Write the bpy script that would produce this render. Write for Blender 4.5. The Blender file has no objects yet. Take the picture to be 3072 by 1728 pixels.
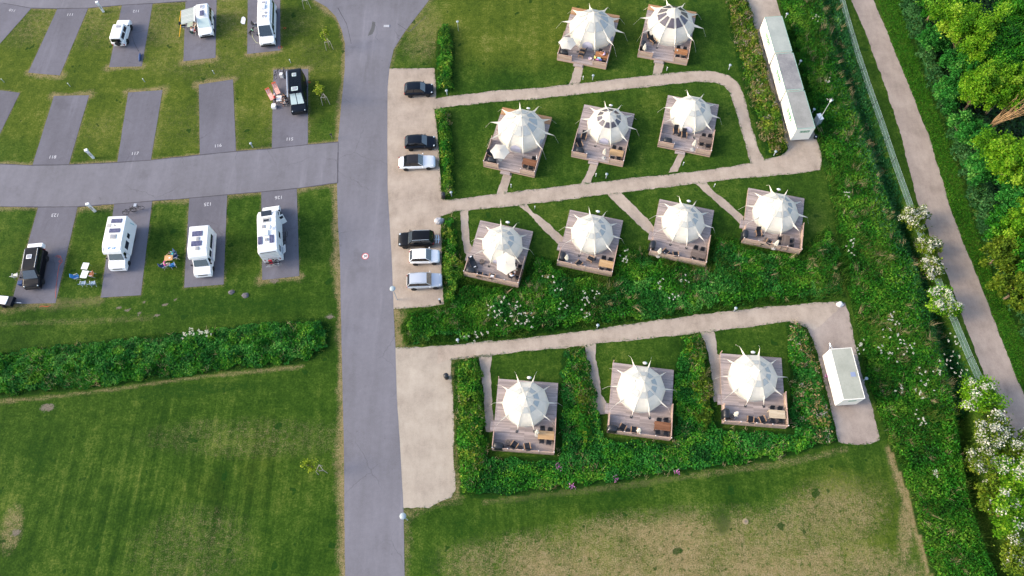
import bpy, bmesh, math, random
import numpy as np
from mathutils import Vector, Matrix
from mathutils.geometry import tessellate_polygon

random.seed(7)
RNG = np.random.default_rng(11)
R = math.radians
SC = bpy.context.scene
COL = SC.collection

# ------------------------------------------------------------------ camera, sky, sun, exposure
CAM_H, CAM_F, NADIR = 78.0, 2200.0, (1575.0, 1845.0)          # height in metres, focal length and nadir in photo pixels
_d = np.array([(NADIR[0] - 1536) / CAM_F, -(NADIR[1] - 864) / CAM_F, -1.0])
_up = -_d / np.linalg.norm(_d)
_ax = np.array([1.0, 0, 0]) - _up * _up[0]
_ax /= np.linalg.norm(_ax)
_ay = np.cross(_up, _ax)
W2C = np.array([_ax, _ay, _up])                               # rows: world axes seen from the camera
cam_data = bpy.data.cameras.new("camera")
cam = bpy.data.objects.new("camera", cam_data)
COL.objects.link(cam)
cam.matrix_world = Matrix(np.vstack([np.column_stack([W2C, [0, 0, CAM_H]]), [0, 0, 0, 1]]).tolist())
cam_data.sensor_width = 36.0
cam_data.lens = CAM_F / 3072 * 36.0
cam_data.clip_end = 3000
SC.camera = cam

SUN_EL, SUN_AZ = R(27), R(183)       # azimuth of the sun, counted from +X anticlockwise: low on the left
world = bpy.data.worlds.new("World")
SC.world = world
world.use_nodes = True
wn = world.node_tree.nodes
wn.clear()
sky = wn.new("ShaderNodeTexSky")
sky.sky_type = 'NISHITA'
sky.sun_disc = False
sky.sun_elevation = SUN_EL
sky.dust_density = 3.0
sky.ozone_density = .6
sky.sun_rotation = math.pi / 2 - SUN_AZ
bg = wn.new("ShaderNodeBackground")
bg.inputs[1].default_value = 0.15
wo = wn.new("ShaderNodeOutputWorld")
world.node_tree.links.new(sky.outputs[0], bg.inputs[0])
world.node_tree.links.new(bg.outputs[0], wo.inputs[0])
sun_data = bpy.data.lights.new("sun", 'SUN')
sun_data.energy = 1.05
sun_data.angle = R(18)
sun_data.color = (1.0, 0.86, 0.68)
sun = bpy.data.objects.new("sun", sun_data)
COL.objects.link(sun)
sdir = Vector((math.cos(SUN_AZ) * math.cos(SUN_EL), math.sin(SUN_AZ) * math.cos(SUN_EL), math.sin(SUN_EL)))
sun.rotation_euler = sdir.to_track_quat('Z', 'Y').to_euler()
sun.location = (-60, 0, 60)
SC.view_settings.view_transform = 'Standard'
SC.view_settings.look = 'None'
SC.view_settings.exposure = 1.52
SC.view_settings.gamma = 1.0
SC.cycles.max_bounces = 5
SC.cycles.transparent_max_bounces = 8

# ------------------------------------------------------------------ where a thing stands: photo pixel -> point on the plane z
def src(x, y, z=0.0):
    d = W2C @ np.array([(x - 1536) / CAM_F, -(y - 864) / CAM_F, -1.0])
    t = (z - CAM_H) / d[2]
    return Vector((d[0] * t, d[1] * t, z))
def dsp(x, y, z=0.0):
    return src(x * 1.192547, y * 1.192547, z)
CROP = {'a': (1620, 0, 4.529), 'b': (1420, 280, 4.528), 'c': (1900, 240, 5.5725), 'd': (1380, 600, 4.831), 'e': (1900, 540, 4.441),
        'g': (1400, 1060, 4.261), 'h': (1760, 1020, 4.261), 'i': (2100, 1000, 4.261), 'k': (2220, 0, 3.018), 't': (2380, 940, 3.45),
        '1': (0, 0, 4.262), '2': (500, 0, 4.262), '3': (0, 240, 4.262), '4': (500, 180, 4.262), '5': (0, 580, 4.14), '6': (480, 560, 4.14),
        'p': (1150, 180, 3.45), 'q': (1150, 600, 3.623), 's': (1180, 860, 1.84), 'w': (2480, 0, 2.4155), 'x': (2480, 560, 2.4155), 'y': (2480, 1128, 2.4155),
        'v': (800, 200, 10.354), 'u': (1660, 100, 12.075), 'o': (1380, 760, 11.709), 'm': (470, 720, 14.49), 'n': (190, 760, 12.075), 'r': (770, 600, 6.585),
        'j': (710, 0, 9.053), 'l': (520, 0, 11.143), 'z': (1180, 1060, 1.84), 'f': (0, 880, 1.7085), 'N': (960, 0, 5.174)}
def K(c, x, y, z=0.0):
    ox, oy, s = CROP[c]
    return src(ox + x / s, oy + y / s, z)

# ------------------------------------------------------------------ helpers
def link(o):
    COL.objects.link(o)
    return o
class MB:
    """collects shapes; build() links them as ONE mesh object"""
    def __init__(s):
        s.v, s.f, s.m = [], [], []
    def add(s, vs, fs, mi=0):
        n = len(s.v)
        s.v += [tuple(p) for p in vs]
        s.f += [tuple(i + n for i in f) for f in fs]
        s.m += [mi] * len(fs)
        return s
    def box(s, c, d, rz=0.0, mi=0, M=None, tap=1.0):
        x, y, z = d[0] / 2, d[1] / 2, d[2] / 2
        vs = []
        for k in (-1, 1):
            t = tap if k > 0 else 1.0
            for a, b in ((-1, -1), (1, -1), (1, 1), (-1, 1)):
                p = Vector((a * x * t, b * y * t, k * z))
                if M: p = M @ p
                p = Matrix.Rotation(rz, 3, 'Z') @ p + Vector(c)
                vs.append(p)
        return s.add(vs, [(3, 2, 1, 0), (4, 5, 6, 7), (0, 1, 5, 4), (1, 2, 6, 5), (2, 3, 7, 6), (3, 0, 4, 7)], mi)
    def tube(s, a, b, r0, r1=None, n=6, mi=0, cap=True):
        a, b = Vector(a), Vector(b)
        r1 = r0 if r1 is None else r1
        d = (b - a).normalized()
        u = d.orthogonal().normalized(); w = d.cross(u)
        vs = []
        for p, r in ((a, r0), (b, r1)):
            for i in range(n):
                t = 2 * math.pi * i / n
                vs.append(p + (u * math.cos(t) + w * math.sin(t)) * r)
        fs = [(i, (i + 1) % n, n + (i + 1) % n, n + i) for i in range(n)]
        if cap: fs += [tuple(range(n - 1, -1, -1)), tuple(range(n, 2 * n))]
        return s.add(vs, fs, mi)
    def path(s, pts, r, n=5, mi=0):
        for a, b in zip(pts[:-1], pts[1:]):
            s.tube(a, b, r, r, n, mi)
        return s
    def lathe(s, prof, c=(0, 0, 0), n=14, mi=0, cap=True):
        """prof: (radius, z) from bottom to top"""
        vs, fs = [], []
        for r, z in prof:
            for i in range(n):
                t = 2 * math.pi * i / n
                vs.append((c[0] + r * math.cos(t), c[1] + r * math.sin(t), c[2] + z))
        for k in range(len(prof) - 1):
            for i in range(n):
                j = (i + 1) % n
                fs.append((k * n + i, k * n + j, (k + 1) * n + j, (k + 1) * n + i))
        if cap:
            fs.append(tuple(range(n - 1, -1, -1)))
            fs.append(tuple(range((len(prof) - 1) * n, len(prof) * n)))
        return s.add(vs, fs, mi)
    def loft(s, rings, mi=0, cap=True, closed=True):
        n = len(rings[0])
        vs = [p for r in rings for p in r]
        fs = []
        for k in range(len(rings) - 1):
            for i in range(n if closed else n - 1):
                j = (i + 1) % n
                fs.append((k * n + i, k * n + j, (k + 1) * n + j, (k + 1) * n + i))
        if cap:
            fs.append(tuple(range(n - 1, -1, -1)))
            fs.append(tuple(range((len(rings) - 1) * n, len(rings) * n)))
        return s.add(vs, fs, mi)
    def quad(s, *p, mi=0):
        return s.add(p, [tuple(range(len(p)))], mi)
    def slab(s, pts, thick, mi=0):
        """a polygon in space given thickness along its normal"""
        P = [Vector(p) for p in pts]
        nrm = (P[1] - P[0]).cross(P[-1] - P[0]).normalized()
        n = len(P)
        vs = P + [p + nrm * thick for p in P]
        fs = [tuple(range(n - 1, -1, -1)), tuple(range(n, 2 * n))] + [(i, (i + 1) % n, n + (i + 1) % n, n + i) for i in range(n)]
        return s.add(vs, fs, mi)
    def ell(s, c, r, nu=10, nv=6, mi=0, z0=-1.0, M=None):
        rings = []
        vs, fs = [], []
        for k in range(nv + 1):
            ph = math.asin(max(-1, z0)) + (math.pi / 2 - math.asin(max(-1, z0))) * k / nv
            for i in range(nu):
                t = 2 * math.pi * i / nu
                p = Vector((r[0] * math.cos(ph) * math.cos(t), r[1] * math.cos(ph) * math.sin(t), r[2] * math.sin(ph)))
                if M: p = M @ p
                vs.append(p + Vector(c))
        for k in range(nv):
            for i in range(nu):
                j = (i + 1) % nu
                fs.append((k * nu + i, k * nu + j, (k + 1) * nu + j, (k + 1) * nu + i))
        return s.add(vs, fs, mi)
    def mesh(s, name, mats, smooth=False, bevel=0.0):
        me = bpy.data.meshes.new(name)
        me.from_pydata(s.v, [], s.f)
        for m in (mats if isinstance(mats, (list, tuple)) else [mats]):
            me.materials.append(m)
        me.polygons.foreach_set("material_index", s.m)
        if bevel:
            bm = bmesh.new(); bm.from_mesh(me)
            bmesh.ops.remove_doubles(bm, verts=bm.verts, dist=1e-5)
            ed = [e for e in bm.edges if len(e.link_faces) == 2 and e.calc_face_angle(0) > 0.35]
            bmesh.ops.bevel(bm, geom=ed, offset=bevel, segments=2, affect='EDGES', profile=0.6)
            bm.normal_update()
            bm.to_mesh(me); bm.free()
        if smooth:
            me.polygons.foreach_set("use_smooth", [True] * len(me.polygons))
        me.update()
        return me
    def build(s, name, mats, parent=None, smooth=False, bevel=0.0):
        o = link(bpy.data.objects.new(name, s.mesh(name, mats, smooth, bevel)))
        if parent: o.parent = parent
        return o
def tag(o, label=None, cat=None, group=None, kind=None):
    if label: o["label"] = label
    if cat: o["category"] = cat
    if group: o["group"] = group
    if kind: o["kind"] = kind
    return o
def thing(name, label, cat, loc=(0, 0, 0), rz=0.0, group=None):
    o = link(bpy.data.objects.new(name, None))
    o.location = loc; o.rotation_euler = (0, 0, rz)
    o.empty_display_size = 0.3
    return tag(o, label, cat, group)
def copy_tree(o, loc=None, rz=None, label=None, group=None):
    """a copy of a thing with copies of its parts and sub-parts"""
    r = o.copy(); COL.objects.link(r)
    for ch in list(o.children):
        c = ch.copy(); COL.objects.link(c); c.parent = r
        for g in list(ch.children):
            d = g.copy(); COL.objects.link(d); d.parent = c
    if loc is not None: r.location = loc
    if rz is not None: r.rotation_euler = (0, 0, rz)
    if label: r["label"] = label
    if group: r["group"] = group
    return r
class Proto:
    """first place() moves the original, later ones copy it with its parts"""
    def __init__(s, o): s.o, s.used = o, False
    def place(s, loc, rz, label, group=None, scale=None):
        if s.used: r = copy_tree(s.o)
        else: r = s.o; s.used = True
        r.location = loc; r.rotation_euler = (0, 0, rz); r["label"] = label
        if group: r["group"] = group
        if scale: r.scale = (scale,) * 3 if not isinstance(scale, tuple) else scale
        return r
def heading(a, b):
    return math.atan2(b[1] - a[1], b[0] - a[0])

# ---- value noise for shapes and planting
_LAT = np.random.default_rng(3).random((256, 256))
def vnoise(x, y, s=1.0, off=0.0):
    x = np.asarray(x, float) / s + 100 + off; y = np.asarray(y, float) / s + 100 + off * 1.7
    xi, yi = np.floor(x).astype(int), np.floor(y).astype(int)
    fx, fy = x - xi, y - yi
    fx = fx * fx * (3 - 2 * fx); fy = fy * fy * (3 - 2 * fy)
    g = lambda i, j: _LAT[i % 256, j % 256]
    return (g(xi, yi) * (1 - fx) + g(xi + 1, yi) * fx) * (1 - fy) + (g(xi, yi + 1) * (1 - fx) + g(xi + 1, yi + 1) * fx) * fy
def fbm(x, y, s, off=0.0):
    return (vnoise(x, y, s, off) + .5 * vnoise(x, y, s / 2.1, off + 9) + .25 * vnoise(x, y, s / 4.3, off + 21)) / 1.75
def inside(P, poly):
    x, y = P[:, 0], P[:, 1]
    r = np.zeros(len(P), bool)
    n = len(poly)
    for i in range(n):
        x0, y0 = poly[i][0], poly[i][1]; x1, y1 = poly[i - 1][0], poly[i - 1][1]
        c = ((y0 > y) != (y1 > y)) & (x < (x1 - x0) * (y - y0) / (y1 - y0 + 1e-12) + x0)
        r ^= c
    return r
def seg_dist(P, line, closed=False):
    d = np.full(len(P), 1e9)
    n = len(line)
    for i in range(n if closed else n - 1):
        a = np.array(line[i][:2]); b = np.array(line[(i + 1) % n][:2])
        ab = b - a
        t = np.clip(((P - a) @ ab) / max(ab @ ab, 1e-9), 0, 1)
        d = np.minimum(d, np.hypot(*(P - a - t[:, None] * ab).T))
    return d
def sample(poly, dens):
    A = np.array([(p[0], p[1]) for p in poly])
    lo, hi = A.min(0), A.max(0)
    n = int((hi[0] - lo[0]) * (hi[1] - lo[1]) * dens)
    P = lo + RNG.random((n, 2)) * (hi - lo)
    return P[inside(P, A)]

# ------------------------------------------------------------------ materials
def new_mat(name):
    m = bpy.data.materials.new(name); m.use_nodes = True
    nt = m.node_tree
    b = nt.nodes["Principled BSDF"]
    return m, nt, b
def lin(h):
    """sRGB hex -> linear colour"""
    c = [int(h[i:i + 2], 16) / 255 for i in (0, 2, 4)]
    return tuple(x / 12.92 if x <= .04045 else ((x + .055) / 1.055) ** 2.4 for x in c)
def plain(name, col, rough=0.6, metal=0.0, var=0.12, scale=6.0, spec=0.4, coat=0.0, bump=0.0):
    """a paint, plastic or cloth with a slight unevenness of its own"""
    m, nt, b = new_mat(name)
    N, L = nt.nodes, nt.links
    tc = N.new("ShaderNodeTexCoord")
    no = N.new("ShaderNodeTexNoise"); no.inputs["Scale"].default_value = scale; no.inputs["Detail"].default_value = 4
    mr = N.new("ShaderNodeMapRange"); mr.inputs[3].default_value = 1 - var; mr.inputs[4].default_value = 1 + var
    mx = N.new("ShaderNodeMix"); mx.data_type = 'RGBA'; mx.blend_type = 'MULTIPLY'; mx.inputs[0].default_value = 1
    mx.inputs[6].default_value = (*col, 1)
    cb = N.new("ShaderNodeCombineColor")
    L.new(tc.outputs["Object"], no.inputs["Vector"]); L.new(no.outputs[0], mr.inputs[0])
    for i in range(3): L.new(mr.outputs[0], cb.inputs[i])
    L.new(cb.outputs[0], mx.inputs[7]); L.new(mx.outputs[2], b.inputs["Base Color"])
    b.inputs["Roughness"].default_value = rough; b.inputs["Metallic"].default_value = metal
    b.inputs["Specular IOR Level"].default_value = spec; b.inputs["Coat Weight"].default_value = coat
    if bump:
        bp = N.new("ShaderNodeBump"); bp.inputs["Strength"].default_value = bump; bp.inputs["Distance"].default_value = .02
        L.new(no.outputs[0], bp.inputs["Height"]); L.new(bp.outputs[0], b.inputs["Normal"])
    return m
DIM = .73
def ramp(N, stops, k=DIM):
    r = N.new("ShaderNodeValToRGB")
    e = r.color_ramp.elements
    while len(e) < len(stops): e.new(0.5)
    for i, (p, c) in enumerate(stops):
        e[i].position = p; e[i].color = (*(x * k for x in c), 1)
    return r
def noise(N, L, vec, scale, detail=4, rough=.55, stretch=None):
    no = N.new("ShaderNodeTexNoise"); no.inputs["Scale"].default_value = scale
    no.inputs["Detail"].default_value = detail; no.inputs["Roughness"].default_value = rough
    if stretch:
        mp = N.new("ShaderNodeMapping"); mp.inputs["Scale"].default_value = stretch[:3]
        if len(stretch) > 3: mp.inputs["Rotation"].default_value[2] = stretch[3]
        L.new(vec, mp.inputs[0]); L.new(mp.outputs[0], no.inputs["Vector"])
    else: L.new(vec, no.inputs["Vector"])
    return no.outputs[0]
def math_n(N, L, op, a, b=None, clamp=False):
    m = N.new("ShaderNodeMath"); m.operation = op; m.use_clamp = clamp
    for i, v in enumerate((a, b)):
        if v is None: continue
        if isinstance(v, (int, float)): m.inputs[i].default_value = v
        else: L.new(v, m.inputs[i])
    return m.outputs[0]
def mixc(N, L, f, a, b, mode='MIX'):
    m = N.new("ShaderNodeMix"); m.data_type = 'RGBA'; m.blend_type = mode
    for i, v in ((0, f), (6, a), (7, b)):
        if isinstance(v, (int, float)): m.inputs[i].default_value = v
        elif isinstance(v, tuple): m.inputs[i].default_value = (*v, 1)
        else: L.new(v, m.inputs[i])
    return m.outputs[2]
def smooth_n(N, L, x, lo, hi):
    m = N.new("ShaderNodeMapRange"); m.interpolation_type = 'SMOOTHSTEP'
    m.inputs[1].default_value = lo; m.inputs[2].default_value = hi
    L.new(x, m.inputs[0]); return m.outputs[0]

def foliage(name, stops, trans=0.25, rough=0.7):
    """leaves whose own colour varies from leaf to leaf (attribute «tint»)"""
    m, nt, b = new_mat(name)
    N, L = nt.nodes, nt.links
    at = N.new("ShaderNodeAttribute"); at.attribute_name = "tint"
    rp = ramp(N, stops)
    L.new(at.outputs["Fac"], rp.inputs[0]); L.new(rp.outputs[0], b.inputs["Base Color"])
    b.inputs["Roughness"].default_value = rough; b.inputs["Specular IOR Level"].default_value = .2
    tr = N.new("ShaderNodeBsdfTranslucent"); L.new(rp.outputs[0], tr.inputs[0])
    ms = N.new("ShaderNodeMixShader"); ms.inputs[0].default_value = trans
    L.new(b.outputs[0], ms.inputs[1]); L.new(tr.outputs[0], ms.inputs[2])
    L.new(ms.outputs[0], N["Material Output"].inputs[0])
    return m
def poly_mesh(name, V, k, tint, mat):
    """V: (n, k, 3) free polygons with a tint each"""
    n = len(V)
    me = bpy.data.meshes.new(name)
    me.vertices.add(n * k); me.loops.add(n * k); me.polygons.add(n)
    me.vertices.foreach_set("co", np.ascontiguousarray(V, dtype=np.float32).ravel())
    me.loops.foreach_set("vertex_index", np.arange(n * k, dtype=np.int32))
    me.polygons.foreach_set("loop_start", np.arange(0, n * k, k, dtype=np.int32))
    at = me.attributes.new("tint", 'FLOAT', 'POINT')
    at.data.foreach_set("value", np.repeat(np.asarray(tint, np.float32), k))
    for m in (mat if isinstance(mat, (list, tuple)) else [mat]): me.materials.append(m)
    me.update(); me.validate()
    return me
def leaf_quads(C, size, up=0.5, asp=0.6):
    """one diamond-shaped leaf per centre, facing mostly upwards by «up»"""
    n = len(C)
    nr = RNG.normal(size=(n, 3)); nr /= np.linalg.norm(nr, axis=1)[:, None]
    nr[:, 2] = np.abs(nr[:, 2]) + up; nr /= np.linalg.norm(nr, axis=1)[:, None]
    a = np.cross(nr, RNG.normal(size=(n, 3))); a /= np.linalg.norm(a, axis=1)[:, None]
    b = np.cross(nr, a)
    s = (size * (0.6 + 0.8 * RNG.random(n)))[:, None] if np.isscalar(size) else size[:, None]
    return np.stack([C - a * s, C - b * s * asp, C + a * s, C + b * s * asp], 1)
def blades(P, z0, h, w, lean=0.35, n_per=6, spread=0.12, wind=(0, 0)):
    """fans of grass blades: triangles"""
    n = len(P) * n_per
    base = np.repeat(P, n_per, 0) + RNG.normal(size=(n, 2)) * spread
    z = np.repeat(np.broadcast_to(z0, len(P)), n_per); hh = np.repeat(np.broadcast_to(h, len(P)), n_per) * (0.6 + 0.6 * RNG.random(n))
    t = RNG.random(n) * 2 * np.pi
    wv = np.stack([np.cos(t), np.sin(t), np.zeros(n)], 1) * (w * (0.6 + .8 * RNG.random(n)))[:, None]
    l = RNG.normal(size=(n, 2)) * lean + np.array(wind)
    b3 = np.column_stack([base, z]); tip = np.column_stack([base + l * hh[:, None], z + hh])
    return np.stack([b3 - wv, b3 + wv, tip], 1)
# ------------------------------------------------------------------ planted zones (photo coordinates at display scale)
ZN = dict(
 h1=[(1100, 75), (1118, 62), (1138, 66), (1146, 120), (1142, 232), (1120, 238), (1100, 232), (1097, 150)],
 h2=[(1094, 282), (1112, 276), (1134, 282), (1140, 380), (1146, 488), (1122, 494), (1110, 480), (1104, 380)],
 h3=[(1112, 560), (1128, 545), (1146, 542), (1152, 600), (1163, 650), (1172, 688), (1160, 740), (1140, 768), (1118, 766), (1112, 660)],
 h4=[(1818, -20), (1872, -20), (1896, 45), (1912, 110), (1938, 205), (1966, 300), (1978, 345), (1980, 378), (1952, 394), (1928, 390), (1908, 350), (1886, 265), (1868, 205), (1845, 110), (1828, 40)],
 h5=[(-40, 892), (150, 866), (400, 842), (600, 818), (760, 803), (815, 800), (836, 830), (824, 882), (760, 914), (600, 931), (450, 949), (250, 975), (0, 1000), (-40, 1004)],
 h6=[(1140, 915), (1165, 902), (1205, 900), (1215, 940), (1222, 1080), (1232, 1150), (1215, 1225), (1190, 1252), (1160, 1245), (1150, 1130), (1142, 1000)],
 h7=[(1418, 884), (1474, 873), (1490, 960), (1502, 1040), (1492, 1130), (1455, 1150), (1442, 1020)],
 h8=[(1712, 850), (1765, 840), (1790, 950), (1802, 1040), (1782, 1098), (1750, 1100), (1735, 980)],
 h9=[(1972, 812), (2010, 808), (2040, 860), (2064, 960), (2104, 1108), (2060, 1128), (2015, 1100), (2000, 1000), (1990, 900)],
 bed=[(1160, 1100), (1228, 1090), (1234, 1146), (1400, 1152), (1404, 960), (1416, 884), (1476, 876), (1512, 1030), (1523, 1100), (1690, 1115), (1692, 950), (1716, 855), (1764, 844), (1800, 1060), (1812, 1075), (1985, 1085), (1985, 960), (1978, 820), (2018, 815), (2072, 960), (2106, 1113), (1950, 1158), (1750, 1185), (1550, 1213), (1400, 1234), (1190, 1257), (1160, 1240)],
 meadow=[(1018, 868), (1008, 820), (1030, 787), (1118, 774), (1166, 698), (1182, 708), (1305, 730), (1340, 640), (1398, 655), (1402, 676), (1530, 704), (1556, 620), (1630, 630), (1634, 644), (1780, 676), (1796, 590), (1850, 600), (1868, 618), (2012, 644), (2030, 610), (2085, 570), (2120, 640), (2120, 744), (2050, 756), (1900, 771), (1750, 789), (1500, 821), (1300, 849), (1150, 861)],
 strip=[(1956, -30), (2104, -30), (2110, 0), (2150, 140), (2208, 310), (2272, 500), (2325, 645), (2388, 810), (2465, 990), (2430, 1090), (2445, 1250), (2540, 1500), (2362, 1500), (2330, 1400), (2282, 1230), (2232, 1105), (2172, 930), (2146, 790), (2122, 690), (2094, 520), (2072, 420), (2056, 345), (2008, 170), (1972, 50)],
 bramble=[(2245, -40), (2312, -40), (2335, 90), (2370, 190), (2412, 290), (2460, 400), (2502, 500), (2535, 600), (2585, 735), (2640, 880), (2720, 1050), (2680, 1080), (2600, 920), (2545, 800), (2486, 670), (2442, 555), (2408, 440), (2374, 340), (2336, 245), (2296, 130), (2268, 40)],
 verge=[(2196, -40), (2248, -40), (2272, 40), (2300, 130), (2340, 245), (2378, 340), (2412, 440), (2446, 555), (2488, 670), (2545, 800), (2600, 920), (2680, 1080), (2640, 1140), (2556, 950), (2510, 830), (2463, 705), (2422, 610), (2383, 500), (2338, 345), (2288, 220), (2236, 90)],
 wood=[(2290, -40), (2700, -40), (2760, 900), (2660, 880), (2592, 735), (2540, 600), (2507, 500), (2465, 400), (2416, 288), (2374, 188), (2340, 90), (2316, -40)],
)
ZW = {k: [dsp(*p) for p in v] for k, v in ZN.items()}
# ------------------------------------------------------------------ the ground: one sheet to the horizon
M_asphalt_main = M_asphalt = None
def asphalt(name, c0, c1):
    m, nt, b = new_mat(name); N, L = nt.nodes, nt.links
    v = N.new("ShaderNodeNewGeometry").outputs["Position"]
    big = noise(N, L, v, .09, 4, .6)
    streak = noise(N, L, v, .7, 3, .6, (1, .12, 1))
    fine = noise(N, L, v, 14, 3, .8)
    mid = noise(N, L, v, 1.7, 5, .7)
    f = math_n(N, L, 'ADD', math_n(N, L, 'MULTIPLY', big, .35), math_n(N, L, 'MULTIPLY', streak, .2))
    f = math_n(N, L, 'ADD', f, math_n(N, L, 'MULTIPLY', fine, .3)); f = math_n(N, L, 'ADD', f, math_n(N, L, 'MULTIPLY', mid, .18))
    rp = ramp(N, [(.36, c0), (.68, c1)])
    L.new(f, rp.inputs[0])
    blot = smooth_n(N, L, noise(N, L, v, .22, 5, .65), .56, .70)
    wear = smooth_n(N, L, noise(N, L, v, .5, 4, .7, (1, .10, 1)), .55, .75)
    spot = smooth_n(N, L, noise(N, L, v, 1.3, 3, .5), .70, .76)
    vo = N.new("ShaderNodeTexVoronoi"); vo.feature = 'DISTANCE_TO_EDGE'; vo.inputs["Scale"].default_value = .16; vo.inputs["Randomness"].default_value = 1
    wv = N.new("ShaderNodeVectorMath"); wv.operation = 'ADD'
    nv = N.new("ShaderNodeTexNoise"); nv.inputs["Scale"].default_value = .8; nv.inputs["Detail"].default_value = 5
    L.new(v, nv.inputs["Vector"]); L.new(v, wv.inputs[0]); L.new(nv.outputs["Color"], wv.inputs[1]); L.new(wv.outputs[0], vo.inputs["Vector"])
    crk = math_n(N, L, 'MULTIPLY', math_n(N, L, 'LESS_THAN', vo.outputs["Distance"], .006), smooth_n(N, L, noise(N, L, v, .12, 2, .5), .5, .6))
    c = mixc(N, L, math_n(N, L, 'MULTIPLY', blot, .35), rp.outputs[0], tuple(x * .62 for x in c0))
    c = mixc(N, L, math_n(N, L, 'MULTIPLY', wear, .28), c, tuple(x * .95 for x in c1))
    c = mixc(N, L, math_n(N, L, 'MULTIPLY', math_n(N, L, 'MAXIMUM', spot, crk), .30), c, tuple(x * .4 for x in c0))
    L.new(c, b.inputs["Base Color"])
    b.inputs["Roughness"].default_value = .9; b.inputs["Specular IOR Level"].default_value = .15
    return m
def gravel(name, stops):
    m, nt, b = new_mat(name); N, L = nt.nodes, nt.links
    v = N.new("ShaderNodeNewGeometry").outputs["Position"]
    f = math_n(N, L, 'ADD', math_n(N, L, 'MULTIPLY', noise(N, L, v, .35, 6, .7), .62), math_n(N, L, 'MULTIPLY', noise(N, L, v, 9, 4, .8), .34))
    f = math_n(N, L, 'ADD', f, math_n(N, L, 'MULTIPLY', noise(N, L, v, 1.6, 4, .7, (1, .35, 1, .1)), .24))
    f = math_n(N, L, 'SUBTRACT', f, .1)
    rp = ramp(N, stops); L.new(f, rp.inputs[0])
    sp = smooth_n(N, L, noise(N, L, v, 22, 2, .5), .66, .72)
    c = mixc(N, L, math_n(N, L, 'MULTIPLY', sp, .35), rp.outputs[0], lin('5c5248'))
    L.new(c, b.inputs["Base Color"])
    b.inputs["Roughness"].default_value = .95; b.inputs["Specular IOR Level"].default_value = .1
    bp = N.new("ShaderNodeBump"); bp.inputs["Strength"].default_value = .4; bp.inputs["Distance"].default_value = .03
    L.new(noise(N, L, v, 12, 3, .7), bp.inputs["Height"]); L.new(bp.outputs[0], b.inputs["Normal"])
    return m
M_road = asphalt("asphalt_road", lin('6a696e'), lin('8b8a94'))
M_pitch = asphalt("asphalt_pitch", lin('605f66'), lin('7f7e89'))
M_gravel = gravel("gravel", [(.3, lin('8e8174')), (.5, lin('b2a496')), (.7, lin('c9bbab'))])
M_gravel_pale = gravel("gravel_pale", [(.3, lin('978b80')), (.5, lin('b3a89a')), (.7, lin('c6bbac'))])
M_track = gravel("gravel_track", [(.3, lin('867a72')), (.5, lin('a69990')), (.7, lin('bcafa4'))])

def world_poly(pts):
    return [dsp(*p) if len(p) == 2 else K(*p) for p in pts]
def roughen(P, amp, step=0.5):
    out = []
    n = len(P)
    for i in range(n):
        a, b = Vector(P[i]).to_2d(), Vector(P[(i + 1) % n]).to_2d()
        k = max(1, int((b - a).length / step))
        for j in range(k):
            p = a.lerp(b, j / k)
            if amp and j:
                d = (b - a).normalized()
                nz = (float(fbm(p.x, p.y, 1.4, i * 3)) - .5) * 2 * amp + random.uniform(-.35, .35) * amp
                p = p + Vector((-d.y, d.x)) * nz
            out.append(p)
    return out
def sheet(name, P, mat, z, amp=0.0, parent=None, step=.5):
    Q = roughen(P, amp, step) if amp else [Vector(p).to_2d() for p in P]
    V = [Vector((p.x, p.y, z)) for p in Q]
    tris = tessellate_polygon([V])
    m = MB(); m.add(V, [tuple(t) for t in tris])
    me = m.mesh(name, mat)
    bm = bmesh.new(); bm.from_mesh(me)
    for f in bm.faces:
        f.normal_update()
        if f.normal.z < 0: f.normal_flip()
    bm.to_mesh(me); bm.free()
    o = link(bpy.data.objects.new(name, me))
    if parent: o.parent = parent
    return o
def structure(o, label=None):
    o["kind"] = 'structure'
    if label: o["label"] = label
    return o

MAIN = world_poly([(700, -120), (700, -6), (790, 0), (822, 18), (845, 42), (860, 75), (868, 110), (867, 180), (858, 270), (851, 350), (848, 460), (850, 560), (855, 640), (858, 800),
    (860, 900), (865, 1100), (868, 1449), (870, 1560), (1021, 1560), (1018, 1449), (1015, 1280), (1005, 1100), (998, 1000), (995, 880), (990, 780), (985, 640), (975, 480),
    (974, 350), (975, 220), (980, 170), (990, 125), (1015, 85), (1045, 45), (1072, 10), (1082, -4), (1150, -120)])
structure(sheet("main_road", MAIN, M_road, .016, .02), "grey asphalt road running straight through the campsite")
TOPR = world_poly([(-150, -120), (-150, -4), (8, 8), (79, 20.5), (144, 22), (222, 20.5), (307, 13), (384, 9), (470, 3), (544, -3), (623, -6), (704, -9), (702, -120)])
structure(sheet("upper_road", TOPR, M_road, .012, .02), "asphalt lane along the heads of the upper pitches")
SIDE = world_poly([(-150, 405), (0, 412.7), (79, 416), (173, 414.7), (293, 409), (380, 402.8), (503, 390), (593, 381), (683, 374), (774, 364), (851, 357.6), (853, 410), (850, 460),
    (747, 474), (657, 483), (572, 490), (475, 499), (384, 505.6), (287, 513.7), (195, 520), (96, 521), (0, 520), (-150, 512)])
structure(sheet("side_road", SIDE, M_road, .012, .02), "asphalt lane between the two lower rows of pitches")
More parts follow.
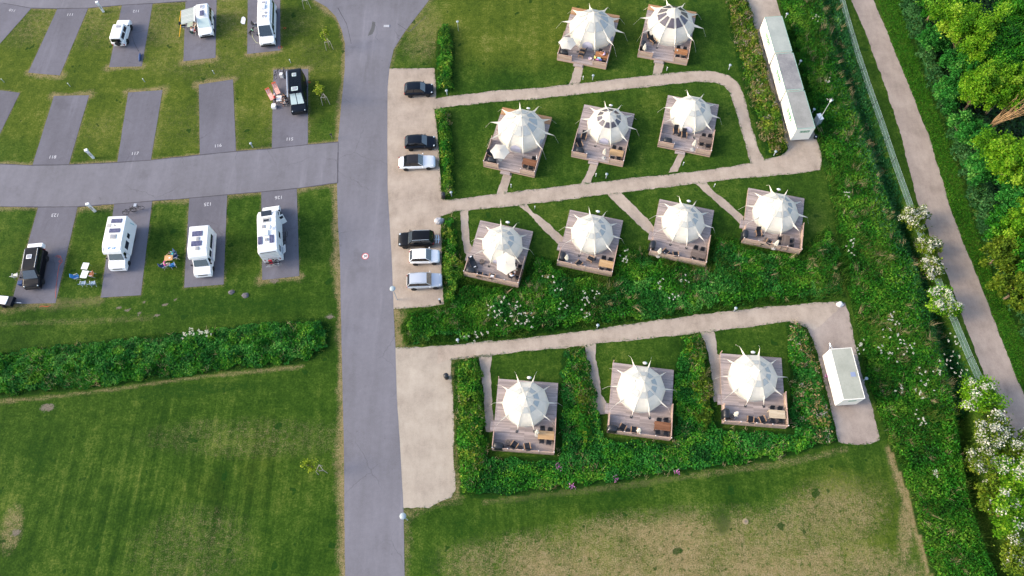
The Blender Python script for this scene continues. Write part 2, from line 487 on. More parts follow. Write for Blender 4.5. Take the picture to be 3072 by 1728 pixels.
PITCH = [  # corners and the number painted on it (x, y, upside down)
    ([(-90, -6), (8, 8), (79, 21), (0, 110), (-90, 212)], "110", ('1', 160, 132), True),
    ([(144.6, 22), (222, 20.5), (150.5, 190), (70.8, 183)], "111", ('1', 898, 186), True),
    ([(307, 13), (384, 9), (357, 167), (274.5, 169)], "112", ('1', 1742, 142), True),
    ([(467, 2), (545, -3), (542, 145.6), (461.6, 154.4)], None, None, True),
    ([(623.5, -6), (704.6, -9), (705.5, 127), (621.9, 135.8)], None, None, True),
    ([(-120, 212), (0, 227), (50.2, 233.7), (0, 337), (-30, 405), (-120, 400)], None, None, False),
    ([(135.8, 241.6), (224.3, 239.6), (173, 415.2), (81.6, 416.5)], "118", ('3', 672, 988), False),
    ([(322.7, 232.7), (409, 226.8), (379.7, 403.2), (295, 409.2)], "117", ('3', 1726, 942), False),
    ([(500.3, 212.9), (586, 200), (593.8, 381.5), (502.9, 390.3)], "116", ('4', 656, 1098), False),
    ([(687.8, 175.5), (775.4, 173.5), (774.4, 364.6), (684, 374.2)], "115", ('4', 1572, 1014), False),
    ([(96.2, 520.5), (195.5, 519.5), (139.8, 762.8), (28.4, 764.8)], "123", ('5', 687, 270), True),
    ([(287.6, 513.2), (382.8, 505.6), (354.5, 742.6), (253.2, 748.7)], None, None, True),
    ([(476.4, 498.6), (571.6, 490), (562.5, 715.7), (463.3, 723.8)], "125", ('6', 594, 217), True),
    ([(657.3, 482.8), (746.8, 474.2), (752.9, 694.4), (659.7, 704.5)], "126", ('6', 1475, 134), True)]
M_paint = plain("road_paint", lin('b4b4b8'), .8, var=.12, scale=9)
def text_mesh(s, size, mat, name="number_marking", depth=0.0, bold=0.0):
    c = bpy.data.curves.new(name, 'FONT'); c.body = s; c.size = size; c.align_x = 'CENTER'; c.align_y = 'CENTER'; c.extrude = depth
    c.resolution_u = 3; c.offset = bold
    t = bpy.data.objects.new(name, c); COL.objects.link(t)
    bpy.context.view_layer.update()
    me = bpy.data.meshes.new_from_object(t.evaluated_get(bpy.context.evaluated_depsgraph_get()))
    bpy.data.objects.remove(t)
    me.materials.clear(); me.materials.append(mat); me.name = name
    return me
PITCH_W = []
for pts, num, at, flip in PITCH:
    P = world_poly(pts); PITCH_W.append(P)
    o = structure(sheet("pitch", P, M_pitch, .018, .02), "asphalt camping pitch" + (f" marked {num}" if num else ""))
    if num:
        c = K(*at)
        e = (P[1] - P[0]) if len(P) == 4 else Vector((1, -.22, 0))
        t = link(bpy.data.objects.new("number_marking", text_mesh(num, .66, M_paint)))
        t.location = (c.x, c.y, .0225); t.rotation_euler = (0, 0, math.atan2(e.y, e.x) + (math.pi if flip else 0))
        t.parent = o
# repaired patch, seams and the painted 20 on the road
M_patch = asphalt("asphalt_patch", lin('535454'), lin('6c6d6f'))
structure(sheet("road_patch", [K('N', *p) for p in ((815, 335), (860, 345), (858, 400), (845, 470), (815, 530), (745, 560), (760, 510), (795, 440))], M_patch, .0205, .03), "darker repair patch in the asphalt")
M_signred = plain("sign_paint_red", lin('a8444c'), .7); M_signwhite = plain("sign_paint_white", lin('dcd6d2'), .7); M_ink = plain("sign_paint_grey", lin('2c2e3a'), .7)
ctr = src(1020 + 550 / 7.245, 700 + 500 / 7.245)
rim = MB(); ring = []
rr0 = .43; rr1 = .33
for i in range(28):
    a0, a1 = 2 * math.pi * i / 28, 2 * math.pi * (i + 1) / 28
    rim.quad((rr1 * math.cos(a0), rr1 * math.sin(a0), 0), (rr0 * math.cos(a0), rr0 * math.sin(a0), 0), (rr0 * math.cos(a1), rr0 * math.sin(a1), 0), (rr1 * math.cos(a1), rr1 * math.sin(a1), 0))
sg = rim.build("speed_marking", M_signred); sg.location = (ctr.x, ctr.y, .021); structure(sg, "round painted speed marking reading 20 with red rim")
dsk = MB(); dsk.add([(rr1 * math.cos(2 * math.pi * i / 28), rr1 * math.sin(2 * math.pi * i / 28), 0) for i in range(28)], [tuple(range(28))])
dsk.build("disc", M_signwhite, sg)
tx = link(bpy.data.objects.new("number", text_mesh("20", .48, M_ink, "number", 0.0, .014))); tx.parent = sg; tx.location = (0, 0, .008)

# joints in the asphalt, darker where the tar was poured
M_seam = asphalt("asphalt_joint", lin('4b4a50'), lin('626168'))
def seam(line, w, z=.0215):
    m = MB(); L_ = [Vector(p).to_2d() for p in line]
    for a, b in zip(L_[:-1], L_[1:]):
        k = max(1, int((b - a).length / 1.5))
        for j in range(k):
            p, q = a.lerp(b, j / k), a.lerp(b, (j + 1) / k); d = (b - a).normalized(); nn = Vector((-d.y, d.x)) * w * random.uniform(.5, 1.1)
            o_ = Vector((-d.y, d.x)) * random.uniform(-.03, .03)
            m.quad((p.x - nn.x, p.y - nn.y, z), (q.x - nn.x + o_.x, q.y - nn.y + o_.y, z), (q.x + nn.x + o_.x, q.y + nn.y + o_.y, z), (p.x + nn.x, p.y + nn.y, z))
    return structure(m.build("road_joint", M_seam), "dark joint in the asphalt")
seam(SIDE[1:11], .07); seam(SIDE[12:22], .07); seam(world_poly([(851, 357), (850, 410), (849, 460)]), .06)
seam(world_poly([(8, 8), (79, 20.5), (144, 22), (222, 20.5), (307, 13), (384, 9), (470, 3)]), .08)
seam(world_poly([(1072, 40), (1030, 80), (1000, 60)]), .04); seam(world_poly([(850, 20), (872, 60), (884, 110)]), .05)
# gravel areas and paths
GR = world_poly([(965, 174), (985, 172), (1093, 171), (1097, 240), (1093, 278), (1097, 300), (1104, 380), (1110, 500), (1140, 505), (1140, 535), (1108, 545), (1110, 600), (1112, 700), (1117, 765), (1080, 772),
    (985, 778), (980, 640), (970, 480), (968, 350)])
structure(sheet("gravel_car_park", GR, M_gravel, .008, .09), "pale gravel parking bay beside the main road")
GL = world_poly([(988, 876), (1150, 866), (1240, 856), (1232, 893), (1136, 905), (1134, 930), (1140, 1000), (1145, 1235), (1135, 1252), (1100, 1266), (1080, 1278), (1010, 1280), (1000, 1100), (992, 1000)])
structure(sheet("gravel_lay_by", GL, M_gravel_pale, .009, .14, step=.3), "pale gravel lay-by at the lower end of the road")
def band(a, b): return world_poly(a) + world_poly(b)[::-1]
P1 = band([(1085, 248), (1140, 240), (1250, 228), (1360, 221), (1500, 205), (1600, 193), (1700, 183), (1760, 178), (1800, 180), (1832, 189), (1856, 206), (1868, 232), (1880, 275), (1893, 325), (1908, 375), (1925, 405)],
          [(1085, 276), (1140, 268), (1250, 256), (1360, 248), (1500, 233), (1600, 221), (1700, 211), (1760, 206), (1795, 207), (1820, 215), (1836, 232), (1845, 260), (1858, 305), (1872, 352), (1884, 400), (1895, 425)])
structure(sheet("upper_path", P1, M_gravel, .010, .13, step=.3), "gravel path bending round the second row of tents")
P2 = band([(1100, 503), (1135, 502), (1250, 488), (1400, 470), (1600, 447), (1700, 437), (1800, 425), (1885, 411), (1925, 400), (1965, 392), (1985, 372)],
          [(1100, 536), (1135, 533), (1250, 522), (1400, 506), (1600, 480), (1750, 462), (1900, 445), (2000, 437), (2063, 428), (2067, 405), (2062, 372)])
structure(sheet("middle_path", P2, M_gravel, .012, .13, step=.3), "gravel path between the second and third rows of tents")
YD = world_poly([(1868, -40), (1940, -40), (1968, 50), (2002, 170), (2050, 340), (2066, 385), (2066, 418), (1990, 420), (1985, 380), (1972, 340), (1938, 220), (1908, 100), (1888, 35)])
structure(sheet("container_yard", YD, M_gravel, .008, .08), "gravel strip under the row of white cabins")
P3 = band([(1100, 870), (1150, 866), (1250, 858), (1400, 842), (1500, 828), (1650, 806), (1800, 786), (1950, 770), (2100, 758), (2126, 764)],
          [(1100, 915), (1132, 905), (1200, 898), (1300, 886), (1470, 870), (1550, 860), (1780, 835), (1900, 820), (1985, 809), (2050, 830)])
structure(sheet("lower_path", P3, M_gravel, .013, .13, step=.3), "gravel path above the front row of tents")
YT = world_poly([(1990, 800), (2024, 816), (2042, 848), (2055, 885), (2075, 965), (2110, 1113), (2150, 1119), (2190, 1117), (2213, 1106), (2197, 1030), (2167, 940), (2147, 850), (2137, 790), (2126, 762), (2060, 765)])
structure(sheet("trailer_yard", YT, M_track, .011, .15, step=.3), "gravel strip under the single white trailer")
for pts in ([('a', 490, 850), ('a', 608, 870), ('a', 575, 980), ('a', 525, 1180), ('a', 380, 1200), ('a', 440, 1000)], [('a', 1578, 820), ('a', 1692, 840), ('a', 1670, 930), ('a', 1640, 1060), ('a', 1515, 1080), ('a', 1545, 930)],
    [('b', 415, 1070), ('b', 530, 1090), ('b', 500, 1180), ('b', 440, 1390), ('b', 310, 1410), ('b', 365, 1230)], [('b', 1605, 910), ('b', 1702, 930), ('b', 1660, 1060), ('b', 1575, 1250), ('b', 1440, 1270), ('b', 1540, 1090)],
    [('c', 770, 1180), ('c', 890, 1200), ('c', 850, 1290), ('c', 740, 1530), ('c', 590, 1550), ('c', 700, 1340)],
    [('d', 0, 120), ('d', 110, 110), ('d', 125, 400), ('d', 140, 620), ('d', 175, 720), ('d', 120, 840), ('d', 60, 730), ('d', 30, 580), ('d', 15, 400)],
    [('d', 780, 40), ('d', 940, 20), ('d', 1040, 160), ('d', 1160, 240), ('d', 1320, 370), ('d', 1500, 545), ('d', 1460, 665), ('d', 1270, 490), ('d', 1085, 300), ('d', 950, 160), ('d', 850, 85)],
    [(1518, 478), (1556, 474), (1566, 489), (1595, 517), (1624, 546), (1646, 572), (1642, 596), (1608, 567), (1570, 531), (1534, 496)],
    [('e', 800, 15), ('e', 940, 0), ('e', 1080, 160), ('e', 1230, 270), ('e', 1480, 490), ('e', 1445, 605), ('e', 1200, 380), ('e', 1020, 220)],
    [('g', 150, 20), ('g', 320, 20), ('g', 300, 200), ('g', 322, 560), ('g', 340, 880), ('g', 330, 1005), ('g', 245, 1000), ('g', 225, 600), ('g', 190, 250)],
    [('h', -30, 70), ('h', 115, 30), ('h', 110, 200), ('h', 150, 420), ('h', 180, 690), ('h', 250, 790), ('h', 245, 945), ('h', 100, 955), ('h', 75, 700), ('h', 40, 400), ('h', 0, 200)],
    [('i', -20, -60), ('i', 160, -80), ('i', 210, 110), ('i', 215, 260), ('i', 270, 300), ('i', 272, 870), ('i', 180, 880), ('i', 150, 500), ('i', 105, 250), ('i', 60, 100)]):
    structure(sheet("foot_path", world_poly(pts), M_gravel, .0145, .12, step=.25), "narrow gravel foot path leading to a tent deck")
TRACK = band([(2120, -60), (2140, -5), (2180, 90), (2228, 220), (2268, 345), (2305, 500), (2345, 610), (2386, 700), (2430, 820), (2478, 950), (2530, 1070), (2590, 1200), (2660, 1330)],
             [(2170, -60), (2194, -5), (2236, 90), (2288, 220), (2338, 345), (2383, 500), (2422, 610), (2463, 705), (2510, 830), (2556, 950), (2605, 1060), (2660, 1180), (2730, 1300)])
structure(sheet("gravel_track", TRACK, M_track, .009, .14, step=.35), "straight pale gravel track beyond the wire fence")

# ---- the lawn sheet itself; what is dry, lush or bare is a property of the turf there
def spread_axis(lo, hi, step):
    core = np.arange(lo, hi + step, step)
    ext = np.array([3, 8, 20, 50, 120, 300, 700.])
    return np.concatenate([lo - ext[::-1], core, core[-1] + ext])
gx, gy = spread_axis(-88, 88, .33), spread_axis(-6, 90, .33)
GX, GY = np.meshgrid(gx, gy)
GP = np.column_stack([GX.ravel(), GY.ravel()])
def blob(cx, cy, rx, ry, rot=0.0):
    c = dsp(cx, cy); s = (dsp(cx + 10, cy) - c).length / 10
    d = GP - np.array([c.x, c.y]); co, si = math.cos(rot), math.sin(rot)
    u = (d[:, 0] * co + d[:, 1] * si) / (rx * s); v = (-d[:, 0] * si + d[:, 1] * co) / (ry * s)
    return np.clip(1.25 - np.hypot(u, v), 0, 1)
dry = np.zeros(len(GP)); lush = np.zeros(len(GP)); bare = np.zeros(len(GP))
nA, nB = fbm(GP[:, 0], GP[:, 1], 3.2), fbm(GP[:, 0], GP[:, 1], 9.0, 5)
for (cx, cy, rx, ry, ro, a) in ((1650, 1400, 470, 110, .1, .8), (2050, 1340, 220, 110, .5, .6), (1350, 1420, 260, 80, 0, .55), (2120, 1430, 180, 70, 0, .8), (1850, 1460, 600, 70, 0, .8),
        (28, 1330, 30, 62, .1, .62), (2285, 1290, 22, 150, -.33, .75), (330, 60, 500, 90, 0, .35), (650, 150, 420, 80, 0, .22), (500, 320, 420, 90, 0, .2), (1060, 80, 60, 110, 0, .4), (620, 1100, 330, 60, 0, .25), (480, 1380, 200, 120, 0, .25), (1400, 140, 260, 60, 0, .1)):
    dry = np.maximum(dry, a * np.clip(blob(cx, cy, rx, ry, ro) * 1.6, 0, 1) * np.clip(.45 + .9 * nA, 0, 1))
for (cx, cy, rx, ry, ro, a) in ((1815, 1310, 26, 40, 0, 1), (1690, 1290, 60, 30, 0, .5), (1085, 1405, 30, 30, 0, .7), (1560, 1235, 330, 34, .1, .7), (2130, 1200, 120, 60, 0, .5), (430, 985, 330, 22, .08, .6), (400, 770, 450, 40, .0, .55),
        (1850, 120, 90, 70, 0, .5), (1330, 60, 230, 60, 0, .2), (1170, 1330, 90, 50, 0, .5), (60, 1120, 120, 110, 0, .5), (1420, 420, 90, 40, 0, .3)):
    lush = np.maximum(lush, a * np.clip(blob(cx, cy, rx, ry, ro) * 1.6, 0, 1) * np.clip(.3 + 1.1 * nB, 0, 1))
# worn strips along the asphalt
for line, w, a in ((MAIN[2:18], 1.0, .95), ([dsp(*p) for p in ((1082, -4), (1045, 45), (1015, 85), (990, 125), (980, 170))], .7, .6), ([dsp(*p) for p in ((990, 775), (995, 870))], 2.6, .9), ([dsp(*p) for p in ((1015, 1285), (1018, 1449))], 1.0, .5),
        (SIDE[1:11], .55, .85), (SIDE[12:22], .9, .8), (TOPR[1:13], .7, .7), ([dsp(*p) for p in ((1140, 905), (1150, 1245), (1020, 1290))], .9, .6)):
    d = seg_dist(GP, line)
    dry = np.maximum(dry, .85 * a * np.clip(1.25 - d / (w * (.1 + 1.5 * nA)), 0, 1))
for P in PITCH_W[1:]:
    d = seg_dist(GP, P, True)
    dry = np.maximum(dry, .5 * np.clip(1.2 - d / (.05 + .45 * nA), 0, 1))
for i in (3, 4, 6, 7, 8, 1, 2, 9, 10, 13):                               # worn back edges of the pitches
    P = PITCH_W[i]
    a, b = (P[2], P[3]) if i not in (6, 7, 8, 9) else (P[0], P[1])
    d = seg_dist(GP, [a, b])
    dry = np.maximum(dry, .75 * np.clip(1.3 - d / (.75 + 1.2 * (nA - .5)), 0, 1))
for line, w, a in (([(0, 1010), (120, 1000), (300, 978), (450, 955), (600, 938), (760, 922)], .3, .6), ([(1220, 1262), (1400, 1240), (1600, 1218), (1800, 1188), (2000, 1160), (2130, 1130)], .5, .4), ([(0, 815), (150, 810), (380, 800)], .5, .3),
        ([(2240, 1130), (2275, 1230), (2330, 1400), (2350, 1460)], .7, .9), ([(0, 780), (100, 770), (250, 755)], .8, .5)):
    d = seg_dist(GP, [dsp(*p) for p in line])
    dry = np.maximum(dry, a * np.clip(1.3 - d / (w * (.4 + 1.2 * nA)), 0, 1))
for zk in ('h1', 'h2', 'h3', 'h4', 'h5', 'h6', 'h7', 'h8', 'h9', 'bed', 'meadow', 'strip', 'bramble', 'wood'):
    zin = inside(GP, [(p.x, p.y) for p in ZW[zk]])
    lush[zin] = 1.0; dry[zin] *= .3
zin = inside(GP, [(p.x, p.y) for p in ZW['verge']]); lush[zin] = .3
for (cx, cy, r) in ((582, 735, 7), (618, 743, 9), (415, 768, 8), (360, 762, 5), (300, 772, 7), (350, 790, 8), (395, 792, 6), (440, 755, 5), (120, 1025, 20), (40, 1340, 14), (830, 797, 14), (480, 790, 6), (320, 782, 6), (690, 705, 16), (1875, 1312, 5)):
    bare = np.maximum(bare, np.clip(blob(cx, cy, r, r * .55) * 1.5 * (.5 + nA), 0, 1))
olive = np.zeros(len(GP))
for (cx, cy, rx, ry, a) in ((400, 170, 620, 330, 1), (1300, 60, 340, 170, .9), (1500, 250, 300, 130, .35), (1750, 1400, 620, 140, .6), (2150, 1300, 180, 160, .7), (300, 640, 560, 140, .35), (640, 1180, 240, 160, .35), (1420, 520, 400, 60, .3)):
    olive = np.maximum(olive, a * np.clip(blob(cx, cy, rx, ry) * 1.3, 0, 1))
mown = np.maximum(np.clip(blob(430, 1240, 420, 260) * 1.4, 0, 1), .5 * np.clip(blob(1700, 1380, 640, 160) * 1.4, 0, 1))
# the ditch along the wire fence: the ground itself dips
DITCH = [dsp(*p) for p in ((2075, -30), (2090, 40), (2125, 150), (2180, 300), (2240, 470), (2290, 590), (2330, 680), (2365, 790), (2400, 900), (2425, 1000), (2440, 1100), (2460, 1210), (2492, 1320), (2532, 1430), (2570, 1520))]
def gz(P):
    d = seg_dist(P, DITCH); dep = np.interp(P[:, 1], [DITCH[-1].y, DITCH[8].y, DITCH[4].y, DITCH[0].y], [2.1, 1.8, 1.1, .8])
    t = np.clip(1 - d / (1.15 + .35 * dep), 0, 1); t = t * t * (3 - 2 * t)
    return -dep * t
me = bpy.data.meshes.new("ground")
nx_, ny_ = len(gx), len(gy)
idx = np.arange(nx_ * ny_).reshape(ny_, nx_)
quads = np.stack([idx[:-1, :-1], idx[:-1, 1:], idx[1:, 1:], idx[1:, :-1]], -1).reshape(-1, 4)
me.vertices.add(len(GP)); me.loops.add(quads.size); me.polygons.add(len(quads))
me.vertices.foreach_set("co", np.column_stack([GP, gz(GP)]).astype(np.float32).ravel())
me.loops.foreach_set("vertex_index", quads.astype(np.int32).ravel())
me.polygons.foreach_set("loop_start", np.arange(0, quads.size, 4, dtype=np.int32))
for nm, arr in (("dry", dry), ("lush", lush), ("bare", bare), ("olive", olive), ("mown", mown)):
    at = me.attributes.new(nm, 'FLOAT', 'POINT'); at.data.foreach_set("value", arr.astype(np.float32))
me.update(); me.validate()
def lawn_mat():
    m, nt, b = new_mat("turf"); N, L = nt.nodes, nt.links
    v = N.new("ShaderNodeNewGeometry").outputs["Position"]
    A = {}
    for nm in ("dry", "lush", "bare"):
        a = N.new("ShaderNodeAttribute"); a.attribute_name = nm; A[nm] = a.outputs["Fac"]
    f = math_n(N, L, 'ADD', math_n(N, L, 'MULTIPLY', noise(N, L, v, .13, 5, .6), .42), math_n(N, L, 'MULTIPLY', noise(N, L, v, 1.1, 5, .7), .42))
    f = math_n(N, L, 'ADD', f, math_n(N, L, 'MULTIPLY', noise(N, L, v, 4.5, 4, .85), .62))
    f = math_n(N, L, 'ADD', f, math_n(N, L, 'MULTIPLY', noise(N, L, v, .9, 3, .6, (1, .05, 1, .04)), .16))
    am = N.new("ShaderNodeAttribute"); am.attribute_name = "mown"
    mw = math_n(N, L, 'MULTIPLY', math_n(N, L, 'SUBTRACT', math_n(N, L, 'ADD', math_n(N, L, 'MULTIPLY', noise(N, L, v, 1.0, 3, .6, (1, .03, 1, .05)), .6), math_n(N, L, 'MULTIPLY', noise(N, L, v, 3.0, 3, .7, (1, .06, 1, .02)), .4)), .5), .75)
    f = math_n(N, L, 'ADD', f, math_n(N, L, 'MULTIPLY', mw, am.outputs["Fac"]))
    rp = ramp(N, [(.54, lin('0a2805')), (.74, lin('27460f')), (.86, lin('3d5a18')), (1.0, lin('6c7a34'))])
    ro = ramp(N, [(.55, lin('23380a')), (.74, lin('415618')), (.86, lin('5a6a20')), (1.0, lin('88844a'))])
    L.new(f, rp.inputs[0]); L.new(f, ro.inputs[0])
    al = N.new("ShaderNodeAttribute"); al.attribute_name = "olive"
    rp_o = mixc(N, L, smooth_n(N, L, math_n(N, L, 'ADD', al.outputs["Fac"], math_n(N, L, 'MULTIPLY', math_n(N, L, 'SUBTRACT', noise(N, L, v, .3, 5, .7), .5), .9)), .15, .85), rp.outputs[0], ro.outputs[0])
    fine = noise(N, L, v, 7, 4, .8)
    dr = ramp(N, [(.3, lin('635c38')), (.5, lin('94835e')), (.7, lin('b7a383'))]); L.new(math_n(N, L, 'ADD', math_n(N, L, 'MULTIPLY', fine, .6), math_n(N, L, 'MULTIPLY', noise(N, L, v, 1.3, 4, .7), .4)), dr.inputs[0])
    lu = ramp(N, [(.3, lin('08260a')), (.7, lin('1f4d10'))]); L.new(fine, lu.inputs[0])
    br = ramp(N, [(.3, lin('5d5648')), (.7, lin('8f8678'))]); L.new(fine, br.inputs[0])
    jit = math_n(N, L, 'MULTIPLY', math_n(N, L, 'SUBTRACT', math_n(N, L, 'ADD', math_n(N, L, 'MULTIPLY', fine, .6), math_n(N, L, 'MULTIPLY', noise(N, L, v, 1.9, 5, .75), .4)), .5), 3.3)
    def mask(x, lo, hi): return smooth_n(N, L, math_n(N, L, 'ADD', x, math_n(N, L, 'MULTIPLY', jit, smooth_n(N, L, x, .0, .25))), lo, hi)
    c = mixc(N, L, math_n(N, L, 'MULTIPLY', mask(A["dry"], .1, 1.0), .92), rp_o, dr.outputs[0])
    c = mixc(N, L, math_n(N, L, 'MULTIPLY', mask(A["lush"], .3, .8), .75), c, lu.outputs[0])
    spk = math_n(N, L, 'MULTIPLY', smooth_n(N, L, noise(N, L, v, 2.1, 4, .65), .56, .64), smooth_n(N, L, A["dry"], .1, .4))
    c = mixc(N, L, math_n(N, L, 'MULTIPLY', spk, .7), c, rp.outputs[0])
    # darker clover tufts with a rim of their own
    tuf = smooth_n(N, L, math_n(N, L, 'ADD', noise(N, L, v, .55, 2, .5), math_n(N, L, 'MULTIPLY', noise(N, L, v, 3, 3, .6), .12)), .735, .77)
    c = mixc(N, L, math_n(N, L, 'MULTIPLY', tuf, .8), c, lu.outputs[0])
    c = mixc(N, L, mask(A["bare"], .35, .75), c, br.outputs[0])
    fl = smooth_n(N, L, noise(N, L, v, 9, 1, .5), .80, .83)
    c = mixc(N, L, math_n(N, L, 'MULTIPLY', fl, .35), c, lin('c4c07a'))
    L.new(c, b.inputs["Base Color"]); b.inputs["Roughness"].default_value = .95; b.inputs["Specular IOR Level"].default_value = .1
    bp = N.new("ShaderNodeBump"); bp.inputs["Strength"].default_value = .8; bp.inputs["Distance"].default_value = .06
    L.new(math_n(N, L, 'ADD', fine, noise(N, L, v, 2.2, 4, .7)), bp.inputs["Height"]); L.new(bp.outputs[0], b.inputs["Normal"])
    return m
M_turf = lawn_mat()
me.materials.append(M_turf)
structure(link(bpy.data.objects.new("ground", me)), "mown campsite lawn with dry patches")
# ------------------------------------------------------------------ tent decks, bell tents and what stands on the decks
def plank_mat(name, c0, c1, pitch, axis=1):
    m, nt, b = new_mat(name); N, L = nt.nodes, nt.links
    tc = N.new("ShaderNodeTexCoord"); sx = N.new("ShaderNodeSeparateXYZ"); L.new(tc.outputs["Object"], sx.inputs[0])
    y = math_n(N, L, 'DIVIDE', sx.outputs[axis], pitch)
    fr = math_n(N, L, 'FRACT', y); fl = math_n(N, L, 'FLOOR', y)
    wnz = N.new("ShaderNodeTexWhiteNoise"); wnz.noise_dimensions = '2D'
    cb = N.new("ShaderNodeCombineXYZ"); L.new(fl, cb.inputs[0])
    oth = 0 if axis != 0 else 2
    L.new(math_n(N, L, 'FLOOR', math_n(N, L, 'ADD', math_n(N, L, 'DIVIDE', sx.outputs[oth], 3.1), math_n(N, L, 'MULTIPLY', math_n(N, L, 'MODULO', fl, 2.0), .5))), cb.inputs[1])
    L.new(cb.outputs[0], wnz.inputs["Vector"])
    st = (.25, 6, 6) if axis != 0 else (6, 6, .25)
    g = noise(N, L, tc.outputs["Object"], 2.5, 4, .7, st)
    f = math_n(N, L, 'ADD', math_n(N, L, 'MULTIPLY', wnz.outputs["Value"], .5), math_n(N, L, 'MULTIPLY', g, .5))
    rp = ramp(N, [(.15, c0), (.8, c1)]); L.new(f, rp.inputs[0])
    gap = math_n(N, L, 'LESS_THAN', fr, .09)
    c = mixc(N, L, math_n(N, L, 'MULTIPLY', gap, .75), rp.outputs[0], lin('2c2420'))
    L.new(c, b.inputs["Base Color"]); b.inputs["Roughness"].default_value = .8; b.inputs["Specular IOR Level"].default_value = .2
    return m
M_deck = plank_mat("weathered_decking", lin('8f8481'), lin('c0b2ae'), .145)
M_newdeck = plank_mat("fresh_decking", lin('a77a55'), lin('cfa67f'), .145)
M_fence = plank_mat("fence_boards", lin('a58e80'), lin('cfb8a8'), .14, 2)
M_post = plain("fence_post_wood", lin('a98f80'), .8, var=.2)
M_postcap = plain("post_cap", lin('cfcac6'), .6)
def canvas_mat(name, col):
    m, nt, b = new_mat(name); N, L = nt.nodes, nt.links
    tc = N.new("ShaderNodeTexCoord")
    f = noise(N, L, tc.outputs["Object"], 1.2, 5, .65)
    fold = noise(N, L, tc.outputs["Object"], 3.5, 3, .6, (1, 1, .4))
    rp = ramp(N, [(.25, tuple(c * .92 for c in col)), (.6, col)], 1); L.new(f, rp.inputs[0]); L.new(rp.outputs[0], b.inputs["Base Color"])
    b.inputs["Roughness"].default_value = .85; b.inputs["Specular IOR Level"].default_value = .15
    bp = N.new("ShaderNodeBump"); bp.inputs["Strength"].default_value = .35; bp.inputs["Distance"].default_value = .06
    L.new(fold, bp.inputs["Height"]); L.new(bp.outputs[0], b.inputs["Normal"])
    tr = N.new("ShaderNodeBsdfTranslucent"); L.new(rp.outputs[0], tr.inputs[0])
    ms = N.new("ShaderNodeMixShader"); ms.inputs[0].default_value = .5
    L.new(b.outputs[0], ms.inputs[1]); L.new(tr.outputs[0], ms.inputs[2]); L.new(ms.outputs[0], N["Material Output"].inputs[0])
    return m
M_canvas = canvas_mat("tent_canvas", lin('eae7de'))
M_canvas2 = canvas_mat("tent_canvas_wing", lin('eeebe3'))
M_mesh = plain("tent_window_gauze", lin('a3a6a3'), .6, var=.12, scale=3)
M_clear = plain("tent_window_clear", lin('4f4a50'), .15, var=.5, scale=1.6, spec=.6)
M_door = plain("tent_door_gauze", lin('a9a8b8'), .7, var=.08)
M_plate = plain("black_steel", lin('24262c'), .5)
M_rope = plain("guy_rope", lin('cfcbc0'), .8)
M_black = plain("black_rattan", lin('1a1d24'), .6, var=.35, scale=20)
M_blackcover = plain("black_cover", lin('191c22'), .45, var=.3, scale=3, spec=.5)
M_armwood = plain("armrest_wood", lin('b08a66'), .6)
M_legdark = plain("dark_leg", lin('2b2c30'), .5)
M_parasol = canvas_mat("parasol_cloth", lin('e6e3da'))
M_pole = plain("parasol_pole", lin('a8a49c'), .4, metal=.4)
M_stone = plain("parasol_base_stone", lin('a7a6a2'), .8, var=.2)
M_tab = {'brown': plank_mat("table_brown", lin('6e4730'), lin('94664a'), .11), 'light': plank_mat("table_light", lin('b48c60'), lin('d4b083'), .11),
         'grey': plank_mat("table_grey", lin('5f524b'), lin('85766d'), .11), 'cream': plank_mat("table_cream", lin('b9a488'), lin('d8c8ac'), .11),
         'orange': plank_mat("table_orange", lin('8f5d3b'), lin('b98358'), .11), 'dark': plank_mat("table_dark", lin('4f3c2e'), lin('6b5544'), .11)}
M_white = plain("white_plastic", lin('dcdcdc'), .5, var=.05)
M_stool = plain("stool_wood", lin('6e625a'), .8, var=.3, scale=12)

LOC = {1: "back-row tent nearer the road", 2: "back-row tent nearer the cabins", 3: "second-row tent nearest the road", 4: "middle tent of the second row", 5: "second-row tent nearest the cabins",
       6: "third-row tent nearest the road", 7: "second tent from the road, third row", 8: "third tent from the road, third row", 9: "third-row tent farthest from the road",
       10: "front-row tent nearest the road", 11: "middle tent of the front row", 12: "front-row tent nearest the trailer"}
DECK = {1: ('a', (440, 92), (1085, 215), (895, 938), (228, 815)), 2: ('a', (1485, 55), (2133, 165), (1985, 885), (1310, 770)), 3: ('b', (400, 185), (1065, 325), (835, 1143), (135, 995)),
        4: ('b', (1512, 150), (2190, 280), (2030, 998), (1322, 858)), 5: ('c', (590, 255), (1430, 412), (1275, 1285), (390, 1108)), 6: ('d', (300, 295), (1060, 455), (845, 1270), (50, 1095)),
        7: ('d', (1600, 140), (2365, 297), (2195, 1110), (1395, 945)), 8: ('e', (357, 253), (1070, 403), (955, 1160), (195, 1000)), 9: ('e', (1545, 103), (2270, 245), (2215, 990), (1425, 840)),
        10: ('g', (415, 325), (1168, 380), (1120, 1300), (312, 1240)), 11: ('h', (340, 287), (1103, 383), (1075, 1290), (252, 1185)), 12: ('i', (262, 255), (1037, 313), (1095, 1220), (278, 1155))}
TENT = {1: ('a', 710, 400, 318), 2: ('a', 1775, 345, 318), 3: ('b', 655, 505, 330), 4: ('b', 1828, 432, 282), 5: ('c', 965, 565, 348), 6: ('d', 614, 645, 301), 7: ('d', 1917, 485, 311),
        8: ('e', 666, 565, 288), 9: ('e', 1895, 432, 300), 10: ('g', 754, 640, 300), 11: ('h', 696, 622, 310), 12: ('i', 678, 563, 312)}
Z0 = .36
FR = {}
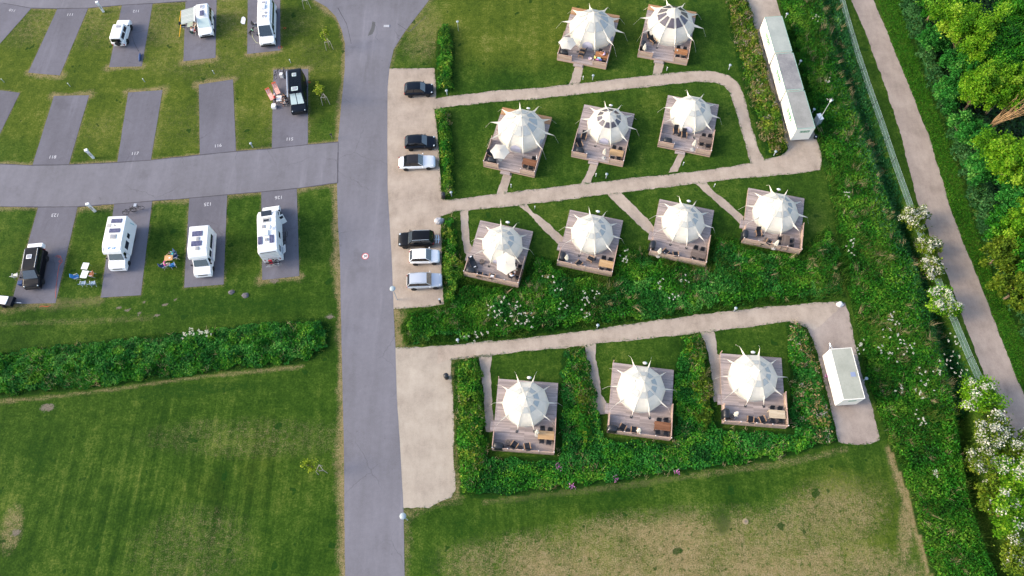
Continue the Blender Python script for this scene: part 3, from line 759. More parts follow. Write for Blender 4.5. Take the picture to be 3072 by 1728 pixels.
for i, (c, *q) in DECK.items():
    P = [K(c, *q[0], Z0), K(c, *q[1], Z0), K(c, *q[2], .1), K(c, *q[3], .1)]
    rz = (heading(P[0], P[1]) + heading(P[3], P[2])) / 2
    ce = sum((Vector((p.x, p.y, 0)) for p in P), Vector()) / 4
    Wd = ((P[1] - P[0]).to_2d().length + (P[2] - P[3]).to_2d().length) / 2
    Dp = ((P[3] - P[0]).to_2d().length + (P[2] - P[1]).to_2d().length) / 2
    FR[i] = (ce, rz, Wd, Dp)
FH = .98
def fence_run(parent, a, b, n, posts=True):
    """boards between posts from a to b (deck coordinates), n panels"""
    a, b = Vector(a), Vector(b); d = (b - a); L_ = d.length; d.normalize(); rz = math.atan2(d.y, d.x)
    for k in range(n):
        c = a + d * L_ * (k + .5) / n
        pn = MB().box((0, 0, 0), (L_ / n - .1, .045, FH - .06))
        o = pn.build("fence_panel", M_fence, parent); o.location = (c.x, c.y, Z0 + FH / 2 - .14); o.rotation_euler = (0, 0, rz)
        r = MB().box((0, 0, 0), (L_ / n - .1, .09, .035)).build("top_rail", M_post, o); r.location = (0, 0, FH / 2 - .01)
    if posts:
        for k in range(n + 1):
            c = a + d * L_ * k / n
            p = MB().box((0, 0, 0), (.09, .09, FH + .34)).build("fence_post", M_post, parent); p.location = (c.x, c.y, Z0 + FH / 2 - .16)
            q = MB().box((0, 0, 0), (.1, .1, .03)).build("cap", M_postcap, p); q.location = (0, 0, FH / 2 + .185)
for i, (ce, rz, Wd, Dp) in FR.items():
    d = thing("tent_deck", "weathered timber deck with board fence under the " + LOC[i], "deck", ce, rz, "timber tent decks")
    w, l = Wd / 2, Dp / 2
    ext = {1: 1.35, 2: 1.1, 3: 1.2}.get(i, 0)
    MB().box((0, -ext / 2, Z0 - .06), (Wd, Dp - ext, .12)).build("deck_floor", M_deck, d)
    if ext: MB().box((0, l - ext / 2, Z0 - .062), (Wd, ext - .01, .12)).build("deck_extension", M_newdeck, d)
    sk = MB()
    for s in (-1, 1):
        sk.box((s * (w - .03), 0, Z0 / 2 - .06), (.05, Dp - .02, Z0 - .13)); sk.box((0, s * (l - .03), Z0 / 2 - .06), (Wd - .13, .05, Z0 - .13))
    sk.build("skirt", M_post, d)
    e = .06
    if i <= 5:
        fence_run(d, (-w + e, -l + e, 0), (-w + .29 * Wd, -l + e, 0), 1); fence_run(d, (w - .275 * Wd, -l + e, 0), (w - e, -l + e, 0), 1)
        fence_run(d, (-w + e, -l + .2, 0), (-w + e, -l + .42 * Dp, 0), 2, False); fence_run(d, (w - e, -l + .2, 0), (w - e, -l + .40 * Dp, 0), 2, False)
        for s, f in ((-1, .42), (1, .40)):
            for k in (.21, f):
                p = MB().box((0, 0, 0), (.09, .09, FH + .34)).build("fence_post", M_post, d); p.location = (s * (w - e), -l + k * Dp, Z0 + FH / 2 - .16)
        MB().box((-.06 * Wd, -l - .24, .1), (1.25, .46, .2)).build("step", M_deck, d)
    else:
        fence_run(d, (-w + e, -l + e, 0), (w - e, -l + e, 0), 4)
        fence_run(d, (-w + e, -l + .2, 0), (-w + e, -l + .24 * Dp, 0), 1, False); fence_run(d, (w - e, -l + .2, 0), (w - e, -l + .47 * Dp, 0), 2, False)
        for s, k in ((-1, .24), (1, .24), (1, .47)):
            p = MB().box((0, 0, 0), (.09, .09, FH + .34)).build("fence_post", M_post, d); p.location = (s * (w - e), -l + k * Dp, Z0 + FH / 2 - .16)
        MB().box((-w - .21, -l + .335 * Dp, .12), (.4, 1.15, .2)).build("step", M_deck, d)
        if i >= 10: MB().box((-w + .06, l + .06, .5), (.08, .08, 1.0)).build("corner_post", M_post, d)

# ---- one bell tent of ten panels; unit radius, scaled by hand into metres
def bell_tent(i, ce, Rm, rz, clear, door_at):
    s = Rm / 2.55
    HT = 1 if Rm < 2.8 else .97
    t = thing("bell_tent", {True: "white bell tent with clear roof windows, ", False: "white bell tent with pale gauze windows, "}[clear] + LOC[i].replace(" tent", "", 1), "tent", (ce.x, ce.y, Z0), rz, "white bell tents")
    n = 10
    A = [R(-90 + 18 + 36 * k) for k in range(n)]                 # ribs; the first two flank the front
    def P(r, a, z): return Vector((r * s * math.cos(a), r * s * math.sin(a), z * s * HT))
    prof_w = [(2.50, .0), (2.62, .35), (2.64, .75), (2.52, 1.12)]
    prof_r = [(2.52, 1.12), (2.32, 1.42), (1.90, 1.78), (1.46, 2.09), (1.02, 2.38), (.72, 2.58), (.40, 2.81), (.16, 3.02), (.05, 3.16)]
    def shell(name, prof, sag, mat, cap=False):
        m = MB(); rings = []
        for r, z in prof:
            ring = []
            for k in range(n):
                a0, a1 = A[k], A[k] + R(36)
                for j in range(3):
                    f = j / 3; a = a0 + (a1 - a0) * f
                    # between ribs the cloth hangs straight and sags a little
                    ch = math.cos(R(18)) / math.cos(abs(f - .5) * R(36)) if j else 1.0
                    ring.append(P(r * (1 + (ch - 1) * sag[0]), a, z - (sag[1] * (r / 2.5) if j else 0)))
            rings.append(ring)
        m.loft(rings, cap=cap)
        return m.build(name, mat, t, smooth=False)
    wall = shell("wall", prof_w, (1.0, 0), M_canvas)
    roof = shell("roof", prof_r, (1.0, .05), M_canvas)
    MB().lathe([(.20 * s, 2.94 * s * HT), (.10 * s, 3.11 * s * HT), (.03 * s, 3.26 * s * HT)], n=10).build("peak_cap", M_canvas2, t)
    # floor disc, hidden but for its rim, added to bounce light into the cloth
    MB().lathe([(2.56 * s, .0), (2.56 * s, .05)], n=20).build("bounce_floor", M_stone, t)
    wm = M_clear if clear else M_mesh
    r0, r1, z0, z1 = (.95, 1.55, 2.43, 2.03) if Rm < 2.8 else (.85, 1.75, 2.50, 1.89)
    hid = {5: (6, 7, 8), }.get(i, ())
    for k in range(n):
        if k in hid: continue
        a0, a1 = A[k] + R(4), A[k] + R(32)
        f0, f1 = .035 / r0 * 2.5, .035 / r1 * 2.5
        up = .035
        def Q(r, a, z):
            ch = math.cos(R(18)) / math.cos(a - A[k] - R(18))
            return P(r * ch, a, z + up)
        am = (a0 + a1) / 2
        m = MB(); m.slab([Q(r0, a0 + R(3), z0), Q(r1, a0, z1), Q(r1, am, z1), Q(r1, a1, z1), Q(r0, a1 - R(3), z0), Q(r0, am, z0)], .012)
        m.build("window", wm, t)
    # wings of cloth along the ribs, drawn out to guyed tips
    for k in range(n):
        a = A[k]; front = k in (0, 9)
        u = Vector((math.cos(a), math.sin(a), 0)); w = Vector((-u.y, u.x, 0))
        tip = (u * 3.05 + Vector((0, 0, .22))) * s if front else (u * (3.48 + .12 * ((k * 7) % 3 - 1)) + Vector((0, 0, .95))) * s
        a0 = (u * 1.62 + Vector((0, 0, 2.02))) * s; a1 = (u * 2.5 + Vector((0, 0, 1.34))) * s
        b0 = (u * 2.50 + Vector((0, 0, 1.02))) * s
        hw = .105 * s
        m = MB()
        m.add([a0, a1, tip, b0 + w * hw, b0 - w * hw, u * 1.75 * s + w * .05 + Vector((0, 0, 1.80 * s)), u * 1.75 * s - w * .05 + Vector((0, 0, 1.80 * s)), tip - Vector((0, 0, .05))],
              [(0, 1, 3, 5), (0, 6, 4, 1), (1, 2, 7, 3), (1, 4, 7, 2), (3, 7, 4)])
        o = m.build("canopy_wing", M_canvas2, t)
        if front:
            e = MB().box((0, 0, 0), (.3, .22, .03), rz=a); p = e.build("anchor_plate", M_plate, t); p.location = u * 3.16 * s + Vector((0, 0, .02))
            MB().tube(tip, u * 3.16 * s + Vector((0, 0, .03)), .018, n=4).build("guy_line", M_rope, o)
        else:
            g = u * (4.15 * s); low = -Z0 + .02 if (abs(g.x) > FR[i][2] / 2 - .1) else .02
            MB().tube(tip, Vector((g.x, g.y, low)), .009, n=4).build("guy_line", M_rope, o)
    # arched door of gauze in the front panel and a small side opening
    def arch(k, wid, h, zb, mat, nm, shift=0.0):
        am = A[k] + R(18) + shift
        m = MB(); rows = []
        for z in np.linspace(zb, zb + h, 10):
            hw_ = wid if z < zb + h * .5 else wid * math.sqrt(max(.002, 1 - ((z - zb - h * .5) / (h * .5)) ** 2))
            r = np.interp(z, [p[1] for p in prof_w] + [1.36, 1.66], [p[0] for p in prof_w] + [2.36, 2.05]) * math.cos(R(18)) + .05
            c0 = Vector((math.cos(am), math.sin(am), 0)) * r + Vector((0, 0, z)); sd = Vector((-math.sin(am), math.cos(am), 0)) * hw_
            rows.append([(c0 - sd) * s, c0 * s, (c0 + sd) * s])
        m.loft(rows, closed=False, cap=False)
        m.build(nm, mat, t)
    if door_at is not None:
        arch(door_at, .58, 1.12, .06, M_door, "door")
    if i in (1, 3): arch(1, .3, .5, .42, M_door, "side_window", R(-2))
    # air vents: small flat patches low on the cloth
    return t
CLEAR = {2, 4}
DOOR = {1: 9, 3: 9, 4: 9, 5: 9, 6: 9}
pxm = lambda c, x, y, z: (K(c, x + 10, y, z) - K(c, x, y, z)).length / 10
for i, (c, x, y, wpx) in TENT.items():
    ce = K(c, x, y, Z0 + .7)
    Rm = wpx * pxm(c, x, y, Z0 + .7) / 1.03
    bell_tent(i, ce, Rm, FR[i][1] + (R(4) if i >= 10 else 0), i in CLEAR, DOOR.get(i))
    back = FR[i][0] + Matrix.Rotation(FR[i][1], 3, 'Z') @ Vector((.1, FR[i][3] / 2 + .2, 0))
    if i not in (1, 2, 5):
        lp = thing("power_post", "small white-capped power post behind the " + LOC[i], "power post", back, FR[i][1], "power posts behind the tents")
        MB().box((0, 0, .45), (.12, .12, .9)).build("post", M_legdark, lp)
        MB().ell((0, 0, .92), (.26, .17, .1), 12, 4).build("cap", M_white, lp, smooth=True)

# ---- furniture, one of each kind
def make_dining_chair():
    t = thing("dining_chair", "black dining chair", "chair")
    MB().box((0, 0, .45), (.48, .48, .06)).build("seat", M_black, t)
    MB().box((-.23, 0, .68), (.05, .46, .42), M=Matrix.Rotation(R(-8), 3, 'Y')).build("backrest", M_black, t)
    for sx in (-1, 1):
        for sy in (-1, 1):
            MB().tube((sx * .21, sy * .21, .43), (sx * .24, sy * .24, 0), .018, n=5).build("leg", M_legdark, t)
    for sy in (-1, 1):
        MB().box((.0, sy * .25, .64), (.42, .05, .03)).tube((.19, sy * .25, .63), (.19, sy * .24, .45), .015, n=4).build("armrest", M_legdark, t)
    return t
def make_lounge_chair():
    t = thing("lounge_chair", "black low lounge chair", "chair")
    MB().box((.08, 0, .33), (.62, .54, .07), M=Matrix.Rotation(R(8), 3, 'Y')).build("seat", M_black, t)
    MB().box((-.40, 0, .62), (.07, .54, .72), M=Matrix.Rotation(R(-24), 3, 'Y')).build("backrest", M_black, t)
    for sy in (-1, 1):
        MB().box((.02, sy * .32, .52), (.66, .075, .035)).build("armrest", M_armwood, t)
        for sx in (-.26, .32):
            MB().box((sx, sy * .31, .25), (.05, .05, .5)).build("leg", M_armwood, t)
    return t
def make_side_table():
    t = thing("side_table", "small round black side table", "side table")
    MB().lathe([(.26, .42), (.27, .44), (.27, .46)], n=16).build("top", M_black, t)
    MB().lathe([(.2, 0), (.2, .02), (.03, .04), (.03, .42)], n=10).build("stem", M_legdark, t)
    return t
def make_bbq():
    t = thing("covered_barbecue", "barbecue under a black cover", "barbecue")
    m = MB()
    rings = []
    for z, sx, sy in ((.02, .58, .36), (.45, .56, .35), (.8, .55, .36), (.98, .48, .31), (1.07, .34, .2), (1.1, .16, .08)):
        rings.append([(sx * abs(math.cos(q)) ** .6 * math.copysign(1, math.cos(q)), sy * abs(math.sin(q)) ** .6 * math.copysign(1, math.sin(q)), z) for q in np.linspace(0, 2 * math.pi, 20, endpoint=False)])
    m.loft(rings).build("cover", M_blackcover, t, smooth=True)
    for sx in (-.4, .4):
        MB().lathe([(.07, 0), (.07, .05)], c=(sx, .36, 0), n=8).build("wheel", M_legdark, t)
    return t
def make_table(mat):
    t = thing("dining_table", "wooden dining table", "table")
    MB().box((0, 0, .73), (1.7, .9, .04)).build("table_top", mat, t)
    for sx in (-1, 1):
        for sy in (-1, 1):
            MB().box((sx * .76, sy * .38, .355), (.07, .07, .71)).build("leg", mat, t)
    return t
def make_parasol(open_, tilt=0.0, r=1.22):
    t = thing("open_parasol" if open_ else "closed_parasol", "parasol", "parasol")
    MB().lathe([(.27, 0), (.27, .06), (.06, .09), (.05, .3)], n=18).build("base", M_stone, t)
    MB().tube((0, 0, .09), (0, 0, 2.45), .024, n=8).build("pole", M_pole, t)
    m = MB()
    if open_:
        n = 6
        pts = []
        M = Matrix.Rotation(tilt, 3, 'X')
        apex = M @ Vector((0, 0, .38))
        vs = [apex + Vector((0, 0, 2.1))]
        for k in range(n):
            a = 2 * math.pi * k / n
            vs.append(M @ Vector((r * math.cos(a), r * math.sin(a), 0)) + Vector((0, 0, 2.1)))
            b = a + math.pi / n; rr = r * math.cos(math.pi / n) * .95
            vs.append(M @ Vector((rr * math.cos(b), rr * math.sin(b), .06)) + Vector((0, 0, 2.1)))
        m.add(vs, [(0, 1 + k, 1 + (k + 1) % 12) for k in range(12)])
        m.add([v - Vector((0, 0, .02)) for v in vs], [(0, 1 + (k + 1) % 12, 1 + k) for k in range(12)])
        m.build("canopy", M_parasol, t)
        MB().lathe([(.04, 2.45), (.05, 2.5), (.01, 2.55)], n=8).build("finial", M_pole, t)
    else:
        rings = []
        for z, r in ((1.15, .19), (1.3, .21), (1.7, .17), (2.2, .11), (2.5, .05)):
            rings.append([(r * (1 + .28 * math.cos(6 * q)) * math.cos(q), r * (1 + .28 * math.cos(6 * q)) * math.sin(q), z) for q in np.linspace(0, 2 * math.pi, 24, endpoint=False)])
        m.loft(rings).build("folded_canopy", M_parasol, t)
    return t
def make_stool():
    t = thing("log_stool", "round wooden stool", "stool")
    MB().lathe([(.26, 0), (.28, .3), (.3, .32), (.3, .38)], n=18).build("seat", M_stool, t)
    MB().lathe([(.12, .385), (.17, .39), (.17, .4), (.12, .4)], n=16, cap=False).build("rim", M_legdark, t)
    return t
PR = {'chair': Proto(make_dining_chair()), 'lounge': Proto(make_lounge_chair()), 'side': Proto(make_side_table()), 'bbq': Proto(make_bbq()), 'open': Proto(make_parasol(True)),
      'closed': Proto(make_parasol(False)), 'stool': Proto(make_stool())}
for k in ('brown', 'light', 'grey', 'cream', 'orange', 'dark'): PR['table_' + k] = Proto(make_table(M_tab[k]))
def on(c, x, y, z=Z0): return K(c, x, y, z)
def put(kind, i, c, x, y, ang, label, zlook=.45, scale=None):
    """a piece stands on deck i under the photo point (x, y) seen at height zlook above the deck; ang against the deck's front edge"""
    p = K(c, x, y, Z0 + zlook)
    grp = {'chair': "black dining chairs", 'lounge': "black lounge chairs", 'side': "round black side tables", 'bbq': "covered barbecues", 'open': "open white parasols", 'closed': "closed white parasols", 'stool': "round wooden stools"}.get(kind, "wooden dining tables")
    return PR[kind].place((p.x, p.y, Z0), FR[i][1] + R(ang), f"{label}, deck of {LOC[i]}", grp, scale)
COLWORD = {'brown': 'brown', 'light': 'light wood', 'grey': 'grey-brown', 'cream': 'pale cream', 'orange': 'orange-brown', 'dark': 'dark brown'}
def dining(i, c, x, y, col, ang=0, skip=(), wh=1.0):
    p = K(c, x, y, Z0 + .75)
    put('table_' + col, i, c, x, y, ang, f"{COLWORD[col]} dining table", .75)
    M = Matrix.Rotation(FR[i][1] + R(ang), 3, 'Z')
    names = {0: "far left", 1: "far right", 2: "near left", 3: "near right"} if not ang else {0: "lower left", 1: "upper left", 2: "lower right", 3: "upper right"}
    for k, (dx, dy, a) in enumerate(((-.4, .62, -90), (.4, .62, -90), (-.4, -.62, 90), (.4, -.62, 90))):
        if k in skip: continue
        q = p + M @ Vector((dx + random.uniform(-.05, .05), dy + random.uniform(-.06, .08), 0))
        PR['chair'].place((q.x, q.y, Z0), FR[i][1] + R(ang + a + random.uniform(-9, 9)), f"{names[k]} dining chair at the table, deck of {LOC[i]}", "black dining chairs")
dining(1, 'a', 840, 745, 'orange', skip=(1, 2)); dining(2, 'a', 1918, 702, 'orange'); dining(3, 'b', 760, 935, 'brown', skip=(0,)); dining(4, 'b', 1945, 805, 'light')
dining(5, 'c', 1217, 1000, 'grey'); dining(6, 'd', 806, 1030, 'dark', skip=(0, 2)); dining(7, 'd', 2122, 925, 'light'); dining(8, 'e', 870, 982, 'grey')
dining(9, 'e', 2030, 820, 'grey', 90); dining(10, 'g', 1014, 1046, 'light'); dining(11, 'h', 970, 1100, 'brown'); dining(12, 'i', 987, 1033, 'cream')
put('open', 1, 'a', 372, 578, 5, "open white parasol in the corner", 1.88, (1, 1, .84)); put('open', 3, 'b', 360, 785, 10, "open white parasol in the corner", 1.88, (1, 1, .84))
for a in ((2, 'a', 1425, 635), (4, 'b', 1785, 790), (5, 'c', 1025, 1050), (7, 'd', 1550, 825), (8, 'e', 355, 940), (9, 'e', 1915, 835), (10, 'g', 900, 1000), (11, 'h', 672, 1150), (12, 'i', 470, 1025)):
    put('closed', *a, 0, "folded white parasol on a round base", 1.42, (1, 1, .8))
for a in ((1, 'a', 330, 700, 8), (2, 'a', 1402, 590, 85), (3, 'b', 250, 895, 5), (4, 'b', 1450, 765, 0), (5, 'c', 580, 1000, 0), (6, 'd', 152, 1012, 0), (7, 'd', 1486, 805, 88), (8, 'e', 260, 855, 88), (9, 'e', 1497, 710, 88), (10, 'g', 405, 1178, 0), (11, 'h', 335, 1125, 0), (12, 'i', 340, 1020, 88)):  # the one nearest the road in row three is added over dark shading
    put('bbq', *a[:4], a[4], "black covered barbecue in the corner", .9)
lc = "lounge chair "
for a in ((1, 'a', 580, 690, 178, "farther of the mid-deck pair"), (1, 'a', 560, 742, 178, "nearer of the mid-deck pair"), (2, 'a', 1490, 490, -70, "at the canvas"), (2, 'a', 1540, 555, -40, "beside the front anchor"), (3, 'b', 238, 830, -20, "behind the parasol"),
          (4, 'b', 1500, 585, -90, "nearest the tent"), (4, 'b', 1445, 690, -60, "below the side table"), (5, 'c', 712, 850, -80, "nearer the side fence"), (5, 'c', 850, 910, -80, "nearer the steps"), (6, 'd', 285, 1080, 90, "between dark corner and side table"), (6, 'd', 465, 1110, 90, "with a pale cushion"),
          (7, 'd', 1725, 915, 60, "nearest the front fence"), (7, 'd', 1895, 850, 160, "in mid deck"), (8, 'e', 430, 955, 60, "beside the parasol"), (8, 'e', 565, 990, 105, "beyond the side table"), (9, 'e', 1670, 705, -75, "alone in mid deck"), (9, 'e', 1805, 830, 70, "by the front fence"),
          (10, 'g', 610, 1170, 62, "nearer the stool"), (10, 'g', 775, 1190, 105, "beyond the side table"), (11, 'h', 460, 1115, 68, "nearer the barbecue"), (11, 'h', 605, 1150, 90, "beside the parasol"), (12, 'i', 645, 1100, 82, "nearer the parasol"), (12, 'i', 797, 1100, 112, "nearer the table")):
    put('lounge', a[0], a[1], a[2], a[3], a[4] + 0, lc + a[5], .4)
for a in ((4, 'b', 1417, 625), (5, 'c', 775, 890), (6, 'd', 375, 1103), (8, 'e', 490, 992), (10, 'g', 690, 1210), (11, 'h', 532, 1160), (12, 'i', 715, 1115), (9, 'e', 1718, 838)):
    put('side', *a, 0, "round black side table", .45)
for a in ((6, 'd', 315, 885), (10, 'g', 528, 1135), (9, 'e', 1772, 790), (12, 'i', 412, 1062)):
    put('stool', *a, 0, "round weathered wooden stool", .38)
# the tilted parasol of the third row, its table and small things lying about
tp = Proto(make_parasol(True, R(32), 1.32))
p = K('d', 668, 972, Z0 + 2.2); tp.place((p.x, p.y + .5, Z0), FR[6][1] + R(-20), "tilted white parasol over the table, deck of " + LOC[6], "open white parasols")
cu = MB().box((0, 0, .05), (.46, .42, .1), tap=.85).build("cushion", M_white, None, bevel=.03); p = K('d', 465, 1108, Z0 + .42); cu.location = (p.x, p.y, Z0 + .37); cu.rotation_euler = (0, 0, FR[6][1]); tag(cu, "pale cushion on a lounge chair, deck of " + LOC[6], "cushion")
# recliner with two white labels on deck 6
rc = thing("recliner", "long black recliner with white labels, deck of " + LOC[6], "recliner", K('d', 200, 950, Z0), FR[6][1] + R(-52))
MB().box((0, 0, .36), (1.1, .6, .1)).build("seat", M_blackcover, rc); MB().box((-.72, 0, .6), (.12, .6, .6), M=Matrix.Rotation(R(-35), 3, 'Y')).build("backrest", M_blackcover, rc)
for s in (-1, 1): MB().box((-.1, s * .33, .48), (.8, .07, .06)).build("armrest", M_legdark, rc)
for sx in (-.45, .45):
    for s in (-1, 1): MB().tube((sx, s * .25, .31), (sx, s * .27, 0), .02, n=5).build("leg", M_legdark, rc)
for x, z in ((-.78, .93), (.38, .415)): MB().box((x, 0, z), (.12, .26, .012)).build("care_label", M_white, rc)
# white towel over a chair, toys and bowl on the back-row deck
tw = MB().box((0, 0, .4), (.4, .42, .03)).box((-.22, 0, .64), (.04, .42, .5)).build("towel", M_white, None, bevel=.01); p = K('b', 838, 875, Z0 + .6); tw.location = (p.x, p.y, Z0); tw.rotation_euler = (0, 0, FR[3][1] + R(200)); tag(tw, "white towel over a chair by the table, deck of " + LOC[3], "towel")
def rag(name, pts, z, mat, label, cat, thick=.03):
    m = MB(); m.slab(pts, thick); o = m.build(name, mat); return tag(o, label, cat)
M_toy = {k: plain("toy_" + k, lin(v), .6) for k, v in dict(yellow='d9d27a', aqua='8fc3c4', pink='c87fae', blue='4f62b4', palepink='dfc6c8').items()}
for nm, q, mt, lb in (("swim_towel", [(1465, 905), (1530, 920), (1560, 840), (1490, 815)], 'yellow', "yellow towel hung over the fence end"), ("swim_ring", [(1590, 850), (1700, 870), (1720, 940), (1600, 930)], 'aqua', "aqua swimming toy by the front fence"),
                      ("pool_noodle", [(1545, 930), (1640, 950), (1650, 985), (1550, 965)], 'pink', "pink swimming toy by the front fence"), ("beach_bag", [(1650, 950), (1750, 960), (1760, 990), (1660, 985)], 'blue', "blue beach bag by the front fence")):
    P = [K('u', *a, Z0 + .62) for a in q]
    rag(nm, P if (P[1] - P[0]).cross(P[-1] - P[0]).z > 0 else P[::-1], 0, M_toy[mt], lb + ", back-row tent nearer road", nm.replace('_', ' '), .1)
# a bench carries them
be = thing("deck_bench", "low wooden bench along the front fence, deck of " + LOC[1], "bench", K('u', 1680, 925, Z0 + .55), FR[1][1]); be.location.z = Z0
MB().box((0, 0, .58), (1.6, .42, .05)).build("seat", M_tab['brown'], be)
for s in (-1, 1): MB().box((s * .68, 0, .28), (.07, .38, .55)).build("leg", M_tab['brown'], be)
p = K('u', 1328, 930, Z0); bw = MB().lathe([(.1, 0), (.2, .06), (.26, .14), (.23, .14), (.09, .04)], n=16).build("basin", M_toy['palepink'], smooth=True); bw.location = (p.x, p.y, Z0); tag(bw, "pale pink plastic basin lying on the deck of " + LOC[1], "basin")
# plates and a tray on the third-row table
p = K('d', 793, 1045, Z0 + .75); pl = MB().lathe([(.07, 0), (.13, .02), (.12, .022), (.06, .008)], n=16).build("plate", M_white); pl.location = (p.x, p.y, Z0 + .752); tag(pl, "white plate on the table under the tilted parasol", "plate")
p = K('d', 800, 1018, Z0 + .75); tr = MB().box((0, 0, .015), (.5, .2, .03)).build("serving_board", M_tab['cream'], bevel=.01); tr.location = (p.x, p.y, Z0 + .752); tr.rotation_euler = (0, 0, .1); tag(tr, "pale serving board on the table under the tilted parasol", "serving board")
p = K('a', 1865, 690, Z0 + .75); mg = MB().lathe([(.07, 0), (.08, .14), (.07, .14), (.06, .02)], n=12).build("lantern", M_white); mg.location = (p.x, p.y, Z0 + .752); tag(mg, "small white lantern on the table, deck of " + LOC[2], "lantern")
# ------------------------------------------------------------------ vehicles
def paint(name, col, rough=.3, metal=0.0): return plain(name, col, rough, metal, var=.03, scale=1.5, spec=.22 if sum(col) < .1 else .5, coat=0 if sum(col) < .1 else .12)
PB = paint("car_paint_black", lin('0c0e13'), .3)
PB2 = paint("car_paint_blueblack", lin('0d141f'), .3)
PW = paint("car_paint_white", lin('dedfe0'), .35)
PS = paint("car_paint_silver", lin('b9bec6'), .3, .35)
PSW = paint("car_paint_pearl", lin('d3d6d9'), .3, .1)
M_glass = plain("car_glass", lin('10161c'), .06, var=.1, spec=.8, coat=.5)
M_glass2 = plain("windscreen_glass", lin('27323a'), .06, var=.25, scale=1.2, spec=.8, coat=.5)
M_screen = plain("insulating_screen", lin('b9c9c6'), .5, var=.06)
M_tyre = plain("tyre_rubber", lin('16171a'), .85)
M_rim = plain("alloy_rim", lin('a9adb3'), .35, .6)
M_lamp = plain("headlamp_glass", lin('aab4bb'), .15, spec=.7)
M_tail = plain("tail_lamp", lin('8c2028'), .25)
M_trim = plain("black_trim", lin('1b1c1f'), .6)
M_chrome = plain("bright_trim", lin('c9cccf'), .25, .7)
M_softtop = plain("soft_top_cloth", lin('131620'), .9)
M_solar = None
def solar_mat():
    m, nt, b = new_mat("solar_cells"); N, L = nt.nodes, nt.links
    tc = N.new("ShaderNodeTexCoord"); sx = N.new("ShaderNodeSeparateXYZ"); L.new(tc.outputs["Object"], sx.inputs[0])
    g = None
    for k in (0, 1):
        fr = math_n(N, L, 'FRACT', math_n(N, L, 'DIVIDE', sx.outputs[k], .16)); l = math_n(N, L, 'LESS_THAN', fr, .12)
        g = l if g is None else math_n(N, L, 'MAXIMUM', g, l)
    L.new(mixc(N, L, g, lin('2b2c4c'), lin('8a8ca6')), b.inputs["Base Color"]); b.inputs["Roughness"].default_value = .25
    return m
M_solar = solar_mat()
M_hatch = plain("roof_hatch_plastic", lin('8d8f96'), .35, var=.2, scale=4)
M_plate_w = plain("number_plate", lin('d8d8d4'), .5)

def wheel(parent, x, y, r=.32, w=.2):
    o = MB().lathe([(r * .6, -w / 2), (r * .93, -w / 2), (r, -w * .35), (r, w * .35), (r * .93, w / 2), (r * .6, w / 2)], n=20).build("wheel", M_tyre, parent, smooth=False)
    o.rotation_euler = (R(90), 0, 0); o.location = (x, y, r)
    m = MB().lathe([(r * .62, -w * .46), (r * .62, w * .46)], n=20)
    q = m.build("rim", M_rim, o)
    sp = MB()
    for k in range(5):
        a = 2 * math.pi * k / 5
        for s in (-1, 1): sp.box((r * .36 * math.cos(a), r * .36 * math.sin(a), s * w * .475), (r * .16, r * .36, .012), rz=a)
    sp.build("spoke_gap", M_trim, o)
    return o
def rounded(y, z0, z1, n=3, p=3.0):
    """cross-section ring of half-width y between heights z0 and z1 (superellipse), n points per quarter"""
    pts = []
    zc, h = (z0 + z1) / 2, (z1 - z0) / 2
    for q in np.linspace(0, 2 * math.pi, 4 * n + 4, endpoint=False):
        c, s = math.cos(q), math.sin(q)
        pts.append((math.copysign(abs(c) ** (2 / p), c) * y, zc + math.copysign(abs(s) ** (2 / p), s) * h))
    return pts
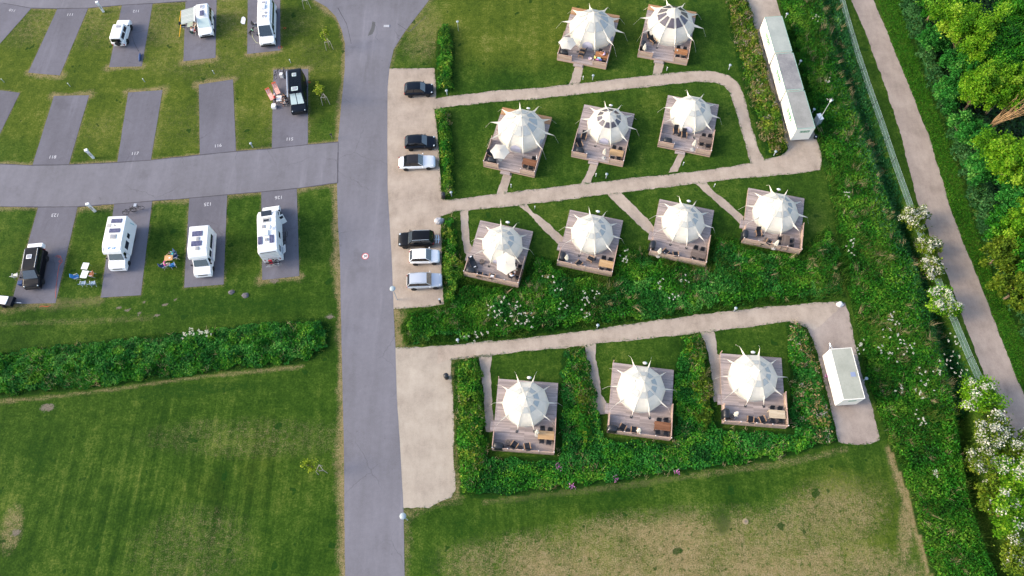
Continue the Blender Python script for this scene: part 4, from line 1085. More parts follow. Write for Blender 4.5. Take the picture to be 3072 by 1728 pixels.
def make_car(label, loc, rz, L_, W, H, mat, style='hatch', roof=None, group=None):
    t = thing("parked_car", label, "car", loc, rz, group)
    zb = .62 if style != 'suv' else .60
    cab = style == 'cabrio'
    st = [(.5, .34, .30, .40), (.485, .42, .24, .46), (.44, .465, .2, .53), (.36, .49, .18, .575), (.2, .5, .17, .615), (.0, .5, .17, zb + .01), (-.25, .5, .18, zb + .02), (-.4, .485, .2, zb + .02), (-.47, .45, .24, zb - .02), (-.495, .40, .3, zb - .12)]
    if cab: st[-4:] = [(-.25, .5, .18, zb + .01), (-.38, .485, .2, zb + .01), (-.46, .45, .24, zb - .05), (-.495, .38, .3, zb - .16)]
    rings = [[(x * L_, y, z) for y, z in rounded(w * W, a * H, b * H, 3, 4.2)] for x, w, a, b in st]
    MB().loft(rings).build("body", mat, t, smooth=True)
    if cab: G = [(.17, .44, zb), (.05, .36, .965), (-.16, .355, .985), (-.24, .35, .95), (-.35, .42, zb)]
    elif style == 'suv': G = [(.21, .45, zb), (.08, .385, .955), (-.1, .385, 1.0), (-.38, .375, .97), (-.475, .43, zb)]
    else: G = [(.23, .45, zb), (.07, .375, .955), (-.1, .375, 1.0), (-.36, .36, .955), (-.47, .42, zb)]
    q = [(x * L_, w * W, z * H) for x, w, z in G]
    (xa, wa, za), (xb, wb, zb_), (xm, wm, zm), (xc, wc, zc), (xd, wd, zd) = q
    P = lambda x, w, z, s: (x, s * w, z)
    m = MB()       # inner shell, closed
    m.add([P(*q[k], s) for k in range(5) for s in (-1, 1)] + [(xa, -wa, .45 * H), (xa, wa, .45 * H), (xd, -wd, .45 * H), (xd, wd, .45 * H)],
          [(0, 1, 3, 2), (2, 3, 5, 4), (4, 5, 7, 6), (6, 7, 9, 8), (0, 2, 4, 6, 8, 12, 10), (1, 11, 13, 9, 7, 5, 3)])
    m.build("cabin", M_trim if not cab else M_softtop, t)
    rm = roof or mat
    ro = MB(); e = .015
    n = 5
    rr = []
    for (x, w, z) in ((xb + .03, wb, zb_), ((xb + xm) / 2, (wb + wm) / 2, (zb_ + zm) / 2 + .012 * H), (xm, wm, zm), ((xm + xc) / 2, (wm + wc) / 2, (zm + zc) / 2 + .012 * H), (xc - .04, wc, zc)):
        rr.append([(x, -w * 1.03, z - .05), (x, -w * .99, z + e), (x, -w * .5, z + e + .02), (x, 0, z + e + .03), (x, w * .5, z + e + .02), (x, w * .99, z + e), (x, w * 1.03, z - .05)])
    ro.loft(rr, closed=False, cap=False); ro.build("roof", rm, t, smooth=True)
    lerp = lambda a, b, f: tuple(a[k] + (b[k] - a[k]) * f for k in range(3))
    def pane(name, A, B, C, D, mt, ins=.06, out=.012):
        A, B, C, D = map(Vector, (A, B, C, D)); c = (A + B + C + D) / 4
        pts = [p.lerp(c, ins) for p in (A, B, C, D)]
        nrm = (pts[1] - pts[0]).cross(pts[3] - pts[0]).normalized()
        if nrm.dot(c - Vector((0, 0, .6 * H))) < 0: pts = pts[::-1]
        MB().slab(pts, out).build(name, mt, t)
    pane("windscreen", P(*q[0], -1), P(*q[0], 1), P(*q[1], 1), P(*q[1], -1), M_glass2)
    pane("rear_window", P(*q[3], -1), P(*q[3], 1), P(*q[4], 1), P(*q[4], -1), M_glass2 if style == 'hatch' else M_glass, .1)
    for s in (-1, 1):
        mid_b, mid_t = (q[0][0] * .42 + q[4][0] * .58, wa * .5 + wd * .5, za), (q[2][0] - .03 * L_, wm, zm)
        pane("side_window", P(*q[0], s), P(*mid_b, s), P(*mid_t, s), P(*q[1], s), M_glass, .09)
        pane("side_window", P(*mid_b, s), P(*q[4], s), P(*q[3], s), P(*mid_t, s), M_glass, .09)
        MB().tube(P(*q[0], s), P(*q[1], s), .03, n=5).build("windscreen_pillar", mat, t)
        MB().tube(P(*q[3], s), P(*q[4], s), .045, n=5).build("rear_pillar", rm if not cab else M_softtop, t)
        y = W / 2 - .085
        for x in (.31, -.3):
            wheel(t, x * L_, s * y, .32 if style != 'suv' else .35)
        MB().ell((.445 * L_, s * .37 * W, .50 * H), (.12, .075 * W, .035 * H), 10, 6).build("headlight", M_lamp, t, smooth=True)
        MB().ell((-.478 * L_, s * .39 * W, .52 * H), (.07, .08 * W, .06 * H), 10, 6).build("tail_light", M_tail, t, smooth=True)
        MB().ell((.17 * L_, s * (.5 * W + .1), .66 * H), (.07, .11, .07), 8, 5).build("wing_mirror", mat, t, smooth=True)
    MB().box((.497 * L_, 0, .33 * H), (.02, .5, .11)).build("number_plate", M_plate_w, t)
    MB().box((.49 * L_, 0, .25 * H), (.05, W * .7, .13)).build("grille", M_trim, t)
    if style == 'suv':
        for s in (-1, 1): MB().path([(xb, s * wb * .93, zb_ + .02), (xb - .15, s * wb * .93, zb_ + .08), (xc + .1, s * wc * .93, zc + .09), (xc, s * wc * .93, zc + .02)], .022).build("roof_rail", M_chrome, t)
    return t
def car_at(label, c, rear, front, W, H, mat, style='hatch', roof=None, zr=.55):
    a, b = K(c, *rear, zr), K(c, *front, zr)
    L_ = (b - a).to_2d().length; ce = (a + b) / 2
    return make_car(label, (ce.x, ce.y, .012), heading(a, b), L_, W, H, mat, style, roof, "cars in the gravel parking bay")
car_at("black hatchback parked alone at the top of the gravel bay", 'p', (216, 315), (519, 302), 1.72, 1.47, PB2)
car_at("black hatchback next to the pale convertible", 'p', (220, 865), (543, 848), 1.75, 1.47, PB2)
car_at("pearl white convertible with closed black soft top", 'p', (157, 1068), (539, 1050), 1.8, 1.40, PSW, 'cabrio', M_softtop)
suv = car_at("black estate-style off-roader with silver roof rails, nose to the road", 'q', (556, 425), (163, 437), 1.85, 1.62, PB, 'suv')
car_at("white hatchback between the black off-roader and silver crossover", 'q', (282, 625), (613, 612), 1.73, 1.48, PW)
car_at("silver crossover, lowest car in the gravel bay", 'q', (254, 893), (640, 872), 1.8, 1.56, PS, 'suv')

# ---- vans and motorhomes: side profile pulled across a width that narrows to the roof
def hull(prof, W, tuck, zb, H, mat, parent, name="body", bevel=.05):
    hw = lambda z: W / 2 - tuck * max(0, (z - zb) / (H - zb))
    n = len(prof); m = MB()
    m.add([(x, -hw(z), z) for x, z in prof] + [(x, hw(z), z) for x, z in prof], [tuple(range(n)), tuple(range(2 * n - 1, n - 1, -1))] + [(i, n + i, n + (i + 1) % n, (i + 1) % n) for i in range(n)])
    me = m.mesh(name, mat)
    bm = bmesh.new(); bm.from_mesh(me)
    bmesh.ops.recalc_face_normals(bm, faces=bm.faces)
    bmesh.ops.bevel(bm, geom=[e for e in bm.edges if e.calc_face_angle(0) > .2], offset=bevel, segments=3, affect='EDGES', profile=.55, clamp_overlap=True)
    for f_ in bm.faces: f_.smooth = f_.calc_area() < .35
    bm.to_mesh(me); bm.free()
    o = link(bpy.data.objects.new(name, me)); o.parent = parent
    return o
def side_pane(t, name, x0, x1, z0, z1, y, mat, slope=0.0, th=.015, sh=0.0):
    for s in ((-1, 1) if y > 0 else (-1,)):
        yy = abs(y)
        pts = [(x0, s * (yy + .004), z0), (x1, s * (yy + .004), z0), (x1 - sh, s * (yy - slope + .004), z1), (x0, s * (yy - slope + .004), z1)]
        MB().slab(pts if s < 0 else pts[::-1], th).build(name, mat, t)
def roof_box(t, name, x, y, z, sx, sy, sz, mat, bev=.02):
    o = MB().box((0, 0, 0), (sx, sy, sz)).build(name, mat, t, bevel=bev); o.location = (x, y, z + sz / 2)
    return o
def roof_hatch(t, x, y, z, sx, sy, mat=None):
    o = roof_box(t, "roof_hatch", x, y, z, sx, sy, .07, M_white if mat is None else mat)
    p = MB().box((0, 0, 0), (sx * .68, sy * .68, .03)).build("pane", M_hatch, o); p.location = (0, 0, .045)
    return o
def front_pane(t, name, a, b, hw0, hw1, mat, out=.012, ins=.04):
    (x0, z0), (x1, z1) = a, b
    c = Vector(((x0 + x1) / 2, 0, (z0 + z1) / 2))
    pts = [Vector(p).lerp(c, ins) for p in ((x0, -hw0, z0), (x0, hw0, z0), (x1, hw1, z1), (x1, -hw1, z1))]
    nrm = (pts[1] - pts[0]).cross(pts[3] - pts[0])
    if nrm.x < 0: pts = pts[::-1]
    d = Vector((.006, 0, .01)) if x0 > x1 else Vector((0, 0, .01))
    MB().slab([p + d for p in pts], out).build(name, mat, t)
def van_front(t, L_, W, H, mat, wheels, lamp_z=.85, dark_bumper=True):
    f = L_ / 2
    MB().box((f - .06, 0, .48), (.22, W * .94, .3), tap=.97).build("bumper", M_trim if dark_bumper else mat, t, bevel=.05)
    MB().box((f + .03, 0, .46), (.03, .52, .12)).build("number_plate", M_plate_w, t)
    for s in (-1, 1):
        MB().ell((f - .24, s * W * .395, lamp_z + .03), (.2, .14, .10), 10, 6).build("headlight", M_lamp, t, smooth=True)
        MB().box((f - 1.12, s * (W / 2 + .12), 1.45), (.1, .2, .26)).build("wing_mirror", M_trim, t, bevel=.03)
        MB().box((-f + .02, s * W * .44, 1.0), (.06, .12, .35)).build("tail_light", M_tail, t)
        for x in wheels: wheel(t, x, s * (W / 2 - .1), .34, .22)
    MB().box((f + .01, 0, .78), (.04, W * .55, .14)).build("grille", M_trim, t)
def campervan(name, label, cat, loc, rz, L_, W, H, mat, hood=.95, shield=M_glass2, roofmat=None, wheels=None, group=None, tall=True):
    t = thing(name, label, cat, loc, rz, group)
    f = L_ / 2
    ws0, ws1 = f - hood, f - hood - (.95 if tall else .8)        # foot and head of the windscreen
    z0, z1 = 1.18, H - .32 if tall else H - .1
    prof = [(-f, .3), (f - .05, .3), (f, .55), (f - .03, .88), (f - .25, 1.02), (ws0, z0), (ws1, z1), (ws1 - .55, H - .03), (-f + .35, H), (-f + .08, H - .1)]
    hull(prof, W, .17, 1.1, H, mat, t, bevel=.1 if tall else .15)
    hw = lambda z: W / 2 - .17 * max(0, (z - 1.1) / (H - 1.1))
    front_pane(t, "windscreen", (ws0 + .01, z0 + .03), (ws1 + .01, z1 - .03), hw(z0) - .1, hw(z1) - .1, shield)
    side_pane(t, "side_window", ws1 - .75, ws0 - .42, 1.25, min(1.85, z1 - .08), hw(1.25), M_glass, hw(1.25) - hw(1.85), sh=.45)
    van_front(t, L_, W, H, mat, wheels or (f - .95, -f + 1.15))
    return t, hw, ws0, ws1, z0, z1
def van_pose(c, rear, zr, front, zf):
    a, b = K(c, *rear, zr), K(c, *front, zf)
    return a, b, heading(a, b), (a + b) / 2, (b - a).to_2d().length
# black panel van camper on pitch 115
a, b, rz, ce, L_ = van_pose('4', (1632, 112), 2.35, (1695, 672), .7)
t, hw, ws0, ws1, z0, z1 = campervan("camper_van", "black camper van with screens in the windscreen, people seated beside it", "camper van", (ce.x, ce.y, .02), rz, L_, 2.05, 2.55, PB2)
f = L_ / 2
for s in (-1, 1):
    hws0, hws1 = hw(z0) - .12, hw(z1) - .12
    A = [Vector((ws0 + .02, s * .05, z0 + .08)), Vector((ws0 + .02, s * hws0 * .93, z0 + .08)), Vector((ws1 + .02, s * hws1 * .93, z1 - .02)), Vector((ws1 + .02, s * .05, z1 - .02))]
    d = Vector((.02, 0, .03))
    A = [p + d for p in A]
    if (A[1] - A[0]).cross(A[3] - A[0]).x < 0: A = A[::-1]
    MB().slab(A, .012).build("windscreen_cover", M_screen, t)
    side_pane(t, "side_window", -f + .5, -f + 1.6, 1.35, 1.95, s * 1.0 if s > 0 else -1.0, M_glass, .06) if s > 0 else None
roof_hatch(t, -f + 1.2, 0, 2.55, .55, .55, M_screen); roof_hatch(t, -f + 3.5, 0, 2.55, .62, .85, M_screen)
rb = MB()
for k in range(-4, 5): rb.box((-.35, k * .17, 2.562), (3.9, .035, .03))
rb.build("roof_ribs", PB2, t)
aw = MB().box((-.45, -.97, 2.42), (4.2, .13, .14)).build("awning_case", M_chrome, t, bevel=.03)
MB().box((f - .12, 0, .73), (.09, 1.7, .1)).build("front_trim", M_chrome, t, bevel=.03)
# white camper van with pop-up style roof and awning, top row
a, b, rz, ce, L_ = van_pose('2', (447, 45), 2.2, (510, 462), .6)
t, hw, ws0, ws1, z0, z1 = campervan("camper_van", "white camper van with a grey side awning on yellow poles", "camper van", (ce.x, ce.y, .02), rz, L_, 1.95, 2.3, PW, hood=1.0, tall=True, shield=M_screen)
f = L_ / 2
side_pane(t, "side_window", -f + .35, -f + 1.15, 1.3, 1.8, .975, M_glass, .09); side_pane(t, "side_window", -f + 1.25, ws1 - .85, 1.3, 1.8, .975, M_glass, .09)
sp = roof_box(t, "solar_panel", .05 - .35, 0.05, 2.31, .95, .55, .035, M_solar, 0)
roof_hatch(t, -f + .75, 0, 2.31, .7, .6)
awn = MB(); y0, y1 = -.98, -2.95
aw0, aw1 = -f + .35, -f + 2.95
awn.slab([(aw0, y0, 2.12), (aw0, y1, 1.85), (aw1, y1, 1.85), (aw1, y0, 2.12)][::-1], .03)
M_awn = plank_mat("awning_stripes", lin('a5b0ae'), lin('bcc4c2'), .26, 0)
awo = awn.build("awning", M_awn, t)
MB().box((0, y0 - .02, 2.13), (aw1 - aw0 + .1, .12, .12)).build("cassette", PW, awo).location = ((aw0 + aw1) / 2, 0, 0)
M_yellow = plain("yellow_pole", lin('e3a81c'), .5)
for x in (aw0 + .04, aw1 - .04):
    MB().tube((x, y1, 1.85), (x + .25, y1 - 1.0, .02), .045, n=6).build("awning_pole", M_yellow, awo)
# tall white panel van, top row, with dark side windows
a, b, rz, ce, L_ = van_pose('2', (1250, -60), 2.5, (1292, 575), .6)
t, hw, ws0, ws1, z0, z1 = campervan("camper_van", "tall white panel van camper with black dog beside its nose", "camper van", (ce.x, ce.y, .02), rz, L_, 2.05, 2.65, PW)
f = L_ / 2
side_pane(t, "side_window", -f + .4, ws1 - .85, 1.35, 2.0, 1.0, M_glass, .08)
MB().box((-.4, 1.02, 2.3), (3.6, .12, .14)).build("awning_case", PW, t, bevel=.03)
roof_hatch(t, f - 3.15, .0, 2.65, .5, .65); roof_box(t, "roof_vent", f - 3.75, .3, 2.65, .3, .3, .09, M_hatch); roof_box(t, "air_conditioner", f - 4.85, -.1, 2.65, .8, .6, .2, PW, .06); roof_hatch(t, f - 5.6, 0, 2.65, .5, .7)
MB().tube((f - 4.1, -.3, 2.66), (f - 3.8, -.55, 2.72), .02).tube((f - 4.1, -.3, 2.72), (f - 4.25, .1, 2.74), .02).build("aerial", M_hatch, t)
# black family van with glossy roof on pitch 123
a, b, rz, ce, L_ = van_pose('5', (415, 655), 1.9, (395, 1185), .6)
t, hw, ws0, ws1, z0, z1 = campervan("camper_van", "black small camper van with a white box on its tail", "camper van", (ce.x, ce.y, .02), rz + R(2), L_ - .1, 1.95, 2.0, PB, hood=.95, tall=False, wheels=(1.55, -1.5))
f = L_ / 2
side_pane(t, "side_window", -f + .4, ws1 - .3, 1.2, 1.72, .96, M_glass, .1)
roof_hatch(t, -f + 1.45, -.1, 2.0, .55, .6)
tb = MB().box((0, 0, 0), (.55, 1.75, .62)).build("tail_box", PW, t, bevel=.08); tb.location = (-f - .22, .1, 1.35)
for s in (-1, 1): MB().path([(ws1 - .2, s * .74, 2.02), (-f + .4, s * .74, 2.03)], .025).build("roof_rail", M_chrome, t)
# white compact off-roader seen from behind
a, b, rz, ce, L_ = van_pose('1', (1480, 560), 1.3, (1600, 240), .8)
t = thing("off_roader", "white boxy small off-roader with a spare wheel on the tailgate", "off-roader", (ce.x, ce.y, .02), rz)
L_ = 3.75; f = L_ / 2; t.scale = (1.12, 1.12, 1.1)
hull([(-f, .35), (f, .35), (f + .02, .7), (f - .05, .92), (f - 1.0, 1.0), (-f + .02, 1.02)], 1.62, .03, .9, 1.05, PW, t, "body", .11)
hull([(-f + .04, 1.0), (f - 1.05, 1.0), (f - 1.45, 1.66), (-f + .1, 1.7)], 1.5, .09, 1.0, 1.7, PW, t, "cabin", .1)
front_pane(t, "windscreen", (f - 1.04, 1.05), (f - 1.42, 1.62), .68, .6, M_glass)
for s in (-1, 1):
    for x0, x1 in ((-f + .35, -.55), (-.45, f - 1.5)):
        pts = [(x0, s * .755, 1.1), (x1, s * .755, 1.1), (x1 - .1, s * .685, 1.55), (x0, s * .685, 1.55)]
        MB().slab(pts if s < 0 else pts[::-1], .012).build("side_window", M_glass, t)
    for x in (1.15, -1.1): wheel(t, x, s * .74, .34, .2)
    MB().ell((f - 1.15, s * .9, 1.12), (.08, .12, .09), 8, 5).build("wing_mirror", M_trim, t)
    MB().box((-f, s * .7, .62), (.06, .14, .2)).build("tail_light", M_tail, t)
MB().slab([(-f + .03, -.6, 1.08), (-f + .07, -.56, 1.55), (-f + .07, .56, 1.55), (-f + .03, .6, 1.08)], .02).build("rear_window", M_glass, t)
sw = wheel(t, -f - .13, -.15, .33, .2); sw.rotation_euler = (R(90), 0, R(90)); sw.location = (-f - .12, -.1, .95); sw.name = "spare_wheel"
roof_box(t, "sunroof", .05, -.1, 1.70, .38, .55, .015, M_hatch, 0)
MB().path([(f - 1.05, .74, 1.0), (f - 1.2, .76, 1.3)], .03).build("snorkel", M_trim, t)

def motorhome(label, c, rear, front, zr, zf, alcove, alc=1.3, W=2.28, H=2.95, rear_wheels=-1.2):
    a, b, rz, ce, L_ = van_pose(c, rear, zr, front, zf)
    t = thing("motorhome", label, "motorhome", (ce.x, ce.y, .02), rz, "white motorhomes")
    f = L_ / 2
    cab0 = f - 1.75
    if alcove:
        prof = [(-f, .45), (cab0 - .1, .45), (cab0 - .1, 1.9), (f - alc - .15, 2.05), (f - alc, 2.25), (f - alc - .15, 2.62), (f - alc - 1.05, H), (-f + .15, H), (-f, H - .2)]
    else:
        prof = [(-f, .45), (cab0 - .2, .45), (cab0 - .2, 1.85), (cab0 + .05, 2.1), (f - 1.5, 2.35), (f - 2.2, H - .1), (f - 2.9, H), (-f + .15, H), (-f, H - .25)]
    hull(prof, W, .03, .5, H, PW, t, "living_box", .06)
    cabp = [(cab0 - .3, .35), (f - .05, .35), (f, .6), (f - .04, .9), (f - .3, 1.06), (f - .95, 1.22), (f - 1.5, 1.98), (cab0 - .3, 2.02)]
    hull(cabp, 2.0, .14, 1.1, 2.0, PW, t, "cab", .05)
    hwc = lambda z: 1.0 - .14 * max(0, (z - 1.1) / .9)
    front_pane(t, "windscreen", (f - .94, 1.24), (f - 1.47, 1.94), hwc(1.24) - .08, hwc(1.94) - .08, M_glass2)
    side_pane(t, "side_window", cab0 - .02, f - 1.2, 1.25, 1.8, hwc(1.25), M_glass, hwc(1.25) - hwc(1.8), sh=.3)
    van_front(t, L_, 2.0, H, PW, (f - .95, -f + 1.9), .85, False)
    return t, f, H, W
t, f, H, W = motorhome("white motorhome with overcab bed and blue world map decal", '5', (1460, 275), (1475, 955), 2.95, .5, True, 1.22)
for x in (-f + .75, -f + 2.05): roof_box(t, "solar_panel", x, .05, H + .02, .55, 1.25, .035, M_solar, 0)
roof_hatch(t, -f + 2.85, 0, H, .6, .75, M_stone); roof_box(t, "roof_plate", -f + 1.35, -.75, H, .45, .5, .03, M_stone, 0)
MB().tube((-f + 1.4, .0, H), (-f + 1.4, 0, H + .25), .05, n=8).build("vent_cowl", M_trim, t)
for x0, x1, z0, z1 in ((-f + 1.9, -f + 2.5, 1.55, 2.1), (-f + 2.9, -f + 3.9, 1.4, 2.1)): side_pane(t, "side_window", x0, x1, z0, z1, W / 2 - .02, M_glass, .01)
M_blue = plain("decal_blue", lin('3f7fae'), .5); M_teal = plain("decal_teal", lin('5aa9b8'), .5)
dec = MB()     # a small blue map print on the overcab roof slope
for y, s_, sx in ((-.35, .2, .25), (-.12, .1, .16), (.1, .14, .3), (.32, .2, .3), (.45, .1, .18), (.2, .06, -.02), (-.25, .08, 0)):
    ang = np.linspace(0, 2 * math.pi, 7, endpoint=False)
    x0 = f - 1.85 + sx * .35
    pts = [(x0 + s_ * .5 * math.cos(q) * (1 + .4 * math.sin(3 * q)), y + s_ * .75 * math.sin(q) * (1 + .3 * math.cos(2 * q))) for q in ang]
    zf_ = lambda x: H - (H - 2.62) * (x - (f - 2.27)) / .9 + .012
    dec.slab([(x, yy, zf_(x)) for x, yy in pts], .006)
dec.build("map_decal", M_blue, t)
sw_ = MB()
for k in range(4): sw_.box((-f + .35 + k * .06, W / 2 + .004, 1.2 + .25 * k), (.07, .012, .28))
sw_.build("swoosh_decal", M_teal, t)
for s in (-1, 1): MB().path([(f - 2.5, s * .95, H - .0), (f - 1.5, s * .98, 2.70)], .03).build("overcab_rail", M_stone, t)
t, f, H, W = motorhome("white motorhome with overcab bed, plain roof and two solar panels", '6', (487, 480), (545, 1115), 2.9, .5, True, 1.42)
for x in (-f + 1.15, -f + 2.45): roof_box(t, "solar_panel", x, -.1, H + .02, .68, 1.2, .035, M_solar, 0)
for x in (-f + 1.82, -f + 3.1): roof_hatch(t, x, .02, H, .45, .42, M_stone)
side_pane(t, "side_window", -f + .8, -f + 2.6, 1.5, 2.1, W / 2 - .02, M_glass, .01); side_pane(t, "side_window", -f + 2.9, -f + 3.7, 1.5, 2.1, W / 2 - .02, M_glass, .01)
M_purple = plain("decal_purple", lin('8d7aa6'), .5)
MB().box((-f + 2.4, W / 2 + .004, 1.25), (3.8, .012, .1)).build("stripe_decal", M_purple, t)
MB().box((f - 2.45, 0, H - .01), (.03, 2.0, .05)).build("roof_seam", M_stone, t)
# third motorhome, facing up the picture, with cycles on its tail
t, f, H, W = motorhome("white motorhome facing the lane with cycle rack on its tail", '6', (1400, 905), (1380, 245), 1.0, .9, False)
roof_box(t, "roof_window", f - 2.15, 0, H - .06, .7, 1.25, .05, M_glass, .02)
o = roof_box(t, "roof_hatch", f - 3.1, 0, H, .6, .9, .1, M_stone); p = MB().box((0, 0, 0), (.28, .62, .03)).build("pane", M_glass, o); p.location = (-.1, 0, .06)
roof_hatch(t, f - 3.95, .35, H, .42, .42, M_stone); roof_box(t, "air_conditioner", f - 4.85, .1, H, .75, .62, .2, PW, .06)
roof_hatch(t, f - 5.75, .05, H, .4, .4, M_stone)
for y in (.78, -.55): roof_box(t, "solar_panel", f - 5.75, y, H + .02, 1.05, .52, .035, M_solar, 0)
MB().tube((f - 4.3, -.4, H), (f - 4.3, -.4, H + .3), .03).ell((f - 4.3, -.4, H + .32), (.3, .3, .1), 12, 4).build("satellite_dish", PW, t, smooth=True)
ld = MB()
for k in range(3): ld.box((-f - .012, 0, 2.5 - k * .35), (.02, 1.9, .035))
ld.build("rear_trim", M_stone, t)
MB().box((-f + .02, 0, H - .18), (.03, 1.8, .1)).build("rear_lamp_bar", M_trim, t)
for x0, x1 in ((-f + .5, -f + 1.3), (-f + 2.3, -f + 3.1)): side_pane(t, "side_window", x0, x1, 1.45, 2.05, W / 2 - .02, M_glass, .01)
dr = MB().box((0, .31, 0), (.04, .62, 1.85)).build("door", PW, t); dr.location = (f - 2.45, -W / 2 - .02, 1.35); dr.rotation_euler = (0, 0, R(205))
dp = MB().box((0, .31, .45), (.052, .42, .5)).build("pane", M_glass, dr)
lk = MB().slab([(-f + .5, -W / 2 - .02, .95), (-f + 1.5, -W / 2 - .02, .95), (-f + 1.5, -W / 2 - .5, 1.5), (-f + .5, -W / 2 - .5, 1.5)], .04).build("locker_lid", PW, t)
rk = MB()
for z in (.55, .62): rk.box((-f - .45 - (z - .55) * 3, 0, z), (.05, 1.8, .05))
for y in (-.5, .5): rk.tube((-f, y, .6), (-f - .75, y, .55), .025)
rk.build("cycle_rack", M_chrome, t)
for y in (-.55, -.1, .35): MB().tube((-f, y, 1.5), (-f - .3, y + .1, 1.25), .02).build("rack_strap", M_stone, t)
mh3, mh3f = t, f

# ---- bicycles
def make_bike():
    t = thing("bicycle", "bicycle", "bicycle")
    for x in (-.52, .52):
        m = MB()
        n = 18
        for k in range(n):
            a0, a1 = 2 * math.pi * k / n, 2 * math.pi * (k + 1) / n
            m.tube((x + .34 * math.cos(a0), 0, .35 + .34 * math.sin(a0)), (x + .34 * math.cos(a1), 0, .35 + .34 * math.sin(a1)), .022, n=4, cap=False)
        w = m.build("wheel", M_tyre, t)
        s = MB()
        for k in range(6): s.tube((x, 0, .35), (x + .33 * math.cos(k * 1.047), 0, .35 + .33 * math.sin(k * 1.047)), .006, n=3)
        s.build("spokes", M_rim, w)
    MB().path([(-.52, 0, .35), (-.05, 0, .32), (.38, 0, .78), (-.18, 0, .82), (-.05, 0, .32)], .025).path([(-.52, 0, .35), (-.18, 0, .82)], .016).path([(.52, 0, .35), (.38, 0, .9)], .022).build("frame", M_trim, t)
    MB().path([(.38, 0, .9), (.36, 0, 1.0)], .02).path([(.28, -.3, 1.02), (.36, -.12, 1.0), (.36, .12, 1.0), (.28, .3, 1.02)], .016).build("handlebar", M_trim, t)
    MB().ell((-.22, 0, .95), (.15, .08, .05), 8, 5).tube((-.2, 0, .93), (-.18, 0, .8), .015).build("saddle", M_black, t)
    MB().box((-.55, 0, .74), (.36, .16, .02)).build("luggage_rack", M_trim, t)
    return t
bike = Proto(make_bike())
def bike_at(c, x, y, ang, lab, lean=0.0):
    p = K(c, x, y, .4); o = bike.place((p.x, p.y, .02), R(ang), lab, "bicycles on the pitches"); o.rotation_euler = (lean, 0, R(ang)); return o
bike_at('5', 1610, 225, 22, "bicycle just behind the map-decal motorhome"); bike_at('5', 1700, 190, 15, "bicycle with basket parked on the edge of the lane")
bk = MB().box((0, 0, 0), (.3, .36, .22), tap=1.15).build("bike_basket", M_rim); p = K('5', 1682, 150, .95); bk.location = p; tag(bk, "light basket on the handlebar of the lane-side bicycle", "basket")
bike_at('4', 1415, 175, 70, "bicycle standing beside the black camper van, outer one"); bike_at('4', 1505, 165, 100, "bicycle standing close against the black camper van")
bx = MB().box((0, 0, .35), (.42, .42, .7)).build("storage_box", M_white, bevel=.03); p = K('4', 1460, 175, .7); bx.location = (p.x, p.y, .02); tag(bx, "white upright box between two bicycles by the black van", "box")
bike_at('6', 1560, 630, 88, "dark bicycle leaning along the third motorhome's side")
ml = Matrix.Translation(mh3.location) @ Matrix.Rotation(mh3.rotation_euler.z, 4, 'Z')
for k, (x, nm, mt) in enumerate(((-.33, "inner bicycle on the motorhome's tail rack", None), (-.58, "outer bicycle on the motorhome's tail rack", None))):
    q = ml @ Vector((-mh3f + x, 0, .62)); bike.place(q, mh3.rotation_euler.z + math.pi / 2 + (math.pi if k else 0), nm, "bicycles on the pitches", .95)
M_red = plain("red_cloth", lin('a81f2f'), .7)
rb_ = MB().box((0, 0, .0), (.18, .42, .55)).build("pannier_bag", M_red, bevel=.05); q = ml @ Vector((-mh3f - .45, .15, 1.35)); rb_.location = q; rb_.rotation_euler = (0, R(20), mh3.rotation_euler.z); tag(rb_, "red bag on the cycles of the third motorhome", "bag")
# cycle carrier on the black off-roader
m4 = Matrix.Translation(suv.location) @ Matrix.Rotation(suv.rotation_euler.z, 4, 'Z')
cr = thing("cycle_carrier", "silver cycle carrier on the tow bar of black off-roader", "cycle carrier", m4 @ Vector((-2.35, 0, .4)), suv.rotation_euler.z)
MB().box((.0, 0, .1), (.12, 1.1, .08)).box((-.3, 0, .1), (.12, 1.1, .08)).box((-.1, 0, .03), (.7, .1, .08)).build("tray", M_chrome, cr)
MB().path([(.05, -.25, .1), (.05, -.25, .75), (.05, .25, .75), (.05, .25, .1)], .025).build("hoop", M_trim, cr)
for s in (-1, 1): MB().box((-.42, s * .5, .12), (.05, .2, .16)).build("tail_light", M_tail, cr)

# ---- sanitary cabins in a row and the single trailer
def label_mat(): return plain("cabin_green", lin('2f7d5a'), .5)
M_green = label_mat(); M_cabin = plain("cabin_panel", lin('e6e3da'), .45, var=.04); M_seal = plain("cabin_seam", lin('7fa497'), .5)
def roofmat(name, c0, c1, sc, sd):
    m, nt, b = new_mat(name); N, L = nt.nodes, nt.links
    v = N.new("ShaderNodeTexCoord").outputs["Object"]
    mp = N.new("ShaderNodeMapping"); mp.inputs["Location"].default_value = (sd, sd * 2, 0); L.new(v, mp.inputs[0])
    f = math_n(N, L, 'ADD', math_n(N, L, 'MULTIPLY', noise(N, L, mp.outputs[0], sc, 6, .7), .7), math_n(N, L, 'MULTIPLY', noise(N, L, mp.outputs[0], 5, 5, .8), .3))
    rp = ramp(N, [(.3, c0), (.62, c1)]); L.new(f, rp.inputs[0]); L.new(rp.outputs[0], b.inputs["Base Color"]); b.inputs["Roughness"].default_value = .7
    return m
RM = [roofmat("cabin_roof_clean", lin('98a09a'), lin('b6bcb4'), .5, 0), roofmat("cabin_roof_mildew", lin('626168'), lin('a5a4a2'), .45, 3), roofmat("cabin_roof_dusty", lin('83837e'), lin('a9a9a4'), .5, 7)]
RT = roofmat("trailer_roof", lin('979b8d'), lin('b5b7aa'), .5, 12)
